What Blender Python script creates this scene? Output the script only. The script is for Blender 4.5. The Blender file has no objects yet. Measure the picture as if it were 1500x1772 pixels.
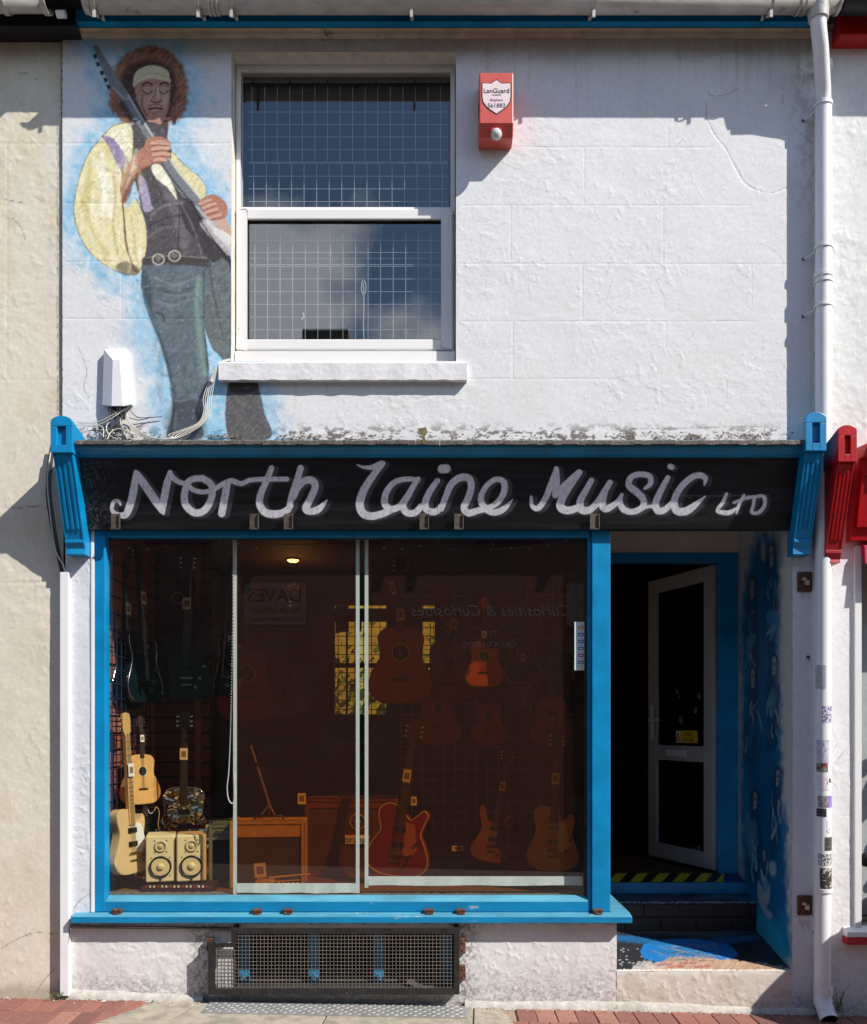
import bpy, math, random
import numpy as np
from mathutils import Vector, Matrix
random.seed(7); np.random.seed(7)
R = math.radians
scene = bpy.context.scene
C = scene.collection

# ------------------------------------------------------------------ camera, sky, sun, exposure
CY, EYE, DIST = 1260.0, 1.6, 5.0
CX = 755.0
cam_d = bpy.data.cameras.new('camera'); cam = bpy.data.objects.new('camera', cam_d); C.objects.link(cam)
cam.location = (0, -DIST, EYE); cam.rotation_euler = (R(90), 0, 0)
cam_d.sensor_fit = 'HORIZONTAL'; cam_d.sensor_width = 36; cam_d.lens = 36
cam_d.shift_x = (750 - CX) / 1500.0
cam_d.shift_y = (CY - 886) / 1500.0
cam_d.clip_start = 0.05; cam_d.clip_end = 2000
scene.camera = cam

ST, SV = 1.6, 1.75                       # sun: metres sideways / down per metre of protrusion
L = Vector((ST, -1, SV)).normalized()    # towards the sun
world = bpy.data.worlds.new('World'); scene.world = world; world.use_nodes = True
nt = world.node_tree; nt.nodes.clear()
n_out = nt.nodes.new('ShaderNodeOutputWorld'); n_bg = nt.nodes.new('ShaderNodeBackground')
sky = nt.nodes.new('ShaderNodeTexSky'); sky.sky_type = 'NISHITA'; sky.sun_disc = False
sky.sun_elevation = math.asin(L.z); sky.sun_rotation = math.atan2(L.x, L.y)
sky.air_density = 1.0; sky.dust_density = 0.3; sky.ozone_density = 2.5
tc = nt.nodes.new('ShaderNodeTexCoord')
mp = nt.nodes.new('ShaderNodeMapping'); mp.inputs['Scale'].default_value = (1.0, 1.0, 1.5); mp.inputs['Location'].default_value = (3.1, 0.4, 0.2)
cn = nt.nodes.new('ShaderNodeTexNoise'); cn.inputs['Scale'].default_value = 5.5; cn.inputs['Detail'].default_value = 9; cn.inputs['Roughness'].default_value = 0.58
nt.links.new(tc.outputs['Generated'], mp.inputs[0]); nt.links.new(mp.outputs[0], cn.inputs['Vector'])
def wmath(op, a, b=None):
    n = nt.nodes.new('ShaderNodeMath'); n.operation = op
    for i, q in enumerate((a, b)):
        if q is None: continue
        if isinstance(q, (int, float)): n.inputs[i].default_value = q
        else: nt.links.new(q, n.inputs[i])
    return n.outputs[0]
acc = cn.outputs['Fac']
for (cx_, cz_, r_, k_) in ((-.20, .50, .15, .34), (-.01, .445, .07, .30), (-.14, .41, .12, .22), (.35, .40, .30, .3), (-.75, .55, .35, .3), (.9, .3, .4, .25)):   # cumulus banks over the opposite roofs
    d_ = Vector((cx_, -1, cz_)).normalized(); dn = nt.nodes.new('ShaderNodeVectorMath'); dn.operation = 'DISTANCE'
    nt.links.new(tc.outputs['Generated'], dn.inputs[0]); dn.inputs[1].default_value = d_
    acc = wmath('ADD', acc, wmath('MULTIPLY', wmath('MAXIMUM', wmath('SUBTRACT', 1.0, wmath('DIVIDE', dn.outputs['Value'], r_)), 0.0), k_))
cr = nt.nodes.new('ShaderNodeValToRGB'); cr.color_ramp.elements[0].position = 0.60; cr.color_ramp.elements[1].position = 0.78
mx = nt.nodes.new('ShaderNodeMix'); mx.data_type = 'RGBA'
mx.inputs['B'].default_value = (8.6, 9.0, 9.8, 1)
nt.links.new(acc, cr.inputs[0]); nt.links.new(cr.outputs[0], mx.inputs['Factor'])
nt.links.new(sky.outputs[0], mx.inputs['A']); nt.links.new(mx.outputs['Result'], n_bg.inputs[0])
nt.links.new(n_bg.outputs[0], n_out.inputs[0])
n_bg.inputs[1].default_value = 0.125
sun_d = bpy.data.lights.new('sun', 'SUN'); sun = bpy.data.objects.new('sun', sun_d); C.objects.link(sun)
sun_d.energy = 5.0; sun_d.angle = R(0.5); sun_d.color = (1.0, 0.935, 0.85)
sun.rotation_euler = L.to_track_quat('Z', 'Y').to_euler()
scene.view_settings.view_transform = 'Standard'; scene.view_settings.look = 'None'
scene.view_settings.exposure = 0.42; scene.view_settings.gamma = 1
scene.view_settings.use_curve_mapping = False
try:
    scene.cycles.max_bounces = 10; scene.cycles.transparent_max_bounces = 24
    scene.cycles.caustics_reflective = False; scene.cycles.caustics_refractive = False
    scene.cycles.use_denoising = True
    scene.cycles.sample_clamp_indirect = 4
except Exception:
    pass

# ------------------------------------------------------------------ helpers
def P(px, py, y=0.0):
    s = 1500.0 / (DIST + y)
    return Vector(((px - CX) / s, y, EYE + (CY - py) / s))
def PX(px, y=0.0): return (px - CX) * (DIST + y) / 1500.0
def PZ(py, y=0.0): return EYE + (CY - py) * (DIST + y) / 1500.0
def srgb(r, g, b):
    f = lambda c: (c / 255 / 12.92) if c / 255 <= 0.04045 else ((c / 255 + 0.055) / 1.055) ** 2.4
    return (f(r), f(g), f(b))
def ground_z(x): return -0.0215 * x

def tag(o, label=None, cat=None, group=None, kind=None):
    if label: o['label'] = label
    if cat: o['category'] = cat
    if group: o['group'] = group
    if kind: o['kind'] = kind
    return o
def empty(name, loc=(0, 0, 0), parent=None):
    o = bpy.data.objects.new(name, None); C.objects.link(o); o.location = loc; o.empty_display_size = 0.1
    if parent: o.parent = parent
    return o
def wloc(o):
    v = Vector((0, 0, 0))
    while o: v = v + o.location; o = o.parent
    return v

class MB:
    def __init__(s): s.v = []; s.f = []; s.m = []; s.sm = []
    def add(s, vs, fs, mi=0, smooth=False):
        b = len(s.v); s.v += [tuple(v) for v in vs]
        for f in fs: s.f.append(tuple(i + b for i in f)); s.m.append(mi); s.sm.append(smooth)
        return s
    def box(s, x0, x1, y0, y1, z0, z1, mi=0):
        v = [(x, y, z) for x in (x0, x1) for y in (y0, y1) for z in (z0, z1)]
        return s.add(v, [(0, 1, 3, 2), (4, 6, 7, 5), (0, 4, 5, 1), (2, 3, 7, 6), (0, 2, 6, 4), (1, 5, 7, 3)], mi)
    def hexa(s, p8, mi=0):   # front 4 (ccw) + back 4
        return s.add(p8, [(0, 1, 2, 3), (7, 6, 5, 4), (0, 4, 5, 1), (1, 5, 6, 2), (2, 6, 7, 3), (3, 7, 4, 0)], mi)
    def prism(s, poly, y0, y1, mi=0, back=None, smooth=False):  # poly of (x,z)
        n = len(poly); bk = back or poly
        v = [(x, y0, z) for x, z in poly] + [(x, y1, z) for x, z in bk]
        s.add(v, [tuple(range(n)), tuple(range(2 * n - 1, n - 1, -1))], mi)
        return s.add(v, [(i, i + n, (i + 1) % n + n, (i + 1) % n) for i in range(n)], mi, smooth)
    def prismx(s, poly, x0, x1, mi=0, smooth=False):  # poly of (y,z)
        n = len(poly)
        v = [(x0, y, z) for y, z in poly] + [(x1, y, z) for y, z in poly]
        s.add(v, [tuple(range(n)), tuple(range(2 * n - 1, n - 1, -1))], mi)
        return s.add(v, [(i, i + n, (i + 1) % n + n, (i + 1) % n) for i in range(n)], mi, smooth)
    def tube(s, pts, r, seg=8, mi=0, cap=True):
        pts = [Vector(p) for p in pts]; n = len(pts)
        rr = r if isinstance(r, (list, tuple)) else [r] * n
        vs = []; up = None
        for i, p in enumerate(pts):
            d = (pts[min(i + 1, n - 1)] - pts[max(i - 1, 0)]).normalized()
            if up is None:
                up = Vector((0, 0, 1)) if abs(d.z) < .9 else Vector((0, 1, 0))
            a = d.cross(up)
            if a.length < 1e-5: up = Vector((1, 0, 0)); a = d.cross(up)
            a.normalize(); b = d.cross(a).normalized(); up = -b if up.dot(-b) > 0 else b
            a = d.cross(up).normalized(); b = up = a.cross(d).normalized()
            for k in range(seg):
                t = 2 * math.pi * k / seg
                vs.append(p + a * (math.cos(t) * rr[i]) + b * (math.sin(t) * rr[i]))
        fs = [(i * seg + k, i * seg + (k + 1) % seg, (i + 1) * seg + (k + 1) % seg, (i + 1) * seg + k) for i in range(n - 1) for k in range(seg)]
        s.add(vs, fs, mi, True)
        if cap: s.add(vs, [tuple(range(seg - 1, -1, -1)), tuple(range((n - 1) * seg, n * seg))], mi)
        return s
    def cyl(s, c, axis, r, h, seg=16, mi=0, r2=None):
        c = Vector(c); d = {'x': Vector((1, 0, 0)), 'y': Vector((0, 1, 0)), 'z': Vector((0, 0, 1))}[axis]
        return s.tube([c - d * h / 2, c + d * h / 2], [r, r if r2 is None else r2], seg, mi)
    def disc_y(s, x, y, z, r, seg=20, mi=0, rz=None):
        vs = [(x + r * math.cos(2 * math.pi * k / seg), y, z + (rz or r) * math.sin(2 * math.pi * k / seg)) for k in range(seg)]
        return s.add(vs, [tuple(range(seg))], mi)
    def ring_y(s, x, y0, y1, z, ro, ri, seg=24, mi=0):
        vs = []
        for (r, y) in ((ro, y1), (ro, y0), (ri, y0), (ri, y1)):
            vs += [(x + r * math.cos(2 * math.pi * k / seg), y, z + r * math.sin(2 * math.pi * k / seg)) for k in range(seg)]
        fs = [(j * seg + k, j * seg + (k + 1) % seg, (j + 1) * seg + (k + 1) % seg, (j + 1) * seg + k) for j in range(3) for k in range(seg)]
        return s.add(vs, fs, mi, True)
    def ball(s, c, rx, ry=None, rz=None, seg=10, rings=6, mi=0):
        ry = ry or rx; rz = rz or rx; vs = []
        for i in range(rings + 1):
            a = math.pi * i / rings
            for k in range(seg):
                t = 2 * math.pi * k / seg
                vs.append((c[0] + rx * math.sin(a) * math.cos(t), c[1] + ry * math.sin(a) * math.sin(t), c[2] + rz * math.cos(a)))
        fs = [(i * seg + k, (i + 1) * seg + k, (i + 1) * seg + (k + 1) % seg, i * seg + (k + 1) % seg) for i in range(rings) for k in range(seg)]
        return s.add(vs, fs, mi, True)
    def build(s, name, mats, parent=None, bevel=0, local=False):
        if not isinstance(mats, (list, tuple)): mats = [mats]
        off = wloc(parent) if (parent and not local) else Vector((0, 0, 0))
        me = bpy.data.meshes.new(name)
        me.from_pydata([(v[0] - off.x, v[1] - off.y, v[2] - off.z) for v in s.v], [], s.f)
        for m in mats: me.materials.append(m)
        me.polygons.foreach_set('material_index', s.m); me.polygons.foreach_set('use_smooth', s.sm)
        me.update()
        o = bpy.data.objects.new(name, me); C.objects.link(o)
        if parent: o.parent = parent
        if bevel:
            import bmesh
            bm = bmesh.new(); bm.from_mesh(me); bmesh.ops.remove_doubles(bm, verts=bm.verts, dist=1e-6)
            bmesh.ops.recalc_face_normals(bm, faces=bm.faces); bm.to_mesh(me); bm.free()
            b = o.modifiers.new('bevel', 'BEVEL'); b.width = bevel; b.segments = 2; b.limit_method = 'ANGLE'; b.angle_limit = R(40)
        return o

# ------------------------------------------------------------------ materials
MATS = {}
def mat(name, col, rough=0.6, metal=0.0, var=0.12, scale=8.0, bump=0.0, bscale=60.0, stain=None, stain_amt=0.0, stain_scale=5.0, coat=0.0, emit=None, estr=0.0, spec=0.5, streak=False):
    m = bpy.data.materials.new(name); m.use_nodes = True; MATS[name] = m
    t = m.node_tree; b = t.nodes['Principled BSDF']
    b.inputs['Roughness'].default_value = rough; b.inputs['Metallic'].default_value = metal
    b.inputs['Specular IOR Level'].default_value = spec; b.inputs['Coat Weight'].default_value = coat
    co = t.nodes.new('ShaderNodeTexCoord'); vec = co.outputs['Object']
    if streak:
        mpn = t.nodes.new('ShaderNodeMapping'); mpn.inputs['Scale'].default_value = streak
        t.links.new(vec, mpn.inputs[0]); vec = mpn.outputs[0]
    nz = t.nodes.new('ShaderNodeTexNoise'); nz.inputs['Scale'].default_value = scale; nz.inputs['Detail'].default_value = 6
    t.links.new(vec, nz.inputs['Vector'])
    mr = t.nodes.new('ShaderNodeMapRange'); mr.inputs['From Min'].default_value = .3; mr.inputs['From Max'].default_value = .7
    mr.inputs['To Min'].default_value = 1 - var; mr.inputs['To Max'].default_value = 1 + var
    t.links.new(nz.outputs['Fac'], mr.inputs['Value'])
    mul = t.nodes.new('ShaderNodeVectorMath'); mul.operation = 'SCALE'; mul.inputs[0].default_value = col[:3]
    t.links.new(mr.outputs[0], mul.inputs['Scale']); out = mul.outputs[0]
    if stain is not None:
        n2 = t.nodes.new('ShaderNodeTexNoise'); n2.inputs['Scale'].default_value = stain_scale; n2.inputs['Detail'].default_value = 9; n2.inputs['Roughness'].default_value = .7
        t.links.new(vec, n2.inputs['Vector'])
        rp = t.nodes.new('ShaderNodeMapRange'); rp.inputs['From Min'].default_value = .62 - stain_amt * .25; rp.inputs['From Max'].default_value = .68 - stain_amt * .2
        t.links.new(n2.outputs['Fac'], rp.inputs['Value'])
        mi = t.nodes.new('ShaderNodeMix'); mi.data_type = 'RGBA'; mi.inputs['B'].default_value = (*stain[:3], 1)
        t.links.new(rp.outputs[0], mi.inputs['Factor']); t.links.new(out, mi.inputs['A']); out = mi.outputs['Result']
    t.links.new(out, b.inputs['Base Color'])
    if bump:
        nb = t.nodes.new('ShaderNodeTexNoise'); nb.inputs['Scale'].default_value = bscale; nb.inputs['Detail'].default_value = 5
        t.links.new(vec, nb.inputs['Vector'])
        bp = t.nodes.new('ShaderNodeBump'); bp.inputs['Strength'].default_value = bump; bp.inputs['Distance'].default_value = 0.004
        t.links.new(nb.outputs['Fac'], bp.inputs['Height']); t.links.new(bp.outputs[0], b.inputs['Normal'])
    if emit: b.inputs['Emission Color'].default_value = (*emit, 1); b.inputs['Emission Strength'].default_value = estr
    return m
def mat_attr(name, rough=0.75, bump=0.35, bscale=110.0, spec=0.3):
    m = bpy.data.materials.new(name); m.use_nodes = True; t = m.node_tree; b = t.nodes['Principled BSDF']
    a = t.nodes.new('ShaderNodeAttribute'); a.attribute_name = 'paint'
    nz = t.nodes.new('ShaderNodeTexNoise'); nz.inputs['Scale'].default_value = 45; nz.inputs['Detail'].default_value = 8
    co = t.nodes.new('ShaderNodeTexCoord'); t.links.new(co.outputs['Object'], nz.inputs['Vector'])
    mr = t.nodes.new('ShaderNodeMapRange'); mr.inputs['From Min'].default_value = .3; mr.inputs['From Max'].default_value = .7; mr.inputs['To Min'].default_value = .93; mr.inputs['To Max'].default_value = 1.05
    t.links.new(nz.outputs['Fac'], mr.inputs['Value'])
    mul = t.nodes.new('ShaderNodeVectorMath'); mul.operation = 'SCALE'
    t.links.new(a.outputs['Color'], mul.inputs[0]); t.links.new(mr.outputs[0], mul.inputs['Scale']); t.links.new(mul.outputs[0], b.inputs['Base Color'])
    nb = t.nodes.new('ShaderNodeTexNoise'); nb.inputs['Scale'].default_value = bscale; nb.inputs['Detail'].default_value = 6; nb.inputs['Roughness'].default_value = .6
    t.links.new(co.outputs['Object'], nb.inputs['Vector'])
    bp = t.nodes.new('ShaderNodeBump'); bp.inputs['Strength'].default_value = bump; bp.inputs['Distance'].default_value = 0.003
    t.links.new(nb.outputs['Fac'], bp.inputs['Height']); t.links.new(bp.outputs[0], b.inputs['Normal'])
    b.inputs['Roughness'].default_value = rough; b.inputs['Specular IOR Level'].default_value = spec
    return m
def mat_glass(name, f0=.05, tint=(.93, .95, .94), rough=0.0):
    """thin sheet: Schlick reflection that is the same from both sides, the rest goes straight through"""
    m = bpy.data.materials.new(name); m.use_nodes = True; t = m.node_tree; t.nodes.clear()
    o = t.nodes.new('ShaderNodeOutputMaterial'); mixs = t.nodes.new('ShaderNodeMixShader')
    tr = t.nodes.new('ShaderNodeBsdfTransparent'); tr.inputs[0].default_value = (*tint, 1)
    gl = t.nodes.new('ShaderNodeBsdfGlossy'); gl.inputs['Roughness'].default_value = rough
    ge = t.nodes.new('ShaderNodeNewGeometry'); dp_ = t.nodes.new('ShaderNodeVectorMath'); dp_.operation = 'DOT_PRODUCT'
    t.links.new(ge.outputs['Normal'], dp_.inputs[0]); t.links.new(ge.outputs['Incoming'], dp_.inputs[1])
    def mth(op, a, b=None):
        n = t.nodes.new('ShaderNodeMath'); n.operation = op
        for i, q in enumerate((a, b)):
            if q is None: continue
            if isinstance(q, (int, float)): n.inputs[i].default_value = q
            else: t.links.new(q, n.inputs[i])
        return n.outputs[0]
    c = mth('SUBTRACT', 1.0, mth('ABSOLUTE', dp_.outputs['Value']))
    f = mth('ADD', mth('MULTIPLY', mth('POWER', c, 5.0), 1 - f0), f0)
    t.links.new(f, mixs.inputs[0]); t.links.new(tr.outputs[0], mixs.inputs[1]); t.links.new(gl.outputs[0], mixs.inputs[2]); t.links.new(mixs.outputs[0], o.inputs[0])
    return m
def mat_film(name, col, scatter=0.06, scol=(.3, .12, .06)):
    m = bpy.data.materials.new(name); m.use_nodes = True; t = m.node_tree; t.nodes.clear()
    o = t.nodes.new('ShaderNodeOutputMaterial'); mixs = t.nodes.new('ShaderNodeMixShader'); mixs.inputs[0].default_value = scatter
    tr = t.nodes.new('ShaderNodeBsdfTransparent'); tr.inputs[0].default_value = (*col, 1)
    df = t.nodes.new('ShaderNodeBsdfDiffuse'); df.inputs[0].default_value = (*scol, 1)
    t.links.new(tr.outputs[0], mixs.inputs[1]); t.links.new(df.outputs[0], mixs.inputs[2]); t.links.new(mixs.outputs[0], o.inputs[0])
    return m

BLUE = srgb(0, 128, 182)
M_blue = mat('blue_gloss_paint', BLUE, .36, var=.17, scale=7, bump=.3, bscale=26, stain=srgb(150, 190, 205), stain_amt=-.30, stain_scale=16)
M_blue_worn = mat('worn_blue_paint', srgb(0, 122, 172), .45, var=.16, scale=7, bump=.3, bscale=40, stain=srgb(160, 178, 178), stain_amt=-.02, stain_scale=14, streak=(.5, 1, 1.6))
M_blue_top = mat('pale_top_blue', srgb(74, 142, 166), .6, var=.2, scale=14, bump=.3, bscale=40, stain=srgb(176, 180, 168), stain_amt=.0, stain_scale=18, streak=(.35, 1, 1))  # paler greyish blue for the upward faces of rail and sill
M_red = mat('red_gloss_paint', srgb(172, 14, 24), .33, var=.1, bump=.1, bscale=30)
M_black = mat('black_paint', srgb(22, 23, 27), .45, var=.2, bump=.2)
M_upvc = mat('white_upvc', srgb(226, 226, 226), .38, var=.03, scale=3, stain=srgb(160, 155, 145), stain_amt=-.25, stain_scale=9)
M_pipe = mat('white_plastic', srgb(226, 227, 230), .35, var=.04, scale=4, stain=srgb(120, 112, 100), stain_amt=-.3, stain_scale=12)
M_gutter = mat('dirty_white_plastic', srgb(178, 176, 172), .5, var=.18, scale=14, bump=.2, stain=srgb(110, 106, 98), stain_amt=.05, stain_scale=12, streak=(.6, 1, 3))
M_plast = mat('white_rough_render', srgb(222, 222, 228), .8, var=.05, scale=10, bump=.6, bscale=45)
M_lead = mat('weathered_lead', srgb(92, 88, 84), .7, var=.5, scale=40, bump=.8, bscale=90, stain=srgb(175, 172, 165), stain_amt=.1, stain_scale=50)
M_rust = mat('rusty_iron', srgb(96, 62, 46), .75, metal=.2, var=.5, scale=60, bump=.5, bscale=120, stain=srgb(150, 140, 130), stain_amt=.1, stain_scale=60)
M_steel = mat('bright_steel', srgb(200, 200, 200), .3, metal=1, var=.1)
M_iron = mat('dark_grey_iron', srgb(62, 58, 54), .55, metal=.5, var=.35, scale=30, bump=.4, stain=srgb(120, 80, 55), stain_amt=-.1, stain_scale=30)
M_wire = mat('grey_steel_wire', srgb(122, 114, 106), .5, metal=.3, var=.2)
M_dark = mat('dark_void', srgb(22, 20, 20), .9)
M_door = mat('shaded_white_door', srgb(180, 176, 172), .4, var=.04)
M_glass = mat_glass('shop_glass', .06)
M_glass2 = mat_glass('double_glazing', .115, (.88, .90, .90))
M_film = mat_film('amber_blind_film', (.77, .45, .155), .07, (.38, .14, .09))
M_white_fab = mat('white_blind_fabric', srgb(226, 228, 222), .8, var=.06, scale=30, bump=.3)
M_slat = mat('brown_slatboard', srgb(104, 52, 32), .5, var=.2, scale=6)
M_wood_dk = mat('dark_interior_wood', srgb(72, 46, 34), .6, var=.3)
M_cream_tape = mat('tape_yellow', srgb(215, 205, 40), .6)

# ------------------------------------------------------------------ numpy noise and painting
def _h(ix, iz, seed):
    n = (ix.astype(np.int64) * 374761393 + iz.astype(np.int64) * 668265263 + seed * 982451653) & 0xffffffff
    n = ((n ^ (n >> 13)) * 1274126177) & 0xffffffff
    return ((n ^ (n >> 16)) & 0xffff) / 65535.0
def vn(x, z, seed=0):
    ix = np.floor(x); iz = np.floor(z); fx = x - ix; fz = z - iz
    ux = fx * fx * fx * (fx * (fx * 6 - 15) + 10); uz = fz * fz * fz * (fz * (fz * 6 - 15) + 10)
    a = _h(ix, iz, seed); b = _h(ix + 1, iz, seed); c = _h(ix, iz + 1, seed); d = _h(ix + 1, iz + 1, seed)
    return (a * (1 - ux) + b * ux) * (1 - uz) + (c * (1 - ux) + d * ux) * uz
def fbm(x, z, seed=0, octv=4, gain=.5):
    s = 0; a = 1; t = 0
    for i in range(octv):
        s = s + a * vn(x * 2 ** i + i * 17.3, z * 2 ** i + i * 9.1, seed + i); t += a; a *= gain
    return s / t
def sstep(a, b, x):
    t = np.clip((x - a) / (b - a), 0, 1); return t * t * (3 - 2 * t)
def relief(x, z, seed, amp=1.0):
    """Old lime render: broad waves, trowel ridges and the raised edges of paint layers."""
    wx = fbm(x * 3, z * 3, seed + 11, 3) - .5; wz = fbm(x * 3, z * 3, seed + 23, 3) - .5
    h = .004 * (fbm(x * 2.2, z * 2.2, seed, 3) - .5)
    p = fbm(x * 4 + wx * 3, z * 3 + wz * 3, seed + 31, 5, .55)
    m2 = sstep(.42, .62, fbm(x * 1.7, z * 1.7, seed + 81, 3))
    h = h + (.0009 * sstep(.55, .56, p) + .0007 * sstep(.43, .438, p)) * m2
    r = 1 - np.abs(2 * fbm(x * 11 + wx * 7, z * 8 + wz * 7, seed + 41, 4, .6) - 1)
    msk = sstep(.52, .66, fbm(x * 3.1, z * 3.1, seed + 51, 3))
    h = h + .0005 * msk * sstep(.95, .995, r)
    h = h + .0030 * (fbm(x * 16, z * 19, seed + 61, 5, .62) - .5)
    d = fbm(x * 30 + z * 14, z * 21 - x * 9, seed + 71, 3); h = h + .0016 * sstep(.64, .74, d) * sstep(.42, .62, fbm(x * 4, z * 4, seed + 75, 3))
    d = fbm(x * 15 - z * 12, z * 24 + x * 8, seed + 91, 4); h = h + .0012 * sstep(.60, .64, d) * m2
    return h * amp
def crom(pts, n=8, closed=False):
    p = [np.array(q, float) for q in pts]; out = []
    m = len(p)
    rng = range(m if closed else m - 1)
    for i in rng:
        g = lambda k: p[k % m] if closed else p[max(0, min(m - 1, k))]
        a, b, c, d = g(i - 1), g(i), g(i + 1), g(i + 2)
        for j in range(n):
            t = j / n
            out.append(.5 * ((2 * b) + (-a + c) * t + (2 * a - 5 * b + 4 * c - d) * t * t + (-a + 3 * b - 3 * c + d) * t ** 3))
    if not closed: out.append(p[-1])
    return np.array(out)
def poly_sd(X, Z, pts):
    """signed distance, negative inside"""
    d = np.full(X.shape, 1e18); ins = np.zeros(X.shape, bool); n = len(pts)
    for i in range(n):
        ax, az = pts[i]; bx, bz = pts[(i + 1) % n]
        ex, ez = bx - ax, bz - az; l2 = ex * ex + ez * ez + 1e-12
        t = np.clip(((X - ax) * ex + (Z - az) * ez) / l2, 0, 1)
        dd = (X - ax - t * ex) ** 2 + (Z - az - t * ez) ** 2
        d = np.minimum(d, dd)
        c = ((az > Z) != (bz > Z)) & (X < (bx - ax) * (Z - az) / ((bz - az) if abs(bz - az) > 1e-12 else 1e-12) + ax)
        ins ^= c
    d = np.sqrt(d); return np.where(ins, -d, d)
class Painter:
    def __init__(s, X, Z, col): s.X, s.Z, s.Y, s.c = X, Z, Z, col; s.fig = np.zeros(X.shape)
    def _bb(s, pts, pad):
        p = np.asarray(pts)[:, :2]; a = p.min(0) - pad; b = p.max(0) + pad
        return (s.X > a[0]) & (s.X < b[0]) & (s.Z > a[1]) & (s.Z < b[1])
    def _put(s, m, al, col):
        al = al[:, None]; s.c[m] = s.c[m] * (1 - al) + np.asarray(col) * al
        s.fig[m] = np.maximum(s.fig[m], al[:, 0])
    def poly(s, pts, col, f=1.0, a=1.0, rough=0.0, smooth=True, brush=0.0, seed=3):
        if smooth: pts = crom(pts, 5, True)
        m = s._bb(pts, f + 3)
        if not m.any(): return
        x, z = s.X[m], s.Z[m]; sd = poly_sd(x, z, pts)
        if rough: sd = sd + rough * (fbm(x / 5, z / 5, seed, 3) - .5) * 2
        al = a * (1 - sstep(-f, f, sd)); col = np.asarray(srgb(*col))
        cc = np.repeat(col[None, :], len(x), 0)
        if brush: cc = cc * (1 + brush * (fbm((x + z) / 4, (x - z) / 14, seed + 7, 4) - .5)[:, None] * 2)
        s._put(m, al, cc)
    def stroke(s, pts, w, col, f=.7, a=1.0, n=8, rough=0.0, seed=5, off=(0, 0)):
        ww = w if isinstance(w, (list, tuple)) else [w] * len(pts)
        q = crom([(p[0] + off[0], p[1] + off[1], k) for p, k in zip(pts, ww)], n)
        m = s._bb(q, max(ww) + f + 2)
        if not m.any(): return
        x, z = s.X[m], s.Z[m]; d = np.full(x.shape, 1e9)
        for i in range(len(q) - 1):
            ax, az, r0 = q[i]; bx, bz, r1 = q[i + 1]
            ex, ez = bx - ax, bz - az; l2 = ex * ex + ez * ez + 1e-12
            t = np.clip(((x - ax) * ex + (z - az) * ez) / l2, 0, 1)
            d = np.minimum(d, np.hypot(x - ax - t * ex, z - az - t * ez) - (r0 + (r1 - r0) * t) / 2)
        if rough: d = d + rough * (fbm(x / 3, z / 3, seed, 3) - .5) * 2
        s._put(m, a * (1 - sstep(-f, f, d)), np.asarray(srgb(*col)))
def axis_vals(a, b, step, extra=()):
    n = max(1, int(round((b - a) / step))); v = list(np.linspace(a, b, n + 1))
    for e in extra:
        if a < e < b:
            v = [q for q in v if abs(q - e) > step * .3 or q in (a, b)] + [e]
    return np.array(sorted(set(v)))
def grid_obj(name, XX, YY, ZZ, col, keep, m, parent):
    """XX,YY,ZZ (nz,nx) vertices; keep (nz-1,nx-1) faces"""
    nz, nx = XX.shape; off = wloc(parent) if parent else Vector((0, 0, 0))
    jj, ii = np.nonzero(keep)
    a = jj * nx + ii; quads = np.stack([a, a + 1, a + nx + 1, a + nx], 1)
    used, inv = np.unique(quads, return_inverse=True); quads = inv.reshape(-1, 4)
    co = np.stack([XX.ravel()[used] - off.x, YY.ravel()[used] - off.y, ZZ.ravel()[used] - off.z], 1)
    me = bpy.data.meshes.new(name); me.vertices.add(len(co)); me.vertices.foreach_set('co', co.astype(np.float32).ravel())
    nf = len(quads); me.loops.add(nf * 4); me.loops.foreach_set('vertex_index', quads.astype(np.int32).ravel())
    me.polygons.add(nf); me.polygons.foreach_set('loop_start', np.arange(0, nf * 4, 4, dtype=np.int32))
    try: me.polygons.foreach_set('loop_total', np.full(nf, 4, dtype=np.int32))
    except Exception: pass
    me.polygons.foreach_set('use_smooth', np.ones(nf, bool))
    me.update(calc_edges=True)
    at = me.color_attributes.new('paint', 'FLOAT_COLOR', 'POINT')
    cc = np.ones((len(co), 4), np.float32); cc[:, :3] = col.reshape(-1, 3)[used]; at.data.foreach_set('color', cc.ravel())
    me.materials.append(m); me.validate()
    o = bpy.data.objects.new(name, me); C.objects.link(o)
    if parent: o.parent = parent
    return o
M_render = mat_attr('painted_lime_render')
M_sign = mat_attr('painted_sign_board', rough=.42, bump=.12, bscale=60, spec=.5)
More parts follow.
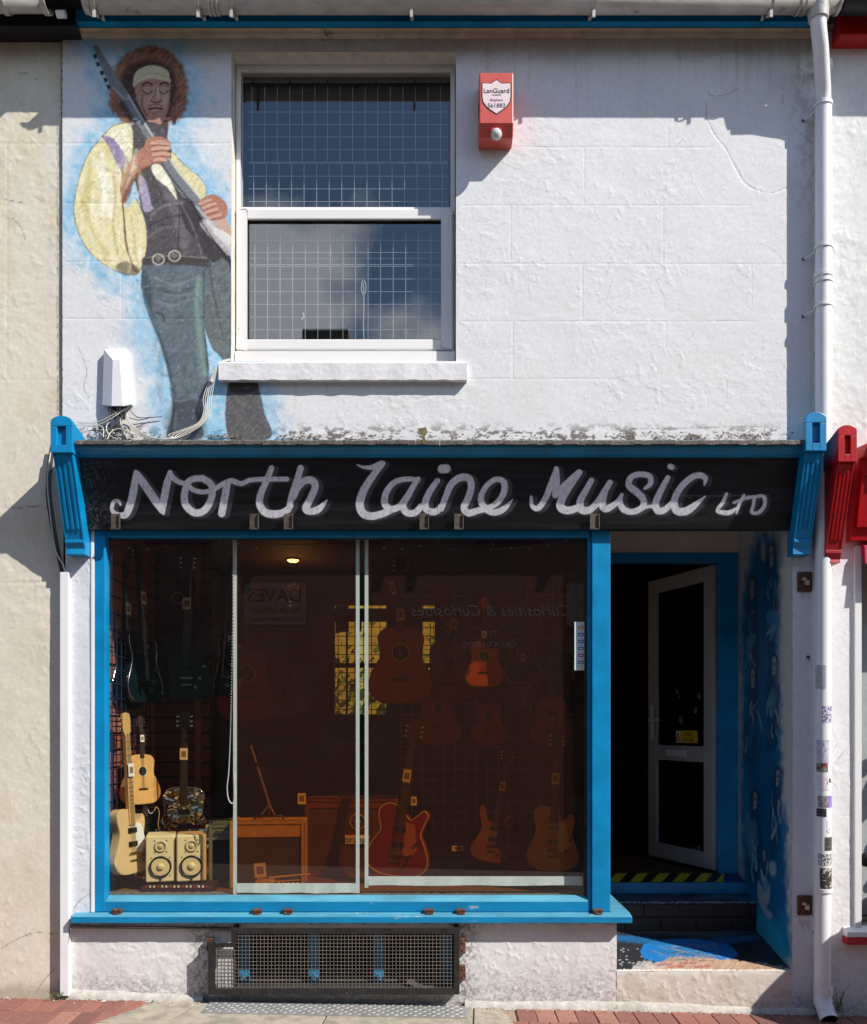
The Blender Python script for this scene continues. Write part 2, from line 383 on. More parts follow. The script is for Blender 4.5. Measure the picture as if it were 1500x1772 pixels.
def plaster(name, x0, x1, z0, z1, y, step, base, parent, seed, amp=1.0, holes=(), colfn=None, grooves=None, xextra=(), zextra=(), xs=None, zs=None, split=None):
    ex = list(xextra); ez = list(zextra)
    for h in holes: ex += [h[0], h[1]]; ez += [h[2], h[3]]
    xs = axis_vals(x0, x1, step, ex) if xs is None else xs
    zs = axis_vals(z0, z1, step, ez) if zs is None else zs
    XX, ZZ = np.meshgrid(xs, zs)
    h = relief(XX, ZZ, seed, amp)
    col = np.empty(XX.shape + (3,)); col[:] = srgb(*base)
    col *= (1 + .10 * (fbm(XX * 4, ZZ * 4, seed + 70, 4) - .5))[..., None]
    PXc = CX + XX * 300; PYc = CY - (ZZ - EYE) * 300
    if grooves is not None: h = h - grooves(PXc, PYc)
    fig = None
    if colfn is not None: fig = colfn(PXc, PYc, col)
    keep = np.ones((len(zs) - 1, len(xs) - 1), bool)
    cx = (xs[1:] + xs[:-1]) / 2; cz = (zs[1:] + zs[:-1]) / 2
    for hh in holes: keep &= ~(((cx > hh[0]) & (cx < hh[1]))[None, :] & ((cz > hh[2]) & (cz < hh[3]))[:, None])
    YY = y - h
    if split and fig is not None:
        fm = fig[:-1, :-1] > .5
        o2 = grid_obj(split, XX, YY, ZZ, col, keep & fm, M_render, parent)
        o = grid_obj(name, XX, YY, ZZ, col, keep & ~fm, M_render, parent); return o, o2
    return grid_obj(name, XX, YY, ZZ, col, keep, M_render, parent)
# ------------------------------------------------------------------ ground
GX0, GX1 = -2.95, 2.95
g = MB()
g.add([(-60, -60, ground_z(-60) - .012), (60, -60, ground_z(60) - .012), (60, .35, ground_z(60) - .012), (-60, .35, ground_z(-60) - .012)], [(0, 1, 2, 3)])
M_mortar = mat('sandy_joint_mortar', srgb(150, 130, 112), .9, var=.25, scale=60, bump=.5)
tag(g.build('street_ground', M_mortar), kind='structure')
pav = empty('brick_pavement', (0, -.3, 0)); tag(pav, kind='structure')
BR = [mat('red_paver_%s' % n, c, .85, var=.16, scale=30, bump=.5, bscale=90, stain=srgb(120, 95, 85), stain_amt=-.15, stain_scale=30)
      for n, c in (('warm', srgb(140, 92, 80)), ('plain', srgb(128, 84, 75)), ('pale', srgb(150, 106, 92)), ('dark', srgb(114, 76, 70)))]
bb = MB().box(-.0535, .0535, -.1045, .1045, -.05, 0)
b0 = bb.build('brick', BR[0], pav, bevel=.004, local=True)
brick_meshes = []
for i in range(6):
    me = b0.data.copy(); me.materials.clear(); me.materials.append(BR[i % 4])
    for v in me.vertices: v.co.x += random.uniform(-.0012, .0012); v.co.y += random.uniform(-.0015, .0015)
    brick_meshes.append(me)
def in_patch(x, y): return -1.62 + (y + .02) * .35 < x < .40 - .12 * y
cnt = 0
rows = 4
for r in range(rows):
    y = -.025 - .105 - r * .213
    n = int((GX1 - GX0) / .1115)
    for i in range(n + 1):
        x = GX0 + i * .1115 + (.056 if r % 2 else 0) + random.uniform(-.0015, .0015)
        if in_patch(x, y): continue
        if x > 2.75 or x < -2.75: continue
        o = b0 if cnt == 0 else b0.copy()
        if cnt: C.objects.link(o)
        o.data = random.choice(brick_meshes); o.parent = pav
        o.location = (x, y + .3, ground_z(x) + random.uniform(-.0015, .0015))
        o.rotation_euler = (random.uniform(-.008, .008), .0215 + random.uniform(-.01, .01), random.uniform(-.008, .008)); cnt += 1
# the rest of the street surface towards the opposite side
g = MB()
g.add([(-60, -60, ground_z(-60) - .004), (60, -60, ground_z(60) - .004), (60, -.9, ground_z(60) - .004), (-60, -.9, ground_z(-60) - .004)], [(0, 1, 2, 3)])
M_street = bpy.data.materials.new('herringbone_paving'); M_street.use_nodes = True
t = M_street.node_tree; bs = t.nodes['Principled BSDF']; bs.inputs['Roughness'].default_value = .85
bt = t.nodes.new('ShaderNodeTexBrick'); bt.inputs['Scale'].default_value = 4.6; bt.inputs['Color1'].default_value = (*srgb(118, 104, 96), 1); bt.inputs['Color2'].default_value = (*srgb(104, 94, 88), 1); bt.inputs['Mortar'].default_value = (*srgb(84, 80, 78), 1)
co = t.nodes.new('ShaderNodeTexCoord'); t.links.new(co.outputs['Object'], bt.inputs['Vector']); t.links.new(bt.outputs['Color'], bs.inputs['Base Color'])
tag(g.build('street_paving', M_street), kind='structure')
# concrete patch
M_conc = mat('old_concrete', srgb(154, 146, 132), .9, var=.3, scale=14, bump=.7, bscale=70, stain=srgb(120, 114, 104), stain_amt=.02, stain_scale=14)
def slab(pts, name='concrete_slab', th=.05, dz=.002):
    s = MB(); top = [(x, y, ground_z(x) + dz) for x, y in pts]; n = len(pts)
    s.add(top + [(x, y, z - th) for x, y, z in top], [tuple(range(n)), tuple(range(2 * n - 1, n - 1, -1))] + [(i, i + n, (i + 1) % n + n, (i + 1) % n) for i in range(n)])
    return s.build(name, M_conc, pav, bevel=.004)
slab([(-1.595, -.015), (-1.80, -.40), (-1.45, -.40), (-1.36, -.015)]); slab([(-1.35, -.015), (-1.44, -.40), (-.62, -.40), (-.60, -.015)])
slab([(-.592, -.015), (-.612, -.40), (.19, -.40), (.21, -.015)]); slab([(.218, -.015), (.198, -.40), (.44, -.40), (.375, -.015)])
slab([(-1.80, -.41), (-1.95, -.9), (-.2, -.9), (-.2, -.41)]); slab([(-.19, -.41), (-.19, -.9), (.48, -.9), (.44, -.41)])
# chequer plate
plate = MB(); x0, x1 = PX(360, -.1), PX(808, -.1)
plate.add([(x, y, ground_z(x) + z) for z in (.0025, .011) for (x, y) in ((x0, -.225), (x1, -.225), (x1, -.03), (x0, -.03))], [(4, 5, 6, 7), (3, 2, 1, 0), (0, 1, 5, 4), (1, 2, 6, 5), (2, 3, 7, 6), (3, 0, 4, 7)])
for i in range(56):
    for j in range(6):
        cx = x0 + .014 + i * (x1 - x0 - .02) / 56; cy = -.214 + j * .033; a = R(28) if (i + j) % 2 else R(-28)
        dx, dy = math.cos(a) * .0155, math.sin(a) * .0155; ex, ey = -math.sin(a) * .005, math.cos(a) * .005; zz = ground_z(cx) + .0112
        plate.add([(cx - dx, cy - dy, zz), (cx + ex, cy + ey, zz), (cx + dx, cy + dy, zz), (cx - ex, cy - ey, zz), (cx, cy, zz + .005)], [(0, 4, 1), (1, 4, 2), (2, 4, 3), (3, 4, 0)])
M_cheq = mat('worn_chequer_steel', srgb(172, 172, 170), .38, metal=.55, var=.15, scale=12, stain=srgb(110, 95, 80), stain_amt=-.1, stain_scale=25)
tag(plate.build('chequer_plate', M_cheq), 'long steel chequer plate lying on the pavement below the basement grille', 'metal plate')

# ------------------------------------------------------------------ the shop building: walls
shop = empty('shop_building', (0, 0, 0))
tag(shop, 'white rendered two storey shop building with a painted guitarist beside its upper window', 'building')
def hgroove(PXc, PYc, y, xa, xb, w=1.5, d=.0014):
    d = d * (.35 + 1.0 * fbm(PXc / 22, PYc * 0 + y * 3, 15, 3))
    wob = 1.2 * (fbm(PXc / 60, PYc * 0 + y, 5, 2) - .5)
    return d * (1 - sstep(w * .4, w, np.abs(PYc - y - wob))) * ((PXc > xa) & (PXc < xb))
def vgroove(PXc, PYc, x, ya, yb, w=1.4, d=.0011):
    return d * (1 - sstep(w * .4, w, np.abs(PXc - x))) * ((PYc > ya) & (PYc < yb))
def grooves_main(X, Y):
    h = 0
    for y in (248, 352, 453, 552): h = h + hgroove(X, Y, y, 112, 398)
    for y, xb in ((255, 1225), (355.5, 1300), (457, 1362), (556.5, 1310), (656, 1070)): h = h + hgroove(X, Y, y, 800, xb)
    for a in ((210, 463, 552), (211, 248, 352), (1156, 208, 255), (1011, 255, 356), (1147, 356, 457), (1007, 457, 556), (1300, 457, 530), (883, 355, 457), (887, 557, 656), (1152, 557, 600), (1256, 656, 690), (880, 150, 255)):
        h = h + vgroove(X, Y, *a)
    # broken plaster edge below the eaves on the right
    pts = crom([(1222, 205), (1235, 232), (1255, 258), (1270, 285), (1290, 318), (1330, 335), (1362, 325)], 6)
    d = np.full(X.shape, 1e9); m = (X > 1190) & (X < 1400) & (Y > 180) & (Y < 360)
    x, y = X[m], Y[m]; dd = np.full(x.shape, 1e9)
    for i in range(len(pts) - 1):
        ax, ay = pts[i]; ex, ey = pts[i + 1] - pts[i]; tt = np.clip(((x - ax) * ex + (y - ay) * ey) / (ex * ex + ey * ey), 0, 1)
        dd = np.minimum(dd, np.hypot(x - ax - tt * ex, y - ay - tt * ey))
    dd = dd + 3 * (fbm(x / 8, y / 8, 3, 2) - .5)
    q = np.zeros(X.shape); q[m] = .0018 * (1 - sstep(0, 2.2, dd)); h = h + q
    return h
SKIN = (176, 124, 104); SKL = (216, 174, 156); YEL = (224, 216, 170); YEL2 = (236, 232, 208); GRY = (88, 92, 96); DRK = (58, 55, 58)
def wall_cracks(p):
    ck = (105, 98, 90)
    for s in ([(1040, 60), (1085, 64), (1130, 56), (1180, 60), (1240, 54), (1310, 53)], [(1224, 157), (1232, 166), (1258, 163), (1275, 153)], [(1222, 178), (1222, 206)],
              [(1175, 97), (1178, 105)], [(500, 60), (560, 70), (600, 62), (650, 68)], [(150, 50), (230, 60), (330, 58), (400, 66)], [(1380, 115), (1392, 130), (1388, 150)],
              [(1355, 150), (1354, 180)], [(1375, 222), (1390, 235), (1406, 248)], [(135, 600), (150, 640), (145, 670), (155, 690)], [(1090, 742), (1180, 741), (1314, 738), (1314, 748)]):
        p.stroke(s, 1.1, ck, f=.6, a=.7, rough=.8)
def paint_main(X, Y, col):
    # grime below the eaves, mildew along the ledge
    g1 = (1 - sstep(45, 120, Y + 30 * (fbm(X / 60, Y / 20, 9, 3) - .5))) * (.35 + .5 * fbm(X / 25, Y / 25, 12, 4))
    k = np.clip(g1, 0, .8)[..., None]; col[:] = col * (1 - k) + np.array(srgb(150, 138, 116)) * k
    g2 = sstep(725, 752, Y) * sstep(.50, .60, fbm(X / 14, Y / 7, 21, 5, .65)); k = (g2 * .85)[..., None]; col[:] = col * (1 - k) + np.array(srgb(82, 70, 60)) * k
    g3 = sstep(1340, 1400, X) * sstep(.5, .62, fbm(X / 10, Y / 16, 31, 4)) * (1 - sstep(300, 420, Y)); k = (g3 * .22)[..., None]; col[:] = col * (1 - k) + np.array(srgb(110, 100, 90)) * k
    g4 = .15 * sstep(.5, .7, fbm(X / 70, Y / 70, 41, 3)); k = g4[..., None]; col[:] = col * (1 - k) + np.array(srgb(208, 204, 196)) * k
    sh = X.shape; flat = col.reshape(-1, 3)
    p = Painter(X.ravel(), Y.ravel(), flat)
    rn = random.Random(77)
    for k in range(46):
        x = rn.choice((rn.uniform(800, 1360), rn.uniform(470, 800), rn.uniform(1290, 1400))); y = rn.choice((62, 62, 660 if x < 810 else 64)); ln = rn.uniform(30, 170) if y < 100 else rn.uniform(15, 60)
        p.stroke([(x, y), (x + rn.uniform(-2, 2), y + ln * .5), (x + rn.uniform(-3, 3), y + ln)], [rn.uniform(2, 7), 4, 1], (168, 160, 146), f=3, a=rn.uniform(.10, .30), rough=1.5)
    for k in range(9):
        x, y = rn.uniform(820, 1360), rn.uniform(230, 720); q = [(x, y)]
        for j in range(rn.randint(3, 6)): q.append((q[-1][0] + rn.uniform(-16, 22), q[-1][1] + rn.uniform(4, 24)))
        p.stroke(q, .8, (140, 136, 132), f=.5, a=.5, rough=.8)
    wall_cracks(p)
    m = (p.X < 560) & (p.Y > 60); x, y = p.X[m], p.Y[m]
    # silhouettes for the halo
    sil = [[(190, 160), (203, 110), (235, 84), (275, 80), (312, 100), (326, 145), (324, 190), (300, 212), (200, 215), (188, 190)],
           [(180, 235), (150, 272), (134, 330), (128, 375), (150, 432), (205, 474), (238, 474), (252, 440), (250, 560), (292, 660), (300, 755), (352, 755), (470, 755), (450, 690), (430, 640), (400, 600), (400, 380), (352, 318), (300, 260), (270, 215), (215, 225)],
           [(160, 78), (172, 80), (250, 200), (230, 210)]]
    d = np.full(x.shape, 1e9)
    for s_ in sil: d = np.minimum(d, poly_sd(x, y, s_))
    n1 = fbm(x / 22, y / 22, 77, 4); n2 = fbm(x / 7, y / 9, 78, 4)
    al = (1 - sstep(0, 58, d + 46 * (n1 - .5))) * (.22 + .95 * n2) * .85
    al = np.clip(al, 0, 1) * (1 - sstep(395, 410, x) * (1 - sstep(560, 640, y))) ; al *= (1 - sstep(470, 520, x + 30 * (n1 - .5)))
    blue = np.array(srgb(92, 184, 226))[None, :] * (.75 + .5 * n1[:, None]); flat[m] = flat[m] * (1 - al[:, None]) + blue * al[:, None]
    p.fig[m] = np.maximum(p.fig[m], (al > .35) * 1.0)
    b = dict(brush=.35, rough=.6)
    # hair
    p.poly([(188, 170), (196, 122), (215, 95), (242, 83), (270, 80), (300, 93), (318, 118), (326, 150), (323, 185), (312, 205), (292, 215), (220, 216), (200, 200), (188, 188)], (142, 100, 82), f=5, rough=5, brush=.7)
    p.poly([(208, 150), (215, 118), (240, 103), (275, 102), (300, 120), (306, 155), (300, 190), (280, 212), (236, 214), (212, 190)], (64, 48, 46), f=6, rough=5, brush=.4, a=.9)
    # face and neck
    p.poly([(248, 205), (286, 200), (288, 240), (255, 250), (238, 240)], (84, 66, 66), **b)
    p.poly([(234, 150), (245, 133), (270, 128), (293, 136), (294, 165), (291, 190), (282, 210), (270, 219), (258, 212), (243, 188), (236, 170)], (176, 134, 118), f=1.2, brush=.25)
    p.poly([(262, 150), (280, 148), (288, 160), (286, 185), (276, 195), (262, 190), (256, 170)], (190, 152, 136), f=4, brush=.3, a=.8)
    p.poly([(230, 147), (236, 124), (262, 113), (288, 121), (294, 136), (293, 142), (262, 136), (238, 144), (233, 150)], (206, 198, 166), f=1, brush=.15)
    p.stroke([(236, 138), (262, 127), (292, 134)], 1.6, (160, 150, 118), a=.7)
    for xx in (256, 284): p.poly([(xx - 8, 154), (xx - 2, 149), (xx + 6, 152), (xx + 6, 159), (xx, 162), (xx - 7, 160)], (186, 150, 136), f=1.5, a=.9)
    for xx in (256, 284): p.stroke([(xx - 9, 157), (xx - 1, 163), (xx + 7, 158)], 2.2, (52, 38, 38)); p.stroke([(xx - 9, 152), (xx - 2, 148), (xx + 7, 151)], 1.3, (80, 54, 50), a=.7)
    p.stroke([(246, 148), (254, 143), (264, 147)], 3, (52, 38, 36)); p.stroke([(277, 147), (285, 143), (292, 147)], 3, (52, 38, 36))
    p.stroke([(270, 152), (268, 164), (262, 173)], 1.8, (104, 70, 62), a=.8); p.stroke([(261, 175), (270, 178), (280, 174)], 2.6, (84, 54, 50), a=.85); p.stroke([(273, 154), (274, 170)], 4, (216, 184, 168), a=.75); p.poly([(244, 166), (254, 168), (258, 180), (252, 190), (245, 180)], (196, 158, 142), f=3, a=.75); p.poly([(281, 166), (290, 164), (289, 180), (283, 188)], (206, 172, 156), f=3, a=.7)
    p.stroke([(258, 189), (269, 187), (281, 189)], 3.4, (92, 50, 50)); p.stroke([(260, 194), (270, 196), (279, 193)], 3, (176, 122, 112), a=.9); p.stroke([(258, 183), (270, 181), (282, 184)], 2, (70, 46, 44), a=.6)
    p.stroke([(247, 165), (246, 182), (254, 200)], 4, (100, 68, 60), a=.6); p.poly([(256, 204), (270, 209), (282, 204), (276, 216), (264, 216)], (190, 146, 128), f=2.5, a=.7)
    # torso, waistcoat, scarf
    p.poly([(222, 225), (250, 212), (280, 218), (300, 268), (330, 330), (352, 400), (362, 452), (352, 464), (252, 462), (246, 440), (250, 400), (240, 340), (228, 290)], (84, 80, 84), f=1.2, **b)
    p.poly([(262, 290), (280, 285), (305, 335), (330, 400), (318, 440), (300, 380), (280, 330)], (120, 116, 118), f=4, a=.6, brush=.4)
    for k in range(7): p.stroke([(262 + k * 3, 300 + k * 22), (290 + k * 3, 312 + k * 20), (318 + k * 2, 330 + k * 17)], 2, (58, 54, 58), a=.5, rough=.8)
    p.stroke([(308, 300), (310, 360), (309, 420), (308, 450)], 1.6, (44, 42, 46))
    # right shoulder and sleeve
    p.poly([(298, 262), (318, 285), (345, 308), (356, 326), (355, 342), (346, 354), (352, 372), (335, 350), (312, 322), (298, 300)], YEL, f=1, **b)
    p.poly([(262, 288), (278, 286), (298, 318), (306, 345), (290, 325), (270, 308)], YEL2, f=1, **b)
    # left sleeve, big and billowing
    p.poly([(178, 236), (195, 218), (216, 213), (228, 222), (230, 250), (226, 278), (214, 300), (212, 330), (218, 360), (236, 345), (248, 372), (254, 400), (253, 432), (246, 458), (237, 476), (205, 470), (178, 456), (152, 432), (136, 402), (128, 366), (132, 330), (142, 292), (156, 262)], YEL, f=1.2, brush=.22, rough=.7)
    p.poly([(168, 285), (182, 290), (192, 320), (198, 360), (192, 380), (180, 350), (172, 320)], YEL2, f=4, brush=.4, a=.9)
    p.poly([(150, 300), (160, 290), (158, 340), (150, 380), (140, 350)], (196, 184, 116), f=6, a=.6, brush=.3)
    p.poly([(190, 232), (208, 218), (222, 226), (224, 262), (212, 262)], YEL2, f=3, a=.9, brush=.3)
    p.stroke([(178, 236), (192, 255), (203, 280), (214, 300)], 4, (92, 74, 88), a=.9); p.stroke([(212, 300), (210, 330), (214, 370), (218, 420), (228, 455), (236, 470)], [3, 4, 3, 4, 3, 6], (110, 74, 58), a=.9)
    p.poly([(178, 236), (196, 240), (212, 262), (224, 285), (214, 296), (200, 280), (190, 258)], (146, 132, 164), f=1.2, **b)
    p.poly([(240, 305), (250, 310), (258, 335), (262, 355), (266, 362), (250, 366), (244, 340)], (166, 154, 180), f=1.2, **b)
    p.poly([(200, 462), (216, 452), (238, 462), (240, 472), (222, 477), (208, 473)], (96, 84, 78), f=2, a=.8, brush=.3)
    # forearm and hand on the neck
    p.poly([(210, 350), (210, 315), (216, 295), (232, 272), (250, 252), (262, 248), (272, 262), (262, 284), (240, 300), (226, 322), (216, 350)], SKIN, f=1, brush=.3)
    p.poly([(212, 350), (222, 318), (240, 296), (258, 286), (254, 292), (236, 308), (222, 345)], (108, 66, 56), f=2, a=.8)
    # guitar neck and headstock
    p.poly([(160, 80), (168, 78), (196, 122), (226, 168), (240, 200), (270, 248), (310, 302), (352, 350), (372, 378), (356, 392), (336, 366), (300, 318), (262, 262), (230, 208), (212, 176), (190, 148), (178, 122)], (122, 126, 132), f=.9, smooth=False, brush=.12)
    p.stroke([(222, 165), (262, 232), (310, 298), (360, 360)], 3.2, (196, 198, 200), a=.8); p.stroke([(214, 176), (250, 238), (300, 312), (340, 362)], 3, (70, 68, 74), a=.9)
    for q in ((165, 98), (170, 112), (177, 127), (183, 139), (188, 151)): p.poly([(q[0] - 4, q[1] - 3), (q[0] + 1, q[1] - 4), (q[0] + 3, q[1] + 1), (q[0] - 1, q[1] + 4)], (34, 36, 42), f=.8)
    p.stroke([(196, 152), (212, 168), (222, 172)], 2, (200, 200, 200), a=.6)
    # hand
    p.poly([(252, 244), (272, 236), (292, 243), (295, 252), (290, 262), (294, 270), (284, 280), (266, 284), (256, 272)], SKIN, f=1, brush=.2)
    for a_, b_ in (((262, 248), (290, 248)), ((264, 258), (292, 257)), ((266, 268), (293, 267)), ((268, 277), (286, 277))): p.stroke([a_, ((a_[0] + b_[0]) / 2, a_[1] - 2), b_], 5.5, SKL, a=.8); p.stroke([(a_[0], a_[1] + 4), ((a_[0] + b_[0]) / 2, a_[1] + 3), (b_[0], b_[1] + 4)], 1.3, (100, 58, 48), a=.8)
    # guitar body
    p.poly([(312, 352), (330, 345), (352, 380), (378, 408), (398, 440), (398, 480), (380, 468), (356, 440), (338, 415), (318, 388)], (66, 62, 66), f=1.1, **b)
    p.poly([(346, 385), (366, 378), (398, 395), (398, 442), (378, 424), (358, 404)], (176, 174, 176), f=1.2, brush=.3)
    p.poly([(368, 400), (398, 408), (398, 424), (384, 416)], (226, 224, 222), f=2, a=.8)
    p.poly([(372, 372), (388, 374), (398, 390), (398, 408), (380, 398)], (206, 170, 150), f=1.5, a=.8)
    # strumming hand
    p.poly([(344, 350), (356, 340), (372, 337), (390, 350), (394, 366), (388, 378), (366, 382), (352, 372), (352, 360)], SKIN, f=1, brush=.2)
    for a_, b_ in (((346, 352), (364, 346)), ((352, 360), (372, 352)), ((356, 368), (376, 362)), ((362, 377), (382, 372))): p.stroke([a_, b_], 5, SKL, a=.75); p.stroke([(a_[0], a_[1] + 4), (b_[0], b_[1] + 4)], 1.3, (104, 60, 50), a=.8)
    # trousers
    def legs(pts, c, s): p.poly(pts, c, f=1.2, brush=.38, rough=.9, seed=s)
    legs([(364, 460), (398, 462), (399, 622), (376, 612), (362, 592), (350, 545), (352, 500)], (102, 112, 114), 4)
    legs([(250, 452), (300, 460), (362, 456), (361, 485), (350, 520), (352, 560), (358, 600), (362, 645), (356, 690), (348, 730), (349, 758), (290, 758), (299, 715), (300, 680), (292, 640), (278, 592), (262, 545), (248, 505), (246, 480)], (96, 108, 118), 5)
    p.poly([(250, 470), (262, 500), (268, 560), (290, 620), (306, 700), (298, 758), (292, 758), (299, 700), (288, 630), (262, 555), (248, 505)], (58, 66, 74), f=5, a=.75, brush=.3)
    p.poly([(340, 480), (354, 490), (350, 540), (354, 610), (358, 650), (346, 660), (340, 590), (336, 530)], (124, 146, 140), f=5, a=.65, brush=.4)
    p.poly([(296, 700), (330, 690), (352, 712), (349, 758), (291, 758)], (62, 66, 74), f=8, a=.7, brush=.3)
    for k in range(11):
        yy = 478 + k * 8 + random.uniform(-3, 3) if k < 7 else 560 + (k - 7) * 44; xa_ = 262 + k * 2 + random.uniform(0, 14); xb_ = xa_ + random.uniform(24, 56); p.stroke([(xa_, yy), ((xa_ + xb_) / 2, yy + random.uniform(2, 6)), (min(xb_, 344), yy - random.uniform(0, 5))], random.uniform(1.5, 3), (62, 70, 78) if k % 2 else (138, 150, 154), f=2.2, a=random.uniform(.35, .55), rough=1)
    for k in range(90):
        yy = random.uniform(470, 745); xx = random.uniform(262, 345) + (yy - 470) * .06; p.stroke([(xx, yy), (xx + random.uniform(-3, 3), yy + random.uniform(8, 30))], random.uniform(2, 6), random.choice(((120, 134, 142), (74, 84, 94), (108, 126, 130), (88, 98, 104))), f=3, a=.28, rough=1.5)
    for k in range(14):
        yy = 474 + k * 10; p.stroke([(366 + random.uniform(0, 8), yy), (392, yy + random.uniform(-5, 5))], random.uniform(1.4, 3), (76, 84, 88) if k % 2 else (142, 152, 152), f=1.8, a=.35, rough=1.2) if yy < 600 else None
    for k in range(70):
        xx, yy = random.uniform(140, 245), random.uniform(250, 450); p.stroke([(xx, yy), (xx + random.uniform(-6, 6), yy + random.uniform(12, 34))], random.uniform(2, 8), random.choice(((240, 236, 214), (200, 186, 124), (232, 224, 178), (246, 244, 232))), f=3.2, a=.34, rough=1.5)
    legs([(398, 652), (440, 654), (450, 680), (458, 715), (468, 758), (396, 758)], (94, 94, 96), 6)
    p.poly([(400, 652), (438, 654), (444, 676), (400, 678)], (46, 44, 48), f=3, a=.7)
    # contour lines and lights
    for q_, w_, c_ in (([(216, 213), (196, 218), (176, 238), (156, 262), (142, 292), (132, 330), (128, 366), (136, 402), (152, 432), (178, 456), (205, 471), (236, 476)], 1.6, (104, 92, 78)), ([(236, 476), (247, 458), (254, 430), (254, 400), (248, 372), (237, 345)], 1.8, (84, 70, 70)), ([(298, 262), (318, 284), (346, 307), (357, 326), (355, 344)], 1.3, (110, 98, 84)),
                       ([(170, 262), (180, 290), (206, 300)], 2.5, (172, 156, 104)), ([(196, 300), (200, 340), (196, 390), (204, 440)], 4, (180, 166, 108)), ([(150, 350), (160, 400), (186, 440)], 5, (196, 182, 120)), ([(226, 372), (232, 410), (236, 448)], 3, (188, 172, 116)), ([(176, 268), (180, 320), (178, 372)], 7, (244, 242, 234)), ([(160, 330), (166, 380), (184, 420)], 4, (240, 236, 214)), ([(240, 380), (244, 420), (240, 446)], 4, (238, 232, 206))):
        p.stroke(q_, w_, c_, f=1.6 if w_ > 2 else .7, a=.75 if w_ < 2 else .55, rough=1)
    for q_, w_, c_, a_ in (([(262, 372), (285, 356), (318, 350)], 5, (128, 126, 130), .6), ([(258, 392), (286, 378), (322, 372)], 3, (46, 42, 46), .7), ([(256, 412), (280, 396), (314, 392)], 5, (124, 120, 122), .5), ([(300, 330), (330, 384), (346, 430), (350, 450)], 2, (130, 128, 132), .6), ([(330, 352), (356, 396), (384, 436), (398, 452)], 3, (34, 32, 36), .8), ([(360, 384), (380, 408), (398, 428)], 7, (216, 216, 216), .7), ([(372, 396), (390, 404), (398, 412)], 4, (240, 238, 232), .7), ([(340, 358), (366, 386)], 3, (206, 208, 210), .7),
                           ([(247, 470), (246, 500), (260, 548), (278, 592), (292, 645), (300, 700), (296, 750)], 3.5, (40, 46, 54), .7), ([(352, 470), (352, 520), (354, 575), (360, 640)], 2.5, (44, 52, 54), .6), ([(344, 478), (340, 520), (346, 580), (354, 650)], 6, (132, 160, 148), .45), ([(362, 462), (372, 520), (388, 590)], 3, (50, 54, 58), .5), ([(268, 480), (300, 492), (336, 482)], 3, (142, 154, 156), .5), ([(266, 498), (300, 508), (338, 496)], 2.5, (50, 58, 64), .5), ([(272, 520), (300, 528), (336, 516)], 3, (136, 148, 150), .4), ([(270, 540), (282, 546), (284, 556)], 4, (40, 44, 50), .7)):
        p.stroke(q_, w_, c_, f=1.5, a=a_, rough=1.2)
    p.poly([(206, 130), (214, 108), (240, 92), (270, 88), (298, 100), (314, 124), (318, 160), (308, 150), (296, 118), (262, 104), (228, 112)], (160, 112, 90), f=7, rough=5, a=.45, brush=.6)
    # belt with two round buckles
    p.stroke([(252, 452), (300, 450), (360, 455)], 15, (66, 62, 62), a=.85, rough=.6); p.stroke([(252, 446), (300, 443), (358, 447)], 1.6, (150, 140, 128), a=.7)
    for q in ((274, 449), (302, 443)):
        th = [(q[0] + 10 * math.cos(k * math.pi / 5), q[1] + 9 * math.sin(k * math.pi / 5)) for k in range(11)]
        p.stroke(th, 2.4, (190, 186, 178), a=.9); p.poly([(q[0] - 4, q[1] - 4), (q[0] + 4, q[1] - 4), (q[0] + 3, q[1] + 3), (q[0] - 3, q[1] + 3)], (120, 112, 104), f=2)
    p.fig[(p.X > 550)] = 0; p.fig[(p.Y < 62)] = 0
    m2 = (p.X > 401) & (p.X < 790) & (p.Y < 626); p.fig[m2] = 0
    # crumbling paint shows through everything
    wear = sstep(.71, .75, fbm(p.X / 5, p.Y / 5, 91, 5, .65)) * .22; flat[:] = flat * (1 - wear[:, None]) + np.array(srgb(205, 205, 205)) * wear[:, None]
    return p.fig.reshape(sh)
WX0, WX1 = PX(108), PX(1411)
hole = (PX(400), PX(789), PZ(625), PZ(89))
xa = axis_vals(WX0, WX1, .0050, [hole[0], hole[1]]); za = axis_vals(PZ(800), PZ(36), .0048, [hole[2], hole[3]])
wall, mural = plaster('wall', WX0, WX1, PZ(800), PZ(36), 0, .005, (217, 219, 222), shop, 10, .6, [hole], paint_main, grooves_main, xs=xa, zs=za, split='mural')
mural['label'] = 'mural of a guitarist in a yellow shirt and grey trousers on a blue halo'

CREAM = (212, 206, 192)
def paint_cream(X, Y, col):
    g1 = (1 - sstep(60, 150, Y)) * .5 * fbm(X / 20, Y / 20, 3, 3); k = g1[..., None]; col[:] = col * (1 - k) + np.array(srgb(140, 128, 105)) * k
    g2 = sstep(.50, .8, fbm(X / 50, Y / 70, 8, 4)) * .3; k = g2[..., None]; col[:] = col * (1 - k) + np.array(srgb(196, 178, 138)) * k
    g3 = sstep(1690, 1722, Y + 20 * (fbm(X / 10, Y / 10, 4, 3) - .5)) * .5; k = g3[..., None]; col[:] = col * (1 - k) + np.array(srgb(120, 108, 92)) * k
    p = Painter(X.ravel(), Y.ravel(), col.reshape(-1, 3)); c = (95, 85, 72)
    for s in ([(0, 876), (30, 877), (55, 875), (82, 877)], [(0, 1642), (30, 1625), (60, 1615), (92, 1618)], [(60, 1720), (72, 1700), (90, 1680), (94, 1676)], [(0, 340), (20, 345), (40, 348)], [(55, 335), (70, 345)], [(28, 122), (45, 123)], [(58, 132), (64, 134)], [(20, 375), (35, 392), (42, 415)]):
        p.stroke(s, 1.4, c, a=.7, rough=.8)
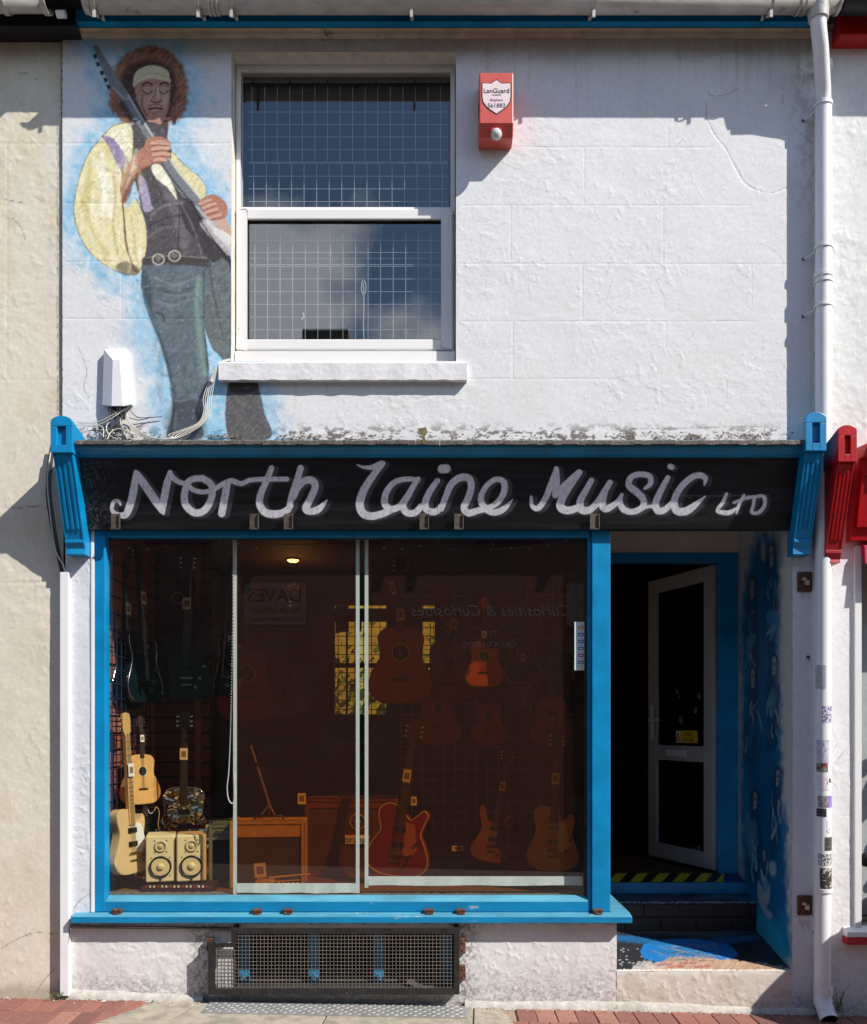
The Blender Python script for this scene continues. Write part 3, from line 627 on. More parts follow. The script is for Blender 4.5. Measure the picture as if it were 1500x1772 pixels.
left_b = empty('cream_building', (-3, 0, 0)); tag(left_b, 'cream rendered building adjoining the shop on its left', 'building')
hg = lambda X, Y: sum(hgroove(X, Y, y, -900, 97, 1.6, .0016) for y in (245, 655, 1007)) + hgroove(X, Y, 877, -900, 90, 1.2, .003) + vgroove(X, Y, 10, 245, 655, 1.4, .0012)
xs_l = np.concatenate([np.linspace(-5.4, -2.75, 30)[:-1], axis_vals(-2.75, PX(107.5), .007)])
plaster('wall', 0, 0, -.1, PZ(36), .018, .007, CREAM, left_b, 40, .85, colfn=paint_cream, grooves=hg, xs=xs_l, zs=axis_vals(-.1, PZ(36), .0085))
m = MB(); m.box(-5.4, -2.21, .2, 4.5, -.1, 5.9); m.build('rear_block', M_plast, left_b)
# crack of rough mortar between both buildings
m = MB(); px_ = []
for k in range(150):
    py = 48 + k * 4.6; w = random.uniform(.6, 2.6); px_.append((PX(107 - w * .7 + random.uniform(-.8, .8)), PZ(py)))
for k in range(149):
    (xa_, z0_), (xb_, z1_) = px_[k], px_[k + 1]; w = random.uniform(.003, .009)
    m.add([(xa_, -.002, z0_), (xb_, -.002, z1_), (xb_ + w, -.004, z1_), (xa_ + w, -.004, z0_)], [(0, 1, 2, 3)])
m.build('mortar_joint', mat('dark_crumbling_mortar', srgb(96, 88, 76), .95, var=.4, scale=60), shop)

# right neighbour
right_b = empty('pale_building', (3, 0, 0)); tag(right_b, 'pale rendered building on the right with a red painted shopfront', 'building')
RW = (216, 219, 218)
def paint_right(X, Y, col):
    g1 = (1 - sstep(60, 130, Y)) * .5 * fbm(X / 20, Y / 20, 3, 3); k = g1[..., None]; col[:] = col * (1 - k) + np.array(srgb(150, 138, 118)) * k
xs_r = np.concatenate([axis_vals(PX(1412), 2.75, .007), np.linspace(2.75, 5.4, 30)[1:]])
plaster('wall', 0, 0, PZ(800), PZ(36), -.006, .007, RW, right_b, 60, 1.1, colfn=paint_right, xs=xs_r, zs=axis_vals(PZ(800), PZ(36), .009))
m = MB(); m.box(2.22, 5.4, .2, 4.5, -.3, 5.9); m.build('rear_block', M_plast, right_b)
# ragged plaster edge of the right building behind the pipe
m = MB(); ed = [(PX(1408 + 3.2 * math.sin(k * .9) * random.random() - (2 if k % 7 == 0 else 0)), PZ(205 + k * 6)) for k in range(90)]
for k in range(89):
    (xa_, z0_), (xb_, z1_) = ed[k], ed[k + 1]
    m.hexa([(xa_, -.011, z0_), (xb_, -.011, z1_), (PX(1414), -.011, z1_), (PX(1414), -.011, z0_), (xa_ - .001, .002, z0_), (xb_ - .001, .002, z1_), (PX(1414), .002, z1_), (PX(1414), .002, z0_)])
m.build('plaster_edge', mat('cream_plaster_edge', srgb(222, 218, 204), .9, var=.2, scale=50, bump=.6), right_b)

# shop body: party walls, roof, floors
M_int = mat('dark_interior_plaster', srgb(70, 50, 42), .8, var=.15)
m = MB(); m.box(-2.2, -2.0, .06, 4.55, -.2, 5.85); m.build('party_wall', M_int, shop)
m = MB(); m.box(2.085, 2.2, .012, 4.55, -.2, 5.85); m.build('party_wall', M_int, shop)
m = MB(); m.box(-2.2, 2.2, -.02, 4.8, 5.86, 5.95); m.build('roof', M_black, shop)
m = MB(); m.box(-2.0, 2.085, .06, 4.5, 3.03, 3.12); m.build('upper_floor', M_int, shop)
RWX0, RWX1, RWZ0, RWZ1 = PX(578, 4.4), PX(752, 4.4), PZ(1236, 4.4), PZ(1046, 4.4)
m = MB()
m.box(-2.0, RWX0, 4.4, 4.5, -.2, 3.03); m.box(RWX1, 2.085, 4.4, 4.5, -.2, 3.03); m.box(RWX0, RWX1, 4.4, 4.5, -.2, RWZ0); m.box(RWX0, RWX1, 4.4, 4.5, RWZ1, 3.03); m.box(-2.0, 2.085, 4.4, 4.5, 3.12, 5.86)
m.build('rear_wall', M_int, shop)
m = MB()
m.box(RWX0, RWX1, 4.42, 4.46, PZ(1155, 4.4), PZ(1147, 4.4)); m.box(PX(598, 4.4), PX(601, 4.4), 4.42, 4.46, RWZ0, RWZ1); m.box(RWX0, RWX1, 4.42, 4.46, PZ(1075, 4.4), PZ(1053, 4.4)); m.box(PX(668, 4.4), PX(730, 4.4), 4.42, 4.46, RWZ0, RWZ1)
for k in range(12): xx = RWX0 + .04 + k * (RWX1 - RWX0) / 12; m.box(xx, xx + .008, 4.40, 4.408, RWZ0, RWZ1)
for k in range(12): zz = RWZ0 + .05 + k * (RWZ1 - RWZ0) / 12; m.box(RWX0, RWX1, 4.409, 4.415, zz, zz + .008)
m.box(RWX0 + .02, RWX0 + .16, 4.36, 4.39, RWZ1 - .30, RWZ1 - .02); m.box(RWX0 + .24, RWX0 + .30, 4.36, 4.39, RWZ1 - .28, RWZ1 - .10)
m.build('rear_window_bar', M_dark, shop)
m = MB(); m.box(-2.0, 2.085, .95, 4.4, .50, .60); m.build('shop_floor', M_wood_dk, shop)
m = MB(); m.box(-2.0, 2.085, .0, .06, 3.04, 3.12); m.build('lintel', M_dark, shop)
# ashlar reveals, lintel and stone sill of the upper window
m = MB(); x0, x1, z0, z1 = hole
m.box(x0 - .03, x0, .0045, .14, z0, z1); m.box(x1, x1 + .03, .0045, .14, z0, z1); m.box(x0 - .03, x1 + .03, .0045, .14, z1, z1 + .03); m.box(x0, x1, .0045, .14, z0 - .03, z0)
m.build('window_reveal', mat('off_white_reveal', srgb(206, 202, 192), .8, var=.12, scale=12, bump=.5, stain=srgb(150, 142, 128), stain_amt=-.05, stain_scale=9), shop)
# upper room
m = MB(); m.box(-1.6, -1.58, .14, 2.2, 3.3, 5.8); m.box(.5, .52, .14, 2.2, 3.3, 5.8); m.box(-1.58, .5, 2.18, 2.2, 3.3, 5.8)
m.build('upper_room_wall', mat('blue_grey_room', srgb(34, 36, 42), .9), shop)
# eaves: blue board, plaster cove
m = MB(); zb = PZ(37.5, -.1); m.box(PX(131, -.1), PX(1402, -.1), -.10, .0, zb, zb + .3); m.build('eaves_board', M_blue, shop)
m = MB(); zc = PZ(61, -.03)
m.prismx([(-.002, zc), (-.03, zc + .004), (-.045, zc + .03), (-.06, zb - .004), (.0, zb - .004)], PX(112), PX(1404)); m.build('plaster_cove', mat('grubby_cove_plaster', srgb(176, 166, 146), .85, var=.2, scale=10, bump=.5, stain=srgb(120, 108, 90), stain_amt=.0, stain_scale=8), shop)
m = MB(); m.box(-5.4, PX(131, -.1) - .002, -.10, .018, PZ(45, -.1), 5.9); m.build('eaves_board', M_black, left_b)
m = MB(); m.box(PX(1452, -.1), 5.4, -.11, -.0065, PZ(60, -.11), 5.9); m.build('eaves_board', M_red, right_b)
m = MB(); m.box(PX(1404, -.1), PX(1452, -.1) - .002, -.06, -.0065, PZ(42, -.06), 5.9); m.build('eaves_end', M_lead, right_b)

# ------------------------------------------------------------------ upper window
win = empty('window', (PX(595, .1), .1, PZ(620, .1)), shop)
def frame_rect(m, X0, X1, Z0, Z1, y0, y1, w, wb=None, wt=None, mi=0):
    wb = wb or w; wt = wt or w
    m.box(X0, X0 + w, y0, y1, Z0, Z1, mi); m.box(X1 - w, X1, y0, y1, Z0, Z1, mi)
    m.box(X0 + w, X1 - w, y0, y1, Z0, Z0 + wb, mi); m.box(X0 + w, X1 - w, y0, y1, Z1 - wt, Z1, mi)
Y = .1; fx0, fx1 = hole[0] + .004, hole[1] - .004; fz0, fz1 = PZ(611, Y), hole[3] - .002
m = MB(); frame_rect(m, fx0, fx1, PZ(372, Y), fz1, Y, Y + .05, PX(416, Y) - fx0, wb=PZ(358, Y) - PZ(372, Y), wt=fz1 - PZ(123, Y))
m.box(fx0, fx1, Y + .004, Y + .05, fz0, PZ(372, Y)) if False else None
frame_rect(m, fx0, fx1, fz0, PZ(372, Y) - .001, Y + .012, Y + .05, .03)
m.build('outer_frame', M_upvc, win, bevel=.004)
m = MB(); frame_rect(m, PX(409, Y), PX(783, Y), PZ(607, Y), PZ(364, Y), Y - .016, Y + .03, .062)
m.build('sash', M_upvc, win, bevel=.006)
m = MB(); frame_rect(m, PX(409, Y) + .058, PX(783, Y) - .058, PZ(607, Y) + .058, PZ(364, Y) - .058, Y - .004, Y + .03, .009)
m.build('glazing_bead', M_black, win)
m = MB(); m.box(fx0, fx1, Y - .03, Y + .04, hole[2] + .002, fz0 - .001); m.build('sub_sill', M_upvc, win, bevel=.004)
m = MB(); m.box(PX(415, Y), PX(778, Y), Y + .018, Y + .02, PZ(357, Y), PZ(122, Y)); m.build('pane', M_glass2, win)
m = MB(); m.box(PX(428, Y), PX(767, Y), Y + .010, Y + .012, PZ(595, Y), PZ(383, Y)); m.build('pane', M_glass2, win)
M_sec = mat('bright_mesh_wire', srgb(205, 212, 220), .5, metal=.1)
m = MB(); Yw = .155; w_ = .0017
def wires(m, x0, x1, y0, y1, ox, n, zs_):
    for i in range(n): xx = PX(ox + i * 21.75, Yw); m.box(xx - w_, xx + w_, Yw, Yw + .004, PZ(y1, Yw), PZ(y0, Yw))
    for zz in zs_: z = PZ(zz, Yw); m.box(PX(x0, Yw), PX(x1, Yw), Yw + .0045, Yw + .0085, z - w_ * .8, z + w_ * .8)
wires(m, 430, 775, 150, 279, 436, 16, [193, 214.5, 236, 258, 279.5]); wires(m, 430, 775, 282, 357, 439, 16, [281.5, 304, 326, 348])
wires(m, 432, 763, 386, 457, 441, 15, [391, 415, 436, 457]); wires(m, 432, 763, 459, 593, 441, 15, [460, 482, 504, 526, 548, 570])
m.build('security_mesh', M_sec, win)
m = MB()
for k in range(88):
    if k in (4, 20, 36, 57, 74): continue
    xx = PX(421 + k * 4.03, Y + .02); m.box(xx - .0022, xx + .0022, Y + .021, Y + .024, PZ(139, Y), PZ(136, Y))
for k in range(92): xx = PX(433 + k * 3.55, Y + .02); m.box(xx - .0014, xx + .0014, Y + .013, Y + .015, PZ(446, Y), PZ(444.4, Y))
tag(m.build('perforated_spacer', M_sec, win), kind='stuff')
m = MB(); m.tube([P(629, y_, .14) + Vector((math.sin(y_ * .1) * .003, 0, 0)) for y_ in (590, 560, 530, 505, 490)], .003, 6); tag(m, None) if False else m.tube([P(629 + 4 * math.cos(a / 10 * 6.28), 498 + 13 * math.sin(a / 10 * 6.28), .14) for a in range(11)], .003, 6)
m.build('blind_cord', M_white_fab, win)
MB().tube([P(524, 541, .14), P(526, 548, .14), P(522, 553, .14)], .004, 6).build('cord_toggle', M_white_fab, win)
m = MB(); Ys = -.042
sx0, sx1 = PX(378, Ys), PX(808, Ys); zt, zbm = PZ(627, Ys), PZ(657, Ys); n = 60
vs = []; fs = []
for k in range(n + 1):
    xx = sx0 + (sx1 - sx0) * k / n; j = .0025 * math.sin(k * 1.3) * math.sin(k * .37) - .001; yf = Ys + .0012 * math.sin(k * .8)
    vs += [(xx, .0, zt + .012), (xx, yf + .006, zt + .004), (xx, yf, zt - .004), (xx, yf, zbm + j), (xx, yf + .01, zbm - .003 + j), (xx, .0, zbm)]
for k in range(n): fs += [(6 * k + q, 6 * k + q + 1, 6 * k + q + 7, 6 * k + q + 6) for q in range(5)]
fs += [tuple(range(5, -1, -1)), tuple(range(6 * n, 6 * n + 6))]; m.add(vs, fs)
m.build('stone_sill', mat('white_painted_stone', srgb(218, 218, 220), .75, var=.06, scale=12, bump=.9, bscale=30, stain=srgb(130, 120, 110), stain_amt=-.22, stain_scale=14), shop)
# ------------------------------------------------------------------ shopfront
sf = empty('shopfront', (0, 0, 0)); tag(sf, 'blue painted shopfront with black hand lettered sign board and wide display window', 'shopfront')
YB, YT = -.045, -.172
zB, zT = PZ(916, YB), PZ(786, YT)
sxs = axis_vals(-2.012, 2.048, .0034); us = np.linspace(0, 1, 125)
XX, UU = np.meshgrid(sxs, us); YY = YB + (YT - YB) * UU; ZZ = zB + (zT - zB) * UU
SPX = CX + XX * 1500 / (DIST + YY); SPY = CY - (ZZ - EYE) * 1500 / (DIST + YY)
col = np.empty(XX.shape + (3,)); col[:] = srgb(14, 16, 20)
col *= (1 + .5 * (fbm(SPX / 30, SPY / 18, 5, 4) - .5))[..., None]
k = (sstep(1, 0, (SPX - 146) / 70) * sstep(.56, .62, fbm(SPX / 3, SPY / 3, 6, 4, .7)) * .45)[..., None]; col = col * (1 - k) + np.array(srgb(120, 120, 118)) * k
k = (.10 * sstep(.5, .7, fbm(SPX / 90, SPY / 8, 16, 4)))[..., None]; col = col * (1 - k) + np.array(srgb(90, 92, 96)) * k
flat = col.reshape(-1, 3); sp = Painter(SPX.ravel(), SPY.ravel(), flat)
def cv(ox, pts): return [(ox + x / 3.75, 780 + y / 3.75) for x, y in pts]
A, B, Cc = 190, 590, 940
ST_ = []   # (points, widths)
def S(ox, pts, w): ST_.append((cv(ox, pts), [q / 3.75 for q in (w if isinstance(w, list) else [w] * len(pts))]))
S(A, [(70, 352), (58, 328), (30, 328), (14, 362), (22, 398), (62, 418), (105, 412), (132, 350), (152, 270), (172, 150)], [10, 20, 24, 24, 26, 34, 44, 48, 50, 40])
S(A, [(170, 140), (185, 165), (232, 230), (290, 315), (332, 372), (350, 410)], [30, 46, 50, 52, 46, 14])
S(A, [(338, 385), (352, 310), (372, 210), (392, 140)], [44, 48, 46, 30])
S(A, [(388, 140), (415, 180), (462, 208), (505, 208)], [26, 34, 30, 26])
S(A, [(600, 178), (520, 192), (486, 270), (492, 350), (550, 402), (615, 385), (658, 310), (660, 225), (600, 178)], [42, 40, 44, 46, 46, 46, 44, 44, 42])
S(A, [(505, 212), (535, 250), (600, 268), (675, 250), (735, 215), (790, 195), (850, 214), (905, 192), (960, 186), (1060, 184), (1150, 184)], [26, 30, 30, 30, 32, 34, 32, 30, 30, 30, 30])
S(A, [(762, 215), (746, 300), (726, 408)], [44, 48, 46])
S(A, [(1050, 112), (1018, 190), (980, 280), (972, 345), (1005, 398), (1065, 412), (1130, 398), (1172, 360)], [34, 40, 44, 46, 48, 50, 44, 36])
S(A, [(1238, 112), (1212, 200), (1182, 290), (1160, 385)], [40, 42, 42, 34])
S(A, [(1195, 300), (1222, 238), (1268, 194), (1315, 196), (1332, 238), (1300, 315), (1272, 372), (1300, 394), (1355, 378), (1408, 322)], [34, 40, 46, 48, 46, 46, 48, 44, 44, 10])
S(B, [(104, 90), (150, 108), (205, 106), (262, 82)], [6, 20, 32, 38])
S(B, [(270, 82), (205, 165), (145, 262), (122, 350), (145, 408), (200, 424), (270, 408), (335, 380)], [36, 44, 50, 52, 50, 48, 46, 40])
S(B, [(500, 190), (430, 184), (352, 202), (298, 262), (282, 335), (318, 378), (378, 362), (430, 295), (470, 228), (502, 180)], [30, 32, 36, 40, 44, 44, 42, 40, 36, 26])
S(B, [(440, 285), (402, 350), (425, 400), (480, 402), (520, 360)], [40, 44, 44, 42, 38])
S(B, [(625, 195), (578, 262), (545, 340), (562, 388), (615, 395), (655, 358)], [34, 40, 44, 44, 42, 40])
S(B, [(650, 378), (685, 285), (718, 215), (775, 174), (828, 180), (845, 232), (826, 305), (798, 368), (825, 404), (890, 388), (965, 372)], [36, 40, 44, 46, 46, 44, 44, 44, 44, 40, 36])
S(B, [(940, 372), (1005, 345), (1055, 275), (1056, 205), (1005, 186), (945, 228), (908, 300), (925, 362), (985, 400), (1055, 378), (1115, 315)], [32, 36, 40, 40, 34, 34, 38, 42, 40, 38, 6])
S(Cc, [(-78, 300), (-72, 358), (-32, 372), (18, 300), (55, 205), (86, 120)], [18, 26, 36, 38, 40, 30])
S(Cc, [(84, 118), (84, 200), (78, 285)], [34, 46, 40]); S(Cc, [(76, 290), (145, 222), (232, 142)], [36, 46, 42])
S(Cc, [(226, 150), (172, 228), (124, 305), (112, 365), (158, 388), (218, 372)], [42, 46, 50, 52, 48, 44])
S(Cc, [(312, 192), (270, 268), (238, 332), (248, 382), (300, 384), (352, 335), (395, 268), (432, 206)], [34, 40, 46, 50, 44, 42, 40, 36])
S(Cc, [(400, 262), (382, 345), (402, 376), (442, 362), (488, 325), (510, 285)], [40, 46, 46, 40, 34, 20])
S(Cc, [(660, 244), (694, 215), (690, 168), (630, 152), (570, 172), (556, 225), (605, 268), (648, 315), (642, 368), (580, 396), (520, 380), (498, 330), (508, 285)], [20, 32, 36, 36, 38, 42, 44, 42, 40, 38, 40, 34, 22])
S(Cc, [(640, 372), (690, 362), (730, 362)], [26, 20, 24])
S(Cc, [(808, 175), (765, 255), (730, 335), (742, 388), (790, 382), (835, 335)], [32, 40, 44, 46, 40, 30])
S(Cc, [(1045, 222), (1050, 178), (1005, 158), (945, 185), (885, 248), (850, 325), (865, 388), (925, 392), (985, 352), (1052, 295)], [12, 34, 38, 40, 42, 44, 50, 50, 40, 8])
S(Cc, [(1188, 282), (1165, 335), (1130, 388), (1175, 402), (1215, 398), (1252, 372)], [22, 24, 24, 30, 30, 14])
S(Cc, [(1302, 290), (1272, 345), (1256, 404)], [20, 20, 16]); S(Cc, [(1236, 336), (1300, 312), (1345, 302), (1400, 296)], [18, 20, 22, 18])
S(Cc, [(1368, 312), (1362, 355), (1352, 398), (1395, 402), (1435, 355), (1432, 300), (1395, 292)], [22, 22, 22, 24, 24, 24, 18])
dots = [cv(B, [(655, 118), (682, 116)]), cv(Cc, [(822, 102), (834, 106)])]
for p_, w_s in ST_: sp.stroke(p_, w_s, (98, 100, 106), f=5, a=.28, off=(4, 3))
for d_ in dots: sp.stroke(d_, 12, (78, 80, 84), f=1.6, off=(4, 2))
for p_, w_s in ST_: sp.stroke(p_, w_s, (72, 74, 79), f=1.3, a=1, off=(8, 1.5) if p_[0][0] < 1240 else (6, 1), rough=.5)
sp.fig[:] = 0
for p_, w_s in ST_: sp.stroke(p_, w_s, (234, 235, 243), f=.7, rough=.35)
for d_, w_ in zip(dots, (15, 9)): sp.stroke(d_, w_, (234, 235, 243), f=.8)
kb = (.35 * (fbm(sp.X / 3, sp.Y / 12, 55, 4) - .5) * (sp.fig > .4))[:, None]; flat *= (1 + kb)
kb = (sstep(.66, .70, fbm(sp.X / 4, sp.Y / 4, 57, 4, .6)) * (sp.fig > .4) * .35)[:, None]; flat[:] = flat * (1 - kb) + np.array(srgb(110, 110, 116)) * kb
for pts in ([(1160, 843), (1175, 856), (1186, 866)], [(1168, 850), (1182, 858), (1198, 862)], [(1115, 868), (1128, 874)], [(756, 850), (757, 880)], [(1180, 857), (1240, 858), (1330, 857)]): sp.stroke(pts, .9, (150, 150, 150), f=.5, a=.5)
sp.stroke([(757, 795), (757, 905)], .8, (6, 6, 8), a=.9)
figm = sp.fig.reshape(XX.shape)[:-1, :-1] > .5
YY = YY - .0006 * (fbm(SPX / 40, SPY / 40, 2, 2) - .5)
board = grid_obj('sign_board', XX, YY, ZZ, col, ~figm, M_sign, sf)
let = grid_obj('lettering', XX, YY, ZZ, col, figm, M_sign, board)
board['label'] = 'black sign board hand lettered North Laine Music Ltd'
m = MB(); m.prismx([(YB + .004, zB + .0005), (YT + .004, zT), (.0, zT), (.0, zB + .0005)], -2.011, 2.047); m.build('board_backing', M_black, sf)
# cornice
m = MB(); zc0, zc1 = PZ(790, -.19), PZ(768.5, -.25)
m.prismx([(.0, zc0), (-.188, zc0), (-.190, zc0 + .012), (-.196, zc0 + .018), (-.204, zc1 - .022), (-.222, zc1 - .010), (-.226, zc1), (.0, zc1 + .02)], -2.005, 2.035)
m.build('cornice', M_blue, sf, bevel=.002)
m = MB(); z = zc1 + .001; random.seed(5)
n = 90; X0_, X1_ = PX(131, -.25), PX(1392, -.25)
for k in range(n):
    a = X0_ + (X1_ - X0_) * k / n; b = X0_ + (X1_ - X0_) * (k + 1) / n - (.003 if k in (22, 41, 44, 76, 83) else 0)
    j = random.uniform(-.003, .003); m.prismx([(.0, z + .045), (-.244, z + .024 + j * .3), (-.252, z + .016 + j), (-.251, z - .002 + j), (-.244, z), (.0, z + .002)], a, b)
m.build('lead_flashing', M_lead, sf)
m = MB(); m.add([P(722, 742, -.21), P(737, 739, -.215), P(740, 748, -.23), P(735, 756, -.25), P(738, 768, -.256), P(731, 768, -.257), P(730, 755, -.25)], [(0, 1, 2, 3, 6), (3, 4, 5, 6)])
tag(m.build('dead_leaf', mat('dry_leaf', srgb(92, 84, 50), .9, var=.4, scale=80)), 'dried leaf caught on the lead flashing above the black sign', 'leaf')
# debris and flaking render on the ledge
m = MB(); random.seed(9)
for k in range(380):
    px = random.choice([random.uniform(150, 280), random.uniform(360, 420), random.uniform(480, 560), random.uniform(600, 990), random.uniform(1060, 1330), random.uniform(1060, 1330)])
    py = 757 - abs(random.gauss(0, 1)) * (5 if px > 1000 else 2.6); s = random.uniform(.003, .010); c = P(px, py, -.006)
    a = random.random() * 3.1; m.add([c + Vector((math.cos(a + q) * s * random.uniform(.6, 1.4), -random.uniform(0, .004), math.sin(a + q) * s * .5)) for q in (0, 1.7, 3.4, 4.9)], [(0, 1, 2, 3)], random.randint(0, 1))
tag(m.build('flaking_debris', [mat('flake_dark', srgb(92, 82, 74), .95, var=.4), mat('flake_brown', srgb(150, 138, 124), .95, var=.4)], shop), kind='stuff')
# consoles
def arch(x0, x1, z0, z1, n=10):
    r = (x1 - x0) / 2; cx = (x0 + x1) / 2
    return [(x0, z0), (x1, z0)] + [(cx + r * math.cos(math.pi * k / n), z1 - r * .62 + r * .62 * math.sin(math.pi * k / n)) for k in range(n + 1)]
def console(name, x0, x1, ztop, zcap, zfoot, zbot, yt, yb, M, par, side=None):
    side = side or M
    m = MB(); ar = arch(x0, x1, zcap, ztop); bk = [(x, z - .062 if z > zcap + .05 else z) for x, z in ar]
    c = MB()
    # head: arched block with a sunk panel (frame of four pieces and recessed back)
    c.prism(ar, yt + .022, .0, back=bk, mi=0); ix0, ix1 = x0 + .036, x1 - .036; iz0, iz1 = zcap + .042, ztop - .058
    c.prism([(x0, zcap), (ix0, zcap), (ix0, iz1), (x0, iz1)], yt, yt + .0215, 0); c.prism([(ix1, zcap), (x1, zcap), (x1, iz1), (ix1, iz1)], yt, yt + .0215, 0)
    c.prism([(ix0 + .0002, zcap), (ix1 - .0002, zcap), (ix1 - .0002, iz0), (ix0 + .0002, iz0)], yt, yt + .0215, 0)
    top = [(x0, iz1 + .0002), (x1, iz1 + .0002)] + ar[2:]; c.prism(top, yt, yt + .0215, 0)
    head = c.build(name, [M], par, bevel=.003)
    b = MB(); w = .006
    ft = [(x0 + w, zcap - .001), (x1 - w, zcap - .001), (x1 - w, zfoot), (x0 + w, zfoot)]
    y1, y2 = yt + .022, yb
    b.hexa([(x0 + w, y1, zcap - .001), (x0 + w, y2, zfoot), (x1 - w, y2, zfoot), (x1 - w, y1, zcap - .001), (x0 + w, 0, zcap - .001), (x0 + w, 0, zfoot), (x1 - w, 0, zfoot), (x1 - w, 0, zcap - .001)])
    b.build('shaft', side, head, bevel=.002)
    f = MB()
    for i in range(3):
        xx = x0 + .031 + i * (x1 - x0 - .062) / 2; za_, zb_ = zcap - .045, zfoot + .05
        yf = lambda z: y1 + (y2 - y1) * (zcap - z) / (zcap - zfoot)
        f.hexa([(xx - .0075, yf(za_) - .006, za_), (xx - .0075, yf(zb_) - .006, zb_), (xx + .0075, yf(zb_) - .006, zb_), (xx + .0075, yf(za_) - .006, za_), (xx - .0075, yf(za_) + .002, za_), (xx - .0075, yf(zb_) + .002, zb_), (xx + .0075, yf(zb_) + .002, zb_), (xx + .0075, yf(za_) + .002, za_)])
    for xx in (x0 + w, x1 - w - .009):
        f.hexa([(xx, yf(zcap) - .004, zcap - .002), (xx, yf(zfoot) - .004, zfoot + .002), (xx + .009, yf(zfoot) - .004, zfoot + .002), (xx + .009, yf(zcap) - .004, zcap - .002), (xx, yf(zcap) + .002, zcap - .002), (xx, yf(zfoot) + .002, zfoot + .002), (xx + .009, yf(zfoot) + .002, zfoot + .002), (xx + .009, yf(zcap) + .002, zcap - .002)])
    f.build('reeding', M, head, bevel=.0015)
    q = MB(); q.prismx([(0, zfoot - .0005), (y2 - .004, zfoot - .0005), (y2 - .004, zfoot - .018), (y2 + .014, zfoot - .05), (y2 + .01, zbot), (0, zbot)], x0 + w, x1 - w)
    q.build('foot', side, head, bevel=.002)
    return head
c1 = console('console', PX(87, -.268), PX(125, -.268), PZ(719, -.268), PZ(783, -.268), PZ(933, -.1), PZ(959, -.09), -.268, -.095, M_blue, sf); c1['label'] = 'left blue fluted console bracket of the sign board'
c2 = console('console', PX(1394, -.268), PX(1430, -.268), PZ(713, -.268), PZ(780, -.268), PZ(932, -.1), PZ(959, -.09), -.268, -.095, M_blue, sf); c2['label'] = 'right blue fluted console bracket with chipped arched head'
c3 = console('console', PX(1450, -.285), PX(1483, -.285), PZ(735, -.285), PZ(799, -.285), PZ(952, -.11), PZ(974, -.10), -.285, -.115, M_red, right_b, mat('grey_red_side', srgb(160, 20, 30), .4, var=.3)); c3['label'] = 'red fluted console bracket'
# small sign board brackets
M_brk = mat('dull_hasp_metal', srgb(92, 82, 74), .6, metal=.5, var=.4, scale=40)
for i, px in enumerate((192, 432, 491, 726, 786, 1021)):
    h = MB(); y0 = -.085; h.box(PX(px, y0), PX(px + 16, y0), y0, y0 + .003, PZ(915, y0), PZ(889, y0)); h.box(PX(px + 14.5, y0), PX(px + 16, y0), y0 - .012, y0, PZ(915, y0), PZ(889, y0)); h.box(PX(px, y0), PX(px + 16, y0), y0 - .010, y0, PZ(916.5, y0), PZ(914.5, y0))
    for a, b in ((4, 893), (12, 893), (4, 909), (12, 909)): h.ball((PX(px + a, y0), y0 - .001, PZ(b, y0)), .0028, .002, .0028, 6, 4)
    h.box(PX(px + 6, y0), PX(px + 9, y0), y0 + .003, -.04, PZ(910, y0), PZ(906, y0))
    o = h.build('hasp_plate', M_brk, sf)
# window frame: posts, head, bottom rail
YF = .0; gl, gr, gt, gb = PX(183, .05), PX(1017, .05), PZ(930, .05), PZ(1553, .05)
fl, fr_, ft_, fb_ = PX(164), PX(1056), PZ(915), PZ(1578)
m = MB(); m.box(fl, PX(182), -.002, .075, fb_, ft_); m.build('window_post', M_blue, sf, bevel=.004)
m = MB(); m.box(PX(1024), fr_, -.004, .09, fb_, ft_ + .02); m.box(PX(1018), PX(1024) - .0006, .012, .075, fb_, ft_); m.build('window_post', M_blue, sf, bevel=.004)
m = MB(); m.box(PX(182) + .0006, PX(1018) - .0006, .0, .075, PZ(929, 0), PZ(905)); m.build('window_head', M_blue, sf, bevel=.004)
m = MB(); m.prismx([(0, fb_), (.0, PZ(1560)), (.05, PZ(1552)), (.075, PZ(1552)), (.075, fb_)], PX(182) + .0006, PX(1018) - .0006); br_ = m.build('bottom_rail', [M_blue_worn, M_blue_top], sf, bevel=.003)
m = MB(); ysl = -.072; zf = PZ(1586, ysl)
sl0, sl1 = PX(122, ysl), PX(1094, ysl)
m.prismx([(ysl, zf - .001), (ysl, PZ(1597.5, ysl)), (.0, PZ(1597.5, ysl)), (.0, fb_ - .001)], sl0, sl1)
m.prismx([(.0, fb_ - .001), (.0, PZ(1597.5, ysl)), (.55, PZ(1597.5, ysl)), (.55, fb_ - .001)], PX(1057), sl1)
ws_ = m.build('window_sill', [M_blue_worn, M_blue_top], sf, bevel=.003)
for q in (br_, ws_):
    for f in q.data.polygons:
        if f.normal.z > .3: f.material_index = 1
m = MB(); m.box(PX(170, .058), PX(1022, .058), .055, .060, PZ(1560, .058), PZ(922, .058)); m.build('shop_window_pane', M_glass, sf)
m = MB(); m.box(PX(1011, .05), PX(1017, .05), .045, .078, gb, gt); m.box(PX(184, .05), PX(1017, .05), .05, .07, PZ(933, .05), PZ(929.5, .05)); m.build('glazing_bead', M_iron, sf)
for px in (194, 437, 490, 735, 790, 1027):
    h = MB(); y0 = -.035; h.box(PX(px, y0), PX(px + 15, y0), y0, y0 + .026, fb_ - .006, PZ(1577, y0)); h.box(PX(px + 3, y0), PX(px + 12, y0), y0 - .012, y0, fb_ - .014, fb_ + .004); h.box(PX(px - 1, y0), PX(px + 16, y0), y0 - .004, y0 + .028, PZ(1577, y0) + .0003, PZ(1573.5, y0))
    h.build('shutter_catch', M_rust, sf, bevel=.001)
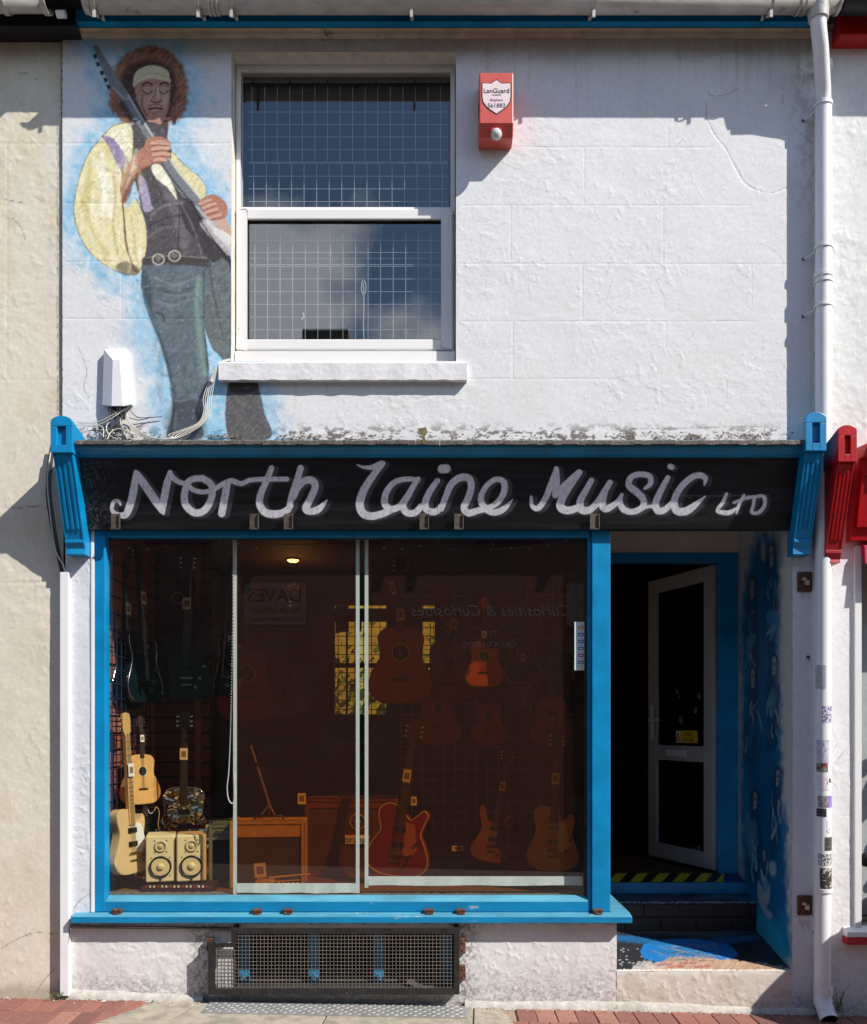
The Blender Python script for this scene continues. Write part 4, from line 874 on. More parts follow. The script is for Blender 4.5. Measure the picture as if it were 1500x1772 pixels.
# corrugated lip along the inside of the ledge
m = MB(); N = 330; xa_, xb_ = PX(186, .1), PX(1008, .1)
vs = []; fs = []
for k in range(N + 1):
    xx = xa_ + (xb_ - xa_) * k / N; o_ = .008 * math.sin(k * .9); vs += [(xx, .082 + abs(o_), PZ(1553, .1) - .006), (xx, .094 + o_, PZ(1547, .1) - .002), (xx, .14 + o_ * .5, PZ(1545, .1) + .002)]
for k in range(N): fs += [(3 * k, 3 * k + 3, 3 * k + 4, 3 * k + 1), (3 * k + 1, 3 * k + 4, 3 * k + 5, 3 * k + 2)]
m.add(vs, fs, 0); m.build('foil_edging', mat('crumpled_grey_foil', srgb(165, 160, 150), .35, metal=.6, var=.3, scale=50), sf)

# ------------------------------------------------------------------ ground floor render of the shop
PIL = (208, 212, 220)
def grime(X, Y, col, y0=1690, c=(120, 112, 104)):
    g = sstep(y0 - 30, y0 + 35, Y + 34 * (fbm(X / 22, Y / 12, 14, 4) - .5)) * (.25 + .75 * sstep(.42, .62, fbm(X / 4.5, Y / 3.5, 18, 5, .7))) * .6
    k = g[..., None]; col[:] = col * (1 - k) + np.array(srgb(*c)) * k
def paint_low(X, Y, col):
    grime(X, Y, col)
    k = (sstep(1602, 1597, Y + 6 * (fbm(X / 12, Y / 12, 3, 2) - .5)) * sstep(.45, .6, fbm(X / 9, Y / 9, 4, 4)) * .6)[..., None]; col[:] = col * (1 - k) + np.array(srgb(130, 100, 84)) * k
    k = (sstep(40, 4, np.minimum(np.abs(X - 352), np.abs(X - 803))) * sstep(.46, .58, fbm(X / 4, Y / 5, 24, 5, .7)) * .6)[..., None]; col[:] = col * (1 - k) + np.array(srgb(60, 50, 46)) * k
gho = (PX(403), PX(792), PZ(1712), PZ(1612))
plaster('stall_riser', PX(116), PX(1067), PZ(1745), PZ(1597), .003, .006, (214, 213, 214), shop, 80, 1.2, [gho], paint_low)
m = MB(); m.box(PX(1067) - .03, PX(1067), .0045, .54, -.1, PZ(1598)); m.build('riser_return', M_plast, shop)
# skirting fillet at the foot of the wall
N = 220; random.seed(3); sk = [MB(), MB()]
for k in range(N):
    pxa = 118 + (1408 - 118) * k / N; pxb = 118 + (1408 - 118) * (k + 1) / N
    if 350 < pxa < 800: continue
    m = sk[pxa > 500]
    def hh(p): return .040 + .009 * math.sin(p * .013) + .002 * math.sin(p * .07)
    for (pa, pb) in ((pxa, pxb),):
        X0_, X1_ = PX(pa), PX(pb); z0_, z1_ = ground_z(X0_), ground_z(X1_); y0_ = -.028 + .003 * math.sin(pa * .031); y1_ = -.028 + .003 * math.sin(pb * .031)
        m.add([(X0_, y0_, z0_ - .01), (X1_, y1_, z1_ - .01), (X1_, y1_ + .006, z1_ + hh(pb) * .6), (X0_, y0_ + .006, z0_ + hh(pa) * .6), (X1_, .002, z1_ + hh(pb)), (X0_, .002, z0_ + hh(pa))], [(0, 1, 2, 3), (3, 2, 4, 5)], 0, True)
M_fil = mat('dirty_white_fillet', srgb(178, 174, 168), .9, var=.2, scale=25, bump=.9, bscale=50, stain=srgb(140, 128, 112), stain_amt=.0, stain_scale=20)
for q in sk: q.build('skirting_fillet', M_fil, shop)
def paint_pil(X, Y, col):
    grime(X, Y, col, 1700)
    p = Painter(X.ravel(), Y.ravel(), col.reshape(-1, 3))
    p.stroke([(140, 1556), (128, 1572), (133, 1580)], 1.2, (90, 84, 76), a=.8); p.stroke([(140, 1556), (165, 1540)], 1, (110, 104, 96), a=.7)
    p.stroke([(122, 1332), (135, 1329), (150, 1335)], 1.5, (60, 150, 200), a=.5, rough=1)
plaster('pilaster', PX(118), PX(158), fb_ - .02, PZ(905), -.001, .005, PIL, shop, 90, 1.3, colfn=paint_pil)
m = MB(); m.box(PX(158), PX(163.6), -.008, .03, fb_ - .001, PZ(905)); m.box(PX(113), PX(118), -.001, .03, ground_z(-2), PZ(905)); m.build('pilaster_trim', M_upvc, shop, bevel=.002)
def paint_pr(X, Y, col):
    grime(X, Y, col, 1720)
    p = Painter(X.ravel(), Y.ravel(), col.reshape(-1, 3))
    for (x, y) in ((1392, 1020), (1392, 1592)):
        for q in range(6): xx = x - 9 + q * 3.4; p.stroke([(xx, y), (xx + .5, y + 8 + 5 * (q % 3))], 1.6, (128, 92, 78), f=1.2, a=.5)
    p.stroke([(1408, 1612), (1412, 1610)], 6, (90, 80, 76), f=2, a=.6)
plaster('pilaster', PX(1370.5), PX(1412), -.12, PZ(905), -.001, .005, PIL, shop, 95, 1.0, colfn=paint_pr)
# cast plates with sockets
for i, (px, py) in enumerate(((1391.5, 1007), (1391.5, 1566))):
    pl = MB(); c = P(px, py); w, h = .043, .058
    ar = []
    for (sx, sz) in ((1, 1), (-1, 1), (-1, -1), (1, -1)):
        for a in range(4):
            t_ = (math.pi / 2) * a / 3 + {(1, 1): 0, (-1, 1): math.pi / 2, (-1, -1): math.pi, (1, -1): 1.5 * math.pi}[(sx, sz)]
            ar.append((c.x + sx * (w - .01) + .01 * math.cos(t_), c.z + sz * (h - .01) + .01 * math.sin(t_)))
    pl.prism(ar, -.010, -.0035); rt = MB()
    rts = [MB().ball((c.x + (w - .012) * (1 if k % 2 else -1), -.011, c.z + (h - .013) * (1 if k < 2 else -1)), .005, .003, .005, 8, 4) for k in range(4)]
    e = empty('wall_plate', (c.x, -.004, c.z)); tag(e, ('rusty square socket plate on the white pillar just below the blue console' if i == 0 else 'rusty square socket plate low on the white pillar beside the step'), 'metal plate')
    pl.build('plate', M_rust, e, bevel=.001); [q.build('rivet', M_rust, e) for q in rts]
    s_ = MB(); s_.box(c.x - .02, c.x + .0, -.030, -.0105, c.z + .004, c.z + .02); s_.box(c.x - .004, c.x + .017, -.034, -.0105, c.z - .022, c.z + .0035); s_.build('lug', mat('bright_worn_lug', srgb(190, 176, 165), .4, metal=.4, var=.2), e, bevel=.002)
m = MB(); c = P(1397, 1137); m.cyl((c.x, -.006, c.z), 'y', .009, .012, 10); m.tube([c + Vector((0, -.01, 0)), c + Vector((.004, -.02, -.01)), c + Vector((-.002, -.02, -.028))], .0022, 6)
tag(m.build('wall_hook', M_iron), 'small black hook screwed into the white pillar', 'hook')

# ------------------------------------------------------------------ basement grille
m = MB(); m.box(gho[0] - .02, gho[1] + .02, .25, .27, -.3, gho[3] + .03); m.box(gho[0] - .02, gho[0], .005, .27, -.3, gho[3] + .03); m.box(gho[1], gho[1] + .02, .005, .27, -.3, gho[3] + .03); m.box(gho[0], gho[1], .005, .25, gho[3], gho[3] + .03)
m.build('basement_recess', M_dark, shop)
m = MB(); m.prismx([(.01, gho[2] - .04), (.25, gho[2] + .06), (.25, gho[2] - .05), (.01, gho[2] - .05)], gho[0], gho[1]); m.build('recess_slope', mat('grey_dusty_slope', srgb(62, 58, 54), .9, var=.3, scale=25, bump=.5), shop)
for px in (414, 534, 646, 764):
    m = MB(); m.box(PX(px, .12), PX(px + 18, .12), .11, .15, gho[2], gho[3]); m.build('window_bar', mat('dusty_blue_bar_%d' % px, srgb(24, 112, 156), .6, var=.3), shop, bevel=.003)
    if px in (534, 646, 414):
        k_ = MB()
        for q in range(5): k_.ball(P(px + 8 + random.uniform(-4, 5), 1690 + random.uniform(-4, 5), .015), .012, .01, .012, 8, 5)
        k_.build('rope_knot', mat('blue_rope_%d' % px, srgb(50, 140, 180), .8), shop)
gr = empty('basement_grille', P(580, 1722, -.09)); tag(gr, 'black steel cage of square wire mesh over the basement light', 'grille')
yg = -.09
def barq(m, px0, px1, py0, py1, y0=yg, d=.012): m.box(PX(px0, y0), PX(px1, y0), y0, y0 + d, PZ(py1, y0), PZ(py0, y0))
m = MB(); barq(m, 400, 795, 1606, 1616); barq(m, 400, 795, 1711, 1721); barq(m, 785, 795, 1616.2, 1710.8); barq(m, 400, 408, 1616.2, 1632); barq(m, 360, 372, 1630, 1721); barq(m, 372.2, 408, 1632, 1639); barq(m, 372.2, 399.8, 1711, 1721)
m.box(PX(785, yg), PX(795, yg), yg + .0122, .002, PZ(1616, yg), PZ(1606, yg)); m.box(PX(400, yg), PX(408, yg), yg + .0122, .002, PZ(1616, yg), PZ(1606, yg)); m.box(PX(362, yg), PX(370, yg), yg + .0122, .002, PZ(1721, yg), PZ(1712, yg)); m.box(PX(787, yg), PX(795, yg), yg + .0122, .002, PZ(1721, yg), PZ(1712, yg))
m.build('frame', mat('black_painted_iron', srgb(44, 42, 42), .5, metal=.3, var=.35, scale=20, bump=.5, stain=srgb(120, 104, 90), stain_amt=-.05, stain_scale=25), gr, bevel=.001)
m = MB(); r_ = .0016; k = 0; px = 374.0
while px < 786:
    top = 1618 if px > 408 else 1639
    xx = PX(px, yg); m.tube([(xx, yg + .006 + (.001 if k % 2 else -.001), PZ(top - 3, yg)), (xx, yg + .006, PZ(1714, yg))], r_, 4, cap=False); px += 6.35; k += 1
py = 1620.0
while py < 1711:
    a = 405 if py < 1638 else 370
    z = PZ(py, yg); m.tube([(PX(a, yg), yg + .0065, z), (PX(787, yg), yg + .0065, z)], r_, 4, cap=False); py += 6.35
tag(m.build('wire_mesh', M_wire, gr), kind='stuff')
pb = MB(); pb.box(PX(361, yg), PX(795, yg), yg + .0125, .0, PZ(1721, yg) + .001, PZ(1718, yg)); pb.build('base_shadow_plate', M_iron, gr)  # solid plate added so the shadow below the cage closes up
sb = MB(); sb.box(PX(361, yg), PX(363, yg), yg + .0125, .0, PZ(1717.5, yg), PZ(1631, yg)); sb.build('side_shadow_plate', M_iron, gr)  # added plate that turns the mesh shadow beside the cage solid
for (a, b, c, d) in ((353, 362, 1628, 1650), (795.5, 806, 1628, 1655), (795.5, 806, 1676, 1702)):
    h = MB(); h.box(PX(a, yg), PX(b, yg), -.035, .002, PZ(d, yg), PZ(c, yg))
    for q in (.25, .75): h.ball((PX((a + b) / 2, yg), -.036, PZ(c + (d - c) * q, yg)), .006, .004, .006, 8, 4)
    h.build('fixing_lug', M_rust, gr, bevel=.002)

# ------------------------------------------------------------------ entrance recess
XR = 2.05; XL = fr_ + .001
def paint_step(X, Y, col):
    grime(X, Y, col, 1728, (150, 140, 125))
    k = (sstep(1690, 1681, Y + 4 * (fbm(X / 5, Y / 5, 5, 3) - .5)) * .6)[..., None]; col[:] = col * (1 - k) + np.array(srgb(235, 233, 228)) * k
    k = (.6 * sstep(.52, .66, fbm(X / 26, Y / 20, 15, 4)))[..., None]; col[:] = col * (1 - k) + np.array(srgb(186, 176, 160)) * k
plaster('step_riser', PX(1067), PX(1371.5), -.09, .2, .001, .006, (206, 200, 192), shop, 101, 1.2, colfn=paint_step)
# entrance floor: painted sheet with blue splash, rubbed concrete and black paint
nx, ny = 240, 130
xs = np.linspace(XL - .02, XR + .02, nx); ys = np.linspace(.0, .56, ny); XX, YY = np.meshgrid(xs, ys); ZZ = .2 + .185 * YY + .0015 * fbm(XX * 30, YY * 30, 3, 3)
FX = CX + XX * 1500 / (DIST + YY); FY = CY - (ZZ - EYE) * 1500 / (DIST + YY)
col = np.empty(XX.shape + (3,)); col[:] = srgb(42, 44, 48); flat = col.reshape(-1, 3); fp = Painter(FX.ravel(), FY.ravel(), flat)
fp.poly([(1068, 1612), (1120, 1616), (1180, 1618), (1240, 1622), (1308, 1612), (1308, 1606), (1068, 1606)], (84, 92, 98), f=3, a=.7, rough=3)
fp.poly([(1108, 1648), (1118, 1632), (1150, 1626), (1190, 1624), (1230, 1628), (1262, 1636), (1275, 1650), (1262, 1662), (1230, 1668), (1190, 1668), (1140, 1664), (1118, 1660)], (30, 112, 178), f=1.2, rough=2)
fp.poly([(1060, 1618), (1120, 1622), (1170, 1634), (1110, 1632), (1060, 1626)], (30, 100, 150), f=3, a=.8, rough=3); fp.poly([(1230, 1624), (1300, 1618), (1310, 1624), (1250, 1634)], (30, 100, 150), f=3, a=.7, rough=2)
fp.poly([(1160, 1640), (1230, 1636), (1250, 1650), (1200, 1658), (1150, 1652)], (40, 112, 170), f=4, a=.6, rough=3)
fp.poly([(1100, 1690), (1105, 1672), (1140, 1666), (1160, 1656), (1200, 1656), (1250, 1660), (1300, 1664), (1350, 1672), (1372, 1676), (1372, 1690)], (176, 146, 122), f=1.5, rough=4, brush=.35)
fp.poly([(1098, 1684), (1100, 1668), (1128, 1664), (1150, 1672), (1120, 1680)], (170, 168, 166), f=1.5, rough=5, a=.7, brush=.5)
for q in ((1150, 1668), (1170, 1672), (1190, 1666), (1215, 1672)): fp.stroke([(q[0] - 12, q[1] + 1), (q[0] + 12, q[1])], 3, (150, 40, 80), f=1.5, a=.6, rough=2)
fp.stroke([(1068, 1679), (1120, 1680), (1200, 1679), (1300, 1680), (1371, 1679)], 3.5, (232, 230, 224), f=1.2, a=.9, rough=2.2)
for k in range(46): fp.stroke([(random.uniform(1120, 1260), random.uniform(1630, 1666))] * 1 + [(random.uniform(1120, 1260), random.uniform(1630, 1668))], random.uniform(.6, 1.6), random.choice(((70, 76, 80), (150, 140, 128), (20, 70, 120))), f=1, a=.35, rough=2)
for k in range(18): a = random.uniform(1070, 1110), random.uniform(1640, 1675); fp.stroke([a, (a[0] + random.uniform(-4, 4), a[1] + 1)], 1.4, (190, 190, 190), f=.6, a=.7)
grid_obj('entrance_floor', XX, YY, ZZ, col, np.ones((ny - 1, nx - 1), bool), M_sign, shop)
# brick step: black painted bricks
Ys_ = .545; z0s, z1s = PZ(1612, Ys_), PZ(1563, Ys_)
M_bb = mat('black_painted_brick', srgb(26, 27, 31), .5, var=.25, scale=20, bump=.5, bscale=50)
st = MB(); st.box(XL - .02, XR, Ys_ + .012, .75, .15, z1s - .006); st.build('step_core', M_black, shop)
bh = (z1s - z0s) / 2
for r in range(2):
    x = XL - .02 - (.11 if r else 0)
    while x < XR - .01:
        a, b = max(x, XL - .02), min(x + .222, XR - .004)
        if b - a > .03:
            q = MB(); yo = random.uniform(-.003, .003); q.box(a + .003, b - .003, Ys_ + yo, Ys_ + .05, z0s + r * bh + .003, z0s + (r + 1) * bh - .003); q.build('brick', M_bb, shop, bevel=.005)
        x += .228
def painted_sheet(name, x0, x1, y0, y1, z0, z1, base, strokes):
    nx, ny = 160, 30; XX, YY = np.meshgrid(np.linspace(x0, x1, nx), np.linspace(y0, y1, ny)); ZZ = z0 + (z1 - z0) * (YY - y0) / (y1 - y0)
    col = np.empty(XX.shape + (3,)); col[:] = srgb(*base); p = Painter(CX + XX * 1500 / (DIST + YY).ravel().reshape(XX.shape), CY - (ZZ - EYE) * 1500 / (DIST + YY), col.reshape(-1, 3)); p.X = p.X.ravel(); p.Z = p.Z.ravel(); p.fig = np.zeros(p.X.shape)
    strokes(p); return grid_obj(name, XX, YY, ZZ, col, np.ones((ny - 1, nx - 1), bool), M_sign, shop)
def stp(p):
    p.stroke([(1070, 1553), (1130, 1556), (1180, 1552)], 8, (60, 84, 92), f=3, a=.6, rough=3); p.stroke([(1130, 1559), (1200, 1557), (1260, 1553)], 5, (110, 66, 60), f=3, a=.7, rough=3)
    p.stroke([(1215, 1553), (1250, 1551), (1300, 1555)], 7, (60, 130, 150), f=3, a=.5, rough=3); p.stroke([(1068, 1562), (1180, 1561.5), (1308, 1561)], 2.4, (200, 198, 190), f=1, a=.8, rough=2.5)
painted_sheet('step_tread', XL - .02, XR, Ys_ - .008, .73, z1s, PZ(1546, .73), (40, 44, 50), stp)
Yt = .73; zt1 = PZ(1527, Yt)
m = MB(); m.box(XL - .02, XR, Yt, .95, .3, zt1 - .0005); m.build('threshold_riser', M_blue, shop, bevel=.003)
def tape(p):
    for k in range(9):
        x = 1052 + k * 37; p.poly([(x, 1526), (x + 19, 1526), (x + 33, 1511), (x + 14, 1511)], (196, 172, 46), f=.6, smooth=False)
    p.poly([(1255, 1500), (1300, 1500), (1300, 1535), (1250, 1535)], (6, 60, 110), f=.6, smooth=False)
painted_sheet('hazard_tape', XL - .02, XR - .0, Yt, .90, zt1, zt1 + .036, (28, 28, 26), tape)
# recess walls
m = MB(); m.box(XL - .06, XL - .0012, .095, .95, .15, 3.04); m.build('lobby_partition', mat('lobby_side_paint', srgb(30, 60, 80), .5), shop)
nz, ny = 520, 150
ys = np.linspace(.0, .955, ny); zs = np.linspace(.12, 3.04, nz); YY, ZZ = np.meshgrid(ys, zs); XX = np.full(YY.shape, XR) + .002 * fbm(YY * 12, ZZ * 12, 5, 3)
LX = CX + XX * 1500 / (DIST + YY); LY = CY - (ZZ - EYE) * 1500 / (DIST + YY)
U = YY / .95 * 100; V = (3.04 - ZZ) * 100   # own coordinates: u 0 front .. 100 back, v cm from the top
col = np.empty(YY.shape + (3,)); col[:] = srgb(205, 202, 196)
def G(px, py): # picture pixel -> (u, v) on the reveal wall
    y = XR * 1500 / (px - CX) - DIST; z = EYE + (CY - py) * (DIST + y) / 1500; return (y / .95 * 100, (3.04 - z) * 100)
lp = Painter(U.ravel(), V.ravel(), col.reshape(-1, 3))
def lpo(pts, c, f=1.5, a=1, **k): lp.poly([G(*q) for q in pts], c, f=f, a=a, **k)
lpo([(1312, 918), (1345, 930), (1348, 1010), (1346, 1130), (1350, 1240), (1352, 1340), (1357, 1420), (1362, 1480), (1364, 1560), (1366, 1670), (1300, 1610), (1286, 1540), (1280, 1400), (1284, 1200), (1281, 1080), (1290, 1000)], (16, 122, 166), f=9, rough=6)
lpo([(1318, 930), (1340, 960), (1342, 1100), (1345, 1240), (1349, 1330), (1352, 1420), (1357, 1560), (1320, 1600), (1300, 1560), (1296, 1400), (1298, 1100), (1300, 1000)], (8, 88, 136), f=7, rough=5, a=.85)
lpo([(1290, 1540), (1300, 1560), (1340, 1600), (1362, 1670), (1312, 1618), (1300, 1600)], (40, 165, 200), f=6, a=.7)
DKB = (12, 38, 62); LT = (170, 180, 184); BLU = (40, 140, 190)
def fig_(x, y, s, fl=1, sd=0):
    """one loosely painted player: dark body, pale face and limbs, each drawn differently"""
    rn = random.Random(sd); j = lambda v: rn.uniform(-v, v); ln = rn.uniform(-5, 5)
    q = lambda a, b: (x + (a + ln * b / 100) * s * fl, y + b * s)
    lpo([q(-8 + j(2), -12), q(j(2), -20 + j(3)), q(8, -12), q(9, 12), q(12 + j(3), 40), q(13 + j(4), 90), q(9, 140 + j(16)), q(-8, 146 + j(12)), q(-12 + j(4), 90), q(-11 + j(3), 40), q(-9, 12)], DKB, f=4, a=.5, rough=3, seed=sd)
    fw = rn.uniform(2.2, 4.2); lpo([q(-fw, -13), q(1, -15), q(fw, -9), q(fw + .6, 3), q(2, 16 + j(3)), q(-2, 15), q(-fw, 3)], (158, 166, 168), f=1, a=.85, rough=.6)
    lpo([q(-2, -5), q(2.4, -6), q(1.6, 1), q(-1.6, 1)], (50, 66, 80), f=.8, a=.7); lp.stroke([G(*q(-1.6, 8)), G(*q(2, 8))], .9, (50, 62, 74), a=.7); lp.stroke([G(*q(-fw, -14)), G(*q(0, -19)), G(*q(fw + 1, -12)), G(*q(fw + 2, 6 + j(8)))], 1.6, (6, 22, 40), a=.9)
    for k in range(4 + sd % 3):
        x0_, y0_ = j(11), 24 + rn.uniform(0, 90); x1_, y1_ = x0_ + j(9), y0_ + rn.uniform(18, 40); lp.stroke([G(*q(x0_, y0_)), G(*q((x0_ + x1_) / 2 + j(4), (y0_ + y1_) / 2)), G(*q(x1_, y1_))], rn.uniform(1.2, 3.4), rn.choice((LT, (150, 176, 190), (90, 160, 190))), a=rn.uniform(.5, .9), rough=.8)
    if sd % 3 != 1: a0 = rn.uniform(76, 96); lpo([q(-7 + j(3), a0 + j(5)), q(1, a0 - 7), q(10 + j(2), a0 + j(5)), q(7, a0 + 16), q(-4 + j(3), a0 + 15)], rn.choice((BLU, (28, 96, 140), (96, 150, 172))), f=1.3, a=.65, rough=1.2); lp.stroke([G(*q(2, a0)), G(*q(7 + j(3), a0 - 30)), G(*q(11 + j(5), a0 - 52))], 1.3, (120, 150, 160), a=.7)
    else: lpo([q(-6, 40), q(0, 34), q(5, 50), q(2, 78), q(-5, 84), q(-9, 60)], (92, 140, 150), f=1.6, a=.6, rough=2)
    for k in range(3): y0_ = rn.uniform(90, 130); lp.stroke([G(*q(-6 + k * 5, y0_)), G(*q(-5 + k * 5 + j(3), y0_ + 20))], 1.2, (70, 130, 160), a=.4)
for i_, a in enumerate(((1334, 962, 1.15, 1), (1301, 1018, 1.0, -1), (1339, 1152, 1.05, 1), (1302, 1172, 1.0, 1), (1345, 1345, .9, -1), (1306, 1385, 1.0, 1), (1322, 1480, .55, 1))): fig_(*a, sd=i_ + 11)
lpo([(1320, 930), (1324, 950), (1322, 972), (1316, 960), (1317, 938)], LT, a=.7); lpo([(1296, 1405), (1304, 1470), (1302, 1500), (1294, 1470), (1288, 1430)], (90, 150, 170), a=.6)
lpo([(1331, 1492), (1341, 1494), (1342, 1512), (1333, 1514)], LT, a=.7); lpo([(1312, 1525), (1324, 1545), (1332, 1530), (1330, 1560), (1318, 1572), (1310, 1548)], LT, a=.6); lpo([(1318, 1568), (1330, 1575), (1336, 1585), (1326, 1588)], LT, a=.6)
lp.stroke([G(1362, 1435), G(1352, 1436)], 5, (30, 110, 160), a=.8)
grid_obj('recess_wall_mural', XX, YY, ZZ, col, np.ones((nz - 1, ny - 1), bool), M_sign, shop)
m = MB(); m.box(XL - .02, XR + .02, .012, .97, 3.0405, 3.06) if False else m.box(XL - .02, XR, .07, .95, 3.0, 3.03); m.build('recess_ceiling', M_plast, shop)
Yd = .90; ztop = PZ(957, Yd); zop = PZ(973, Yd)
M_over = mat('buff_overdoor_panel', srgb(205, 192, 172), .6, var=.08)
m = MB(); m.box(XL - .02, XR, Yd, Yd + .05, ztop + .001, 3.0); m.build('overdoor_panel', M_over, shop)
m = MB(); m.box(XL - .02, XR, Yd - .01, Yd + .07, zop, ztop); m.box(PX(1243, Yd), XR, Yd - .01, Yd + .07, zt1, zop - .001); m.build('door_frame', M_blue, sf, bevel=.004)
# open door
def door_pt(u, v, w): pass
hx, hy = PX(1240, .95), .955; fx, fy = PX(1127, 1.66), 1.66
dl = math.hypot(fx - hx, fy - hy); ang = math.atan2(fy - hy, fx - hx)
door = empty('door', (hx, hy, 0), sf); door.rotation_euler = (0, 0, ang); door['label'] = 'white glazed door standing open inwards'
dz0, dz1 = zt1 + .045, PZ(977, .95)
# local x along the leaf, local y thickness (street face is +y or -y); street face:
def dbuild(mb, name, M, bevel=0): return mb.build(name, M, door, bevel=bevel, local=True)
w = .10; zm0, zm1 = PZ(1320, .95), PZ(1292, .95)
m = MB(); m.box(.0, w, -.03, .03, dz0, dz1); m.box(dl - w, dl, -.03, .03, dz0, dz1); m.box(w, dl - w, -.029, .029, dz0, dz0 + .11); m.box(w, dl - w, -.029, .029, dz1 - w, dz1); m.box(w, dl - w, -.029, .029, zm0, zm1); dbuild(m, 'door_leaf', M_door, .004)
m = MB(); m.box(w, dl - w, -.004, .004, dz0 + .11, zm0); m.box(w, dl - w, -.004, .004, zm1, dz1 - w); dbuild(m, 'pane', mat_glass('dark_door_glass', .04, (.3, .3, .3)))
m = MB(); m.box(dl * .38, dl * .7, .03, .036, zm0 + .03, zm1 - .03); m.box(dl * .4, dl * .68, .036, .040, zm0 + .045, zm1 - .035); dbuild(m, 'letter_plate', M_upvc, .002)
m = MB(); zh = PZ(1250, 1.6); m.box(dl - .07, dl - .035, .03, .038, zh - .13, zh + .13); m.box(dl - .17, dl - .05, .05, .066, zh + .01, zh + .03); m.cyl((dl - .055, .045, zh + .02), 'y', .01, .03, 10); dbuild(m, 'handle', M_upvc, .003)
# warning sticker with text
def text_obj(s, size, M, parent, loc, rot, ext=.0004, name='lettering', align='CENTER', shear=0):
    cu = bpy.data.curves.new(name, 'FONT'); cu.body = s; cu.size = size; cu.extrude = ext; cu.align_x = align; cu.align_y = 'CENTER'; cu.resolution_u = 3; cu.shear = shear
    tmp = bpy.data.objects.new('tmp', cu); C.objects.link(tmp); bpy.context.view_layer.update()
    me = bpy.data.meshes.new_from_object(tmp.evaluated_get(bpy.context.evaluated_depsgraph_get())); bpy.data.objects.remove(tmp); bpy.data.curves.remove(cu)
    me.name = name; me.materials.clear(); me.materials.append(M); o = bpy.data.objects.new(name, me); C.objects.link(o); o.parent = parent; o.location = loc; o.rotation_euler = rot; return o
M_yel = mat('sticker_yellow', srgb(236, 190, 30), .5); M_ink = mat('black_print', srgb(20, 20, 22), .6); M_wht = mat('white_label', srgb(226, 224, 216), .6, var=.04)
sz = PZ(1275, 1.3); stx = empty('warning_sticker', (dl * .42, .0, 0), door)
m = MB(); m.box(-.12, .075, .0045, .006, sz - .043, sz + .045); m.build('yellow_label', M_yel, stx, local=True)
m = MB(); m.box(.0755, .125, .0045, .006, sz - .043, sz + .045); m.build('white_label', M_wht, stx, local=True)
m = MB(); m.add([(.078, .0066, sz - .03), (.122, .0066, sz - .03), (.100, .0066, sz + .03)], [(0, 1, 2)]); m.build('warning_triangle', M_yel, stx, local=True)
m = MB(); 
for a, b in (((.078, -.03), (.122, -.03)), ((.122, -.03), (.1, .032)), ((.1, .032), (.078, -.03)), ((.1, .018), (.1, -.008)), ((.1, -.018), (.1, -.02))): m.tube([(a[0], .007, sz + a[1]), (b[0], .007, sz + b[1] - .0001)], .0017, 5)
m.build('warning_symbol', M_ink, stx, local=True)
text_obj('Mind', .042, M_ink, stx, (-.022, .0065, sz + .02), (R(90), 0, R(180))); text_obj('the step', .036, M_ink, stx, (-.022, .0065, sz - .02), (R(90), 0, R(180)))
random.seed(31); M_stk = mat('faded_sticker', srgb(110, 108, 112), .7, var=.4, scale=60)
for (u, v, s_) in ((.5, 1195, .03), (.47, 1205, .02), (.15 + .02, 1205, .03), (.45, 1245, .04), (.22, 1230, .03), (.17, 1465, .03), (.24, 1470, .03)):
    zc_ = PZ(v, 1.2); xx = dl * u + .05; n_ = 7; m = MB(); m.add([(xx + s_ * random.uniform(.5, 1) * math.cos(6.28 * k / n_), .0055, zc_ + s_ * random.uniform(.5, 1) * math.sin(6.28 * k / n_)) for k in range(n_)], [tuple(range(n_))]); dbuild(m, 'sticker', M_stk)

# ------------------------------------------------------------------ gutter, pipes, boxes and cables
gt_ = empty('gutter', P(735, 5, -.19)); tag(gt_, 'dirty white half round gutter running along the eaves of the shop', 'gutter')
yc, rg = -.213, .062; zg = PZ(21, yc) + rg
def halfpipe(m, x0, x1, r, mi=0, th=.003):
    n = 12; vs = []
    for (x, rr) in ((x0, r), (x1, r), (x1, r - th), (x0, r - th)): vs += [(x, yc + rr * math.cos(math.pi + math.pi * k / n), zg + rr * math.sin(math.pi + math.pi * k / n)) for k in range(n + 1)]
    n1 = n + 1; fs = []
    for j in range(4):
        j2 = (j + 1) % 4; fs += [(j * n1 + k, j * n1 + k + 1, j2 * n1 + k + 1, j2 * n1 + k) for k in range(n)]
    m.add(vs, fs, mi, True)
m = MB(); halfpipe(m, PX(146, yc), PX(1450, yc), rg); m.build('trough', M_gutter, gt_)
m = MB()
for a, b in ((152, 158), (160, 165), (361, 366), (368, 372), (375, 379), (1378, 1383), (1388, 1392), (1446, 1452)): m = MB(); halfpipe(m, PX(a, yc), PX(b, yc), rg + .006); m.build('union_clip', M_gutter, gt_)
m = MB(); m.cyl((PX(1416, yc), yc, zg - rg - .01), 'z', .052, .07, 18, r2=.06); m.build('outlet', M_gutter, gt_)
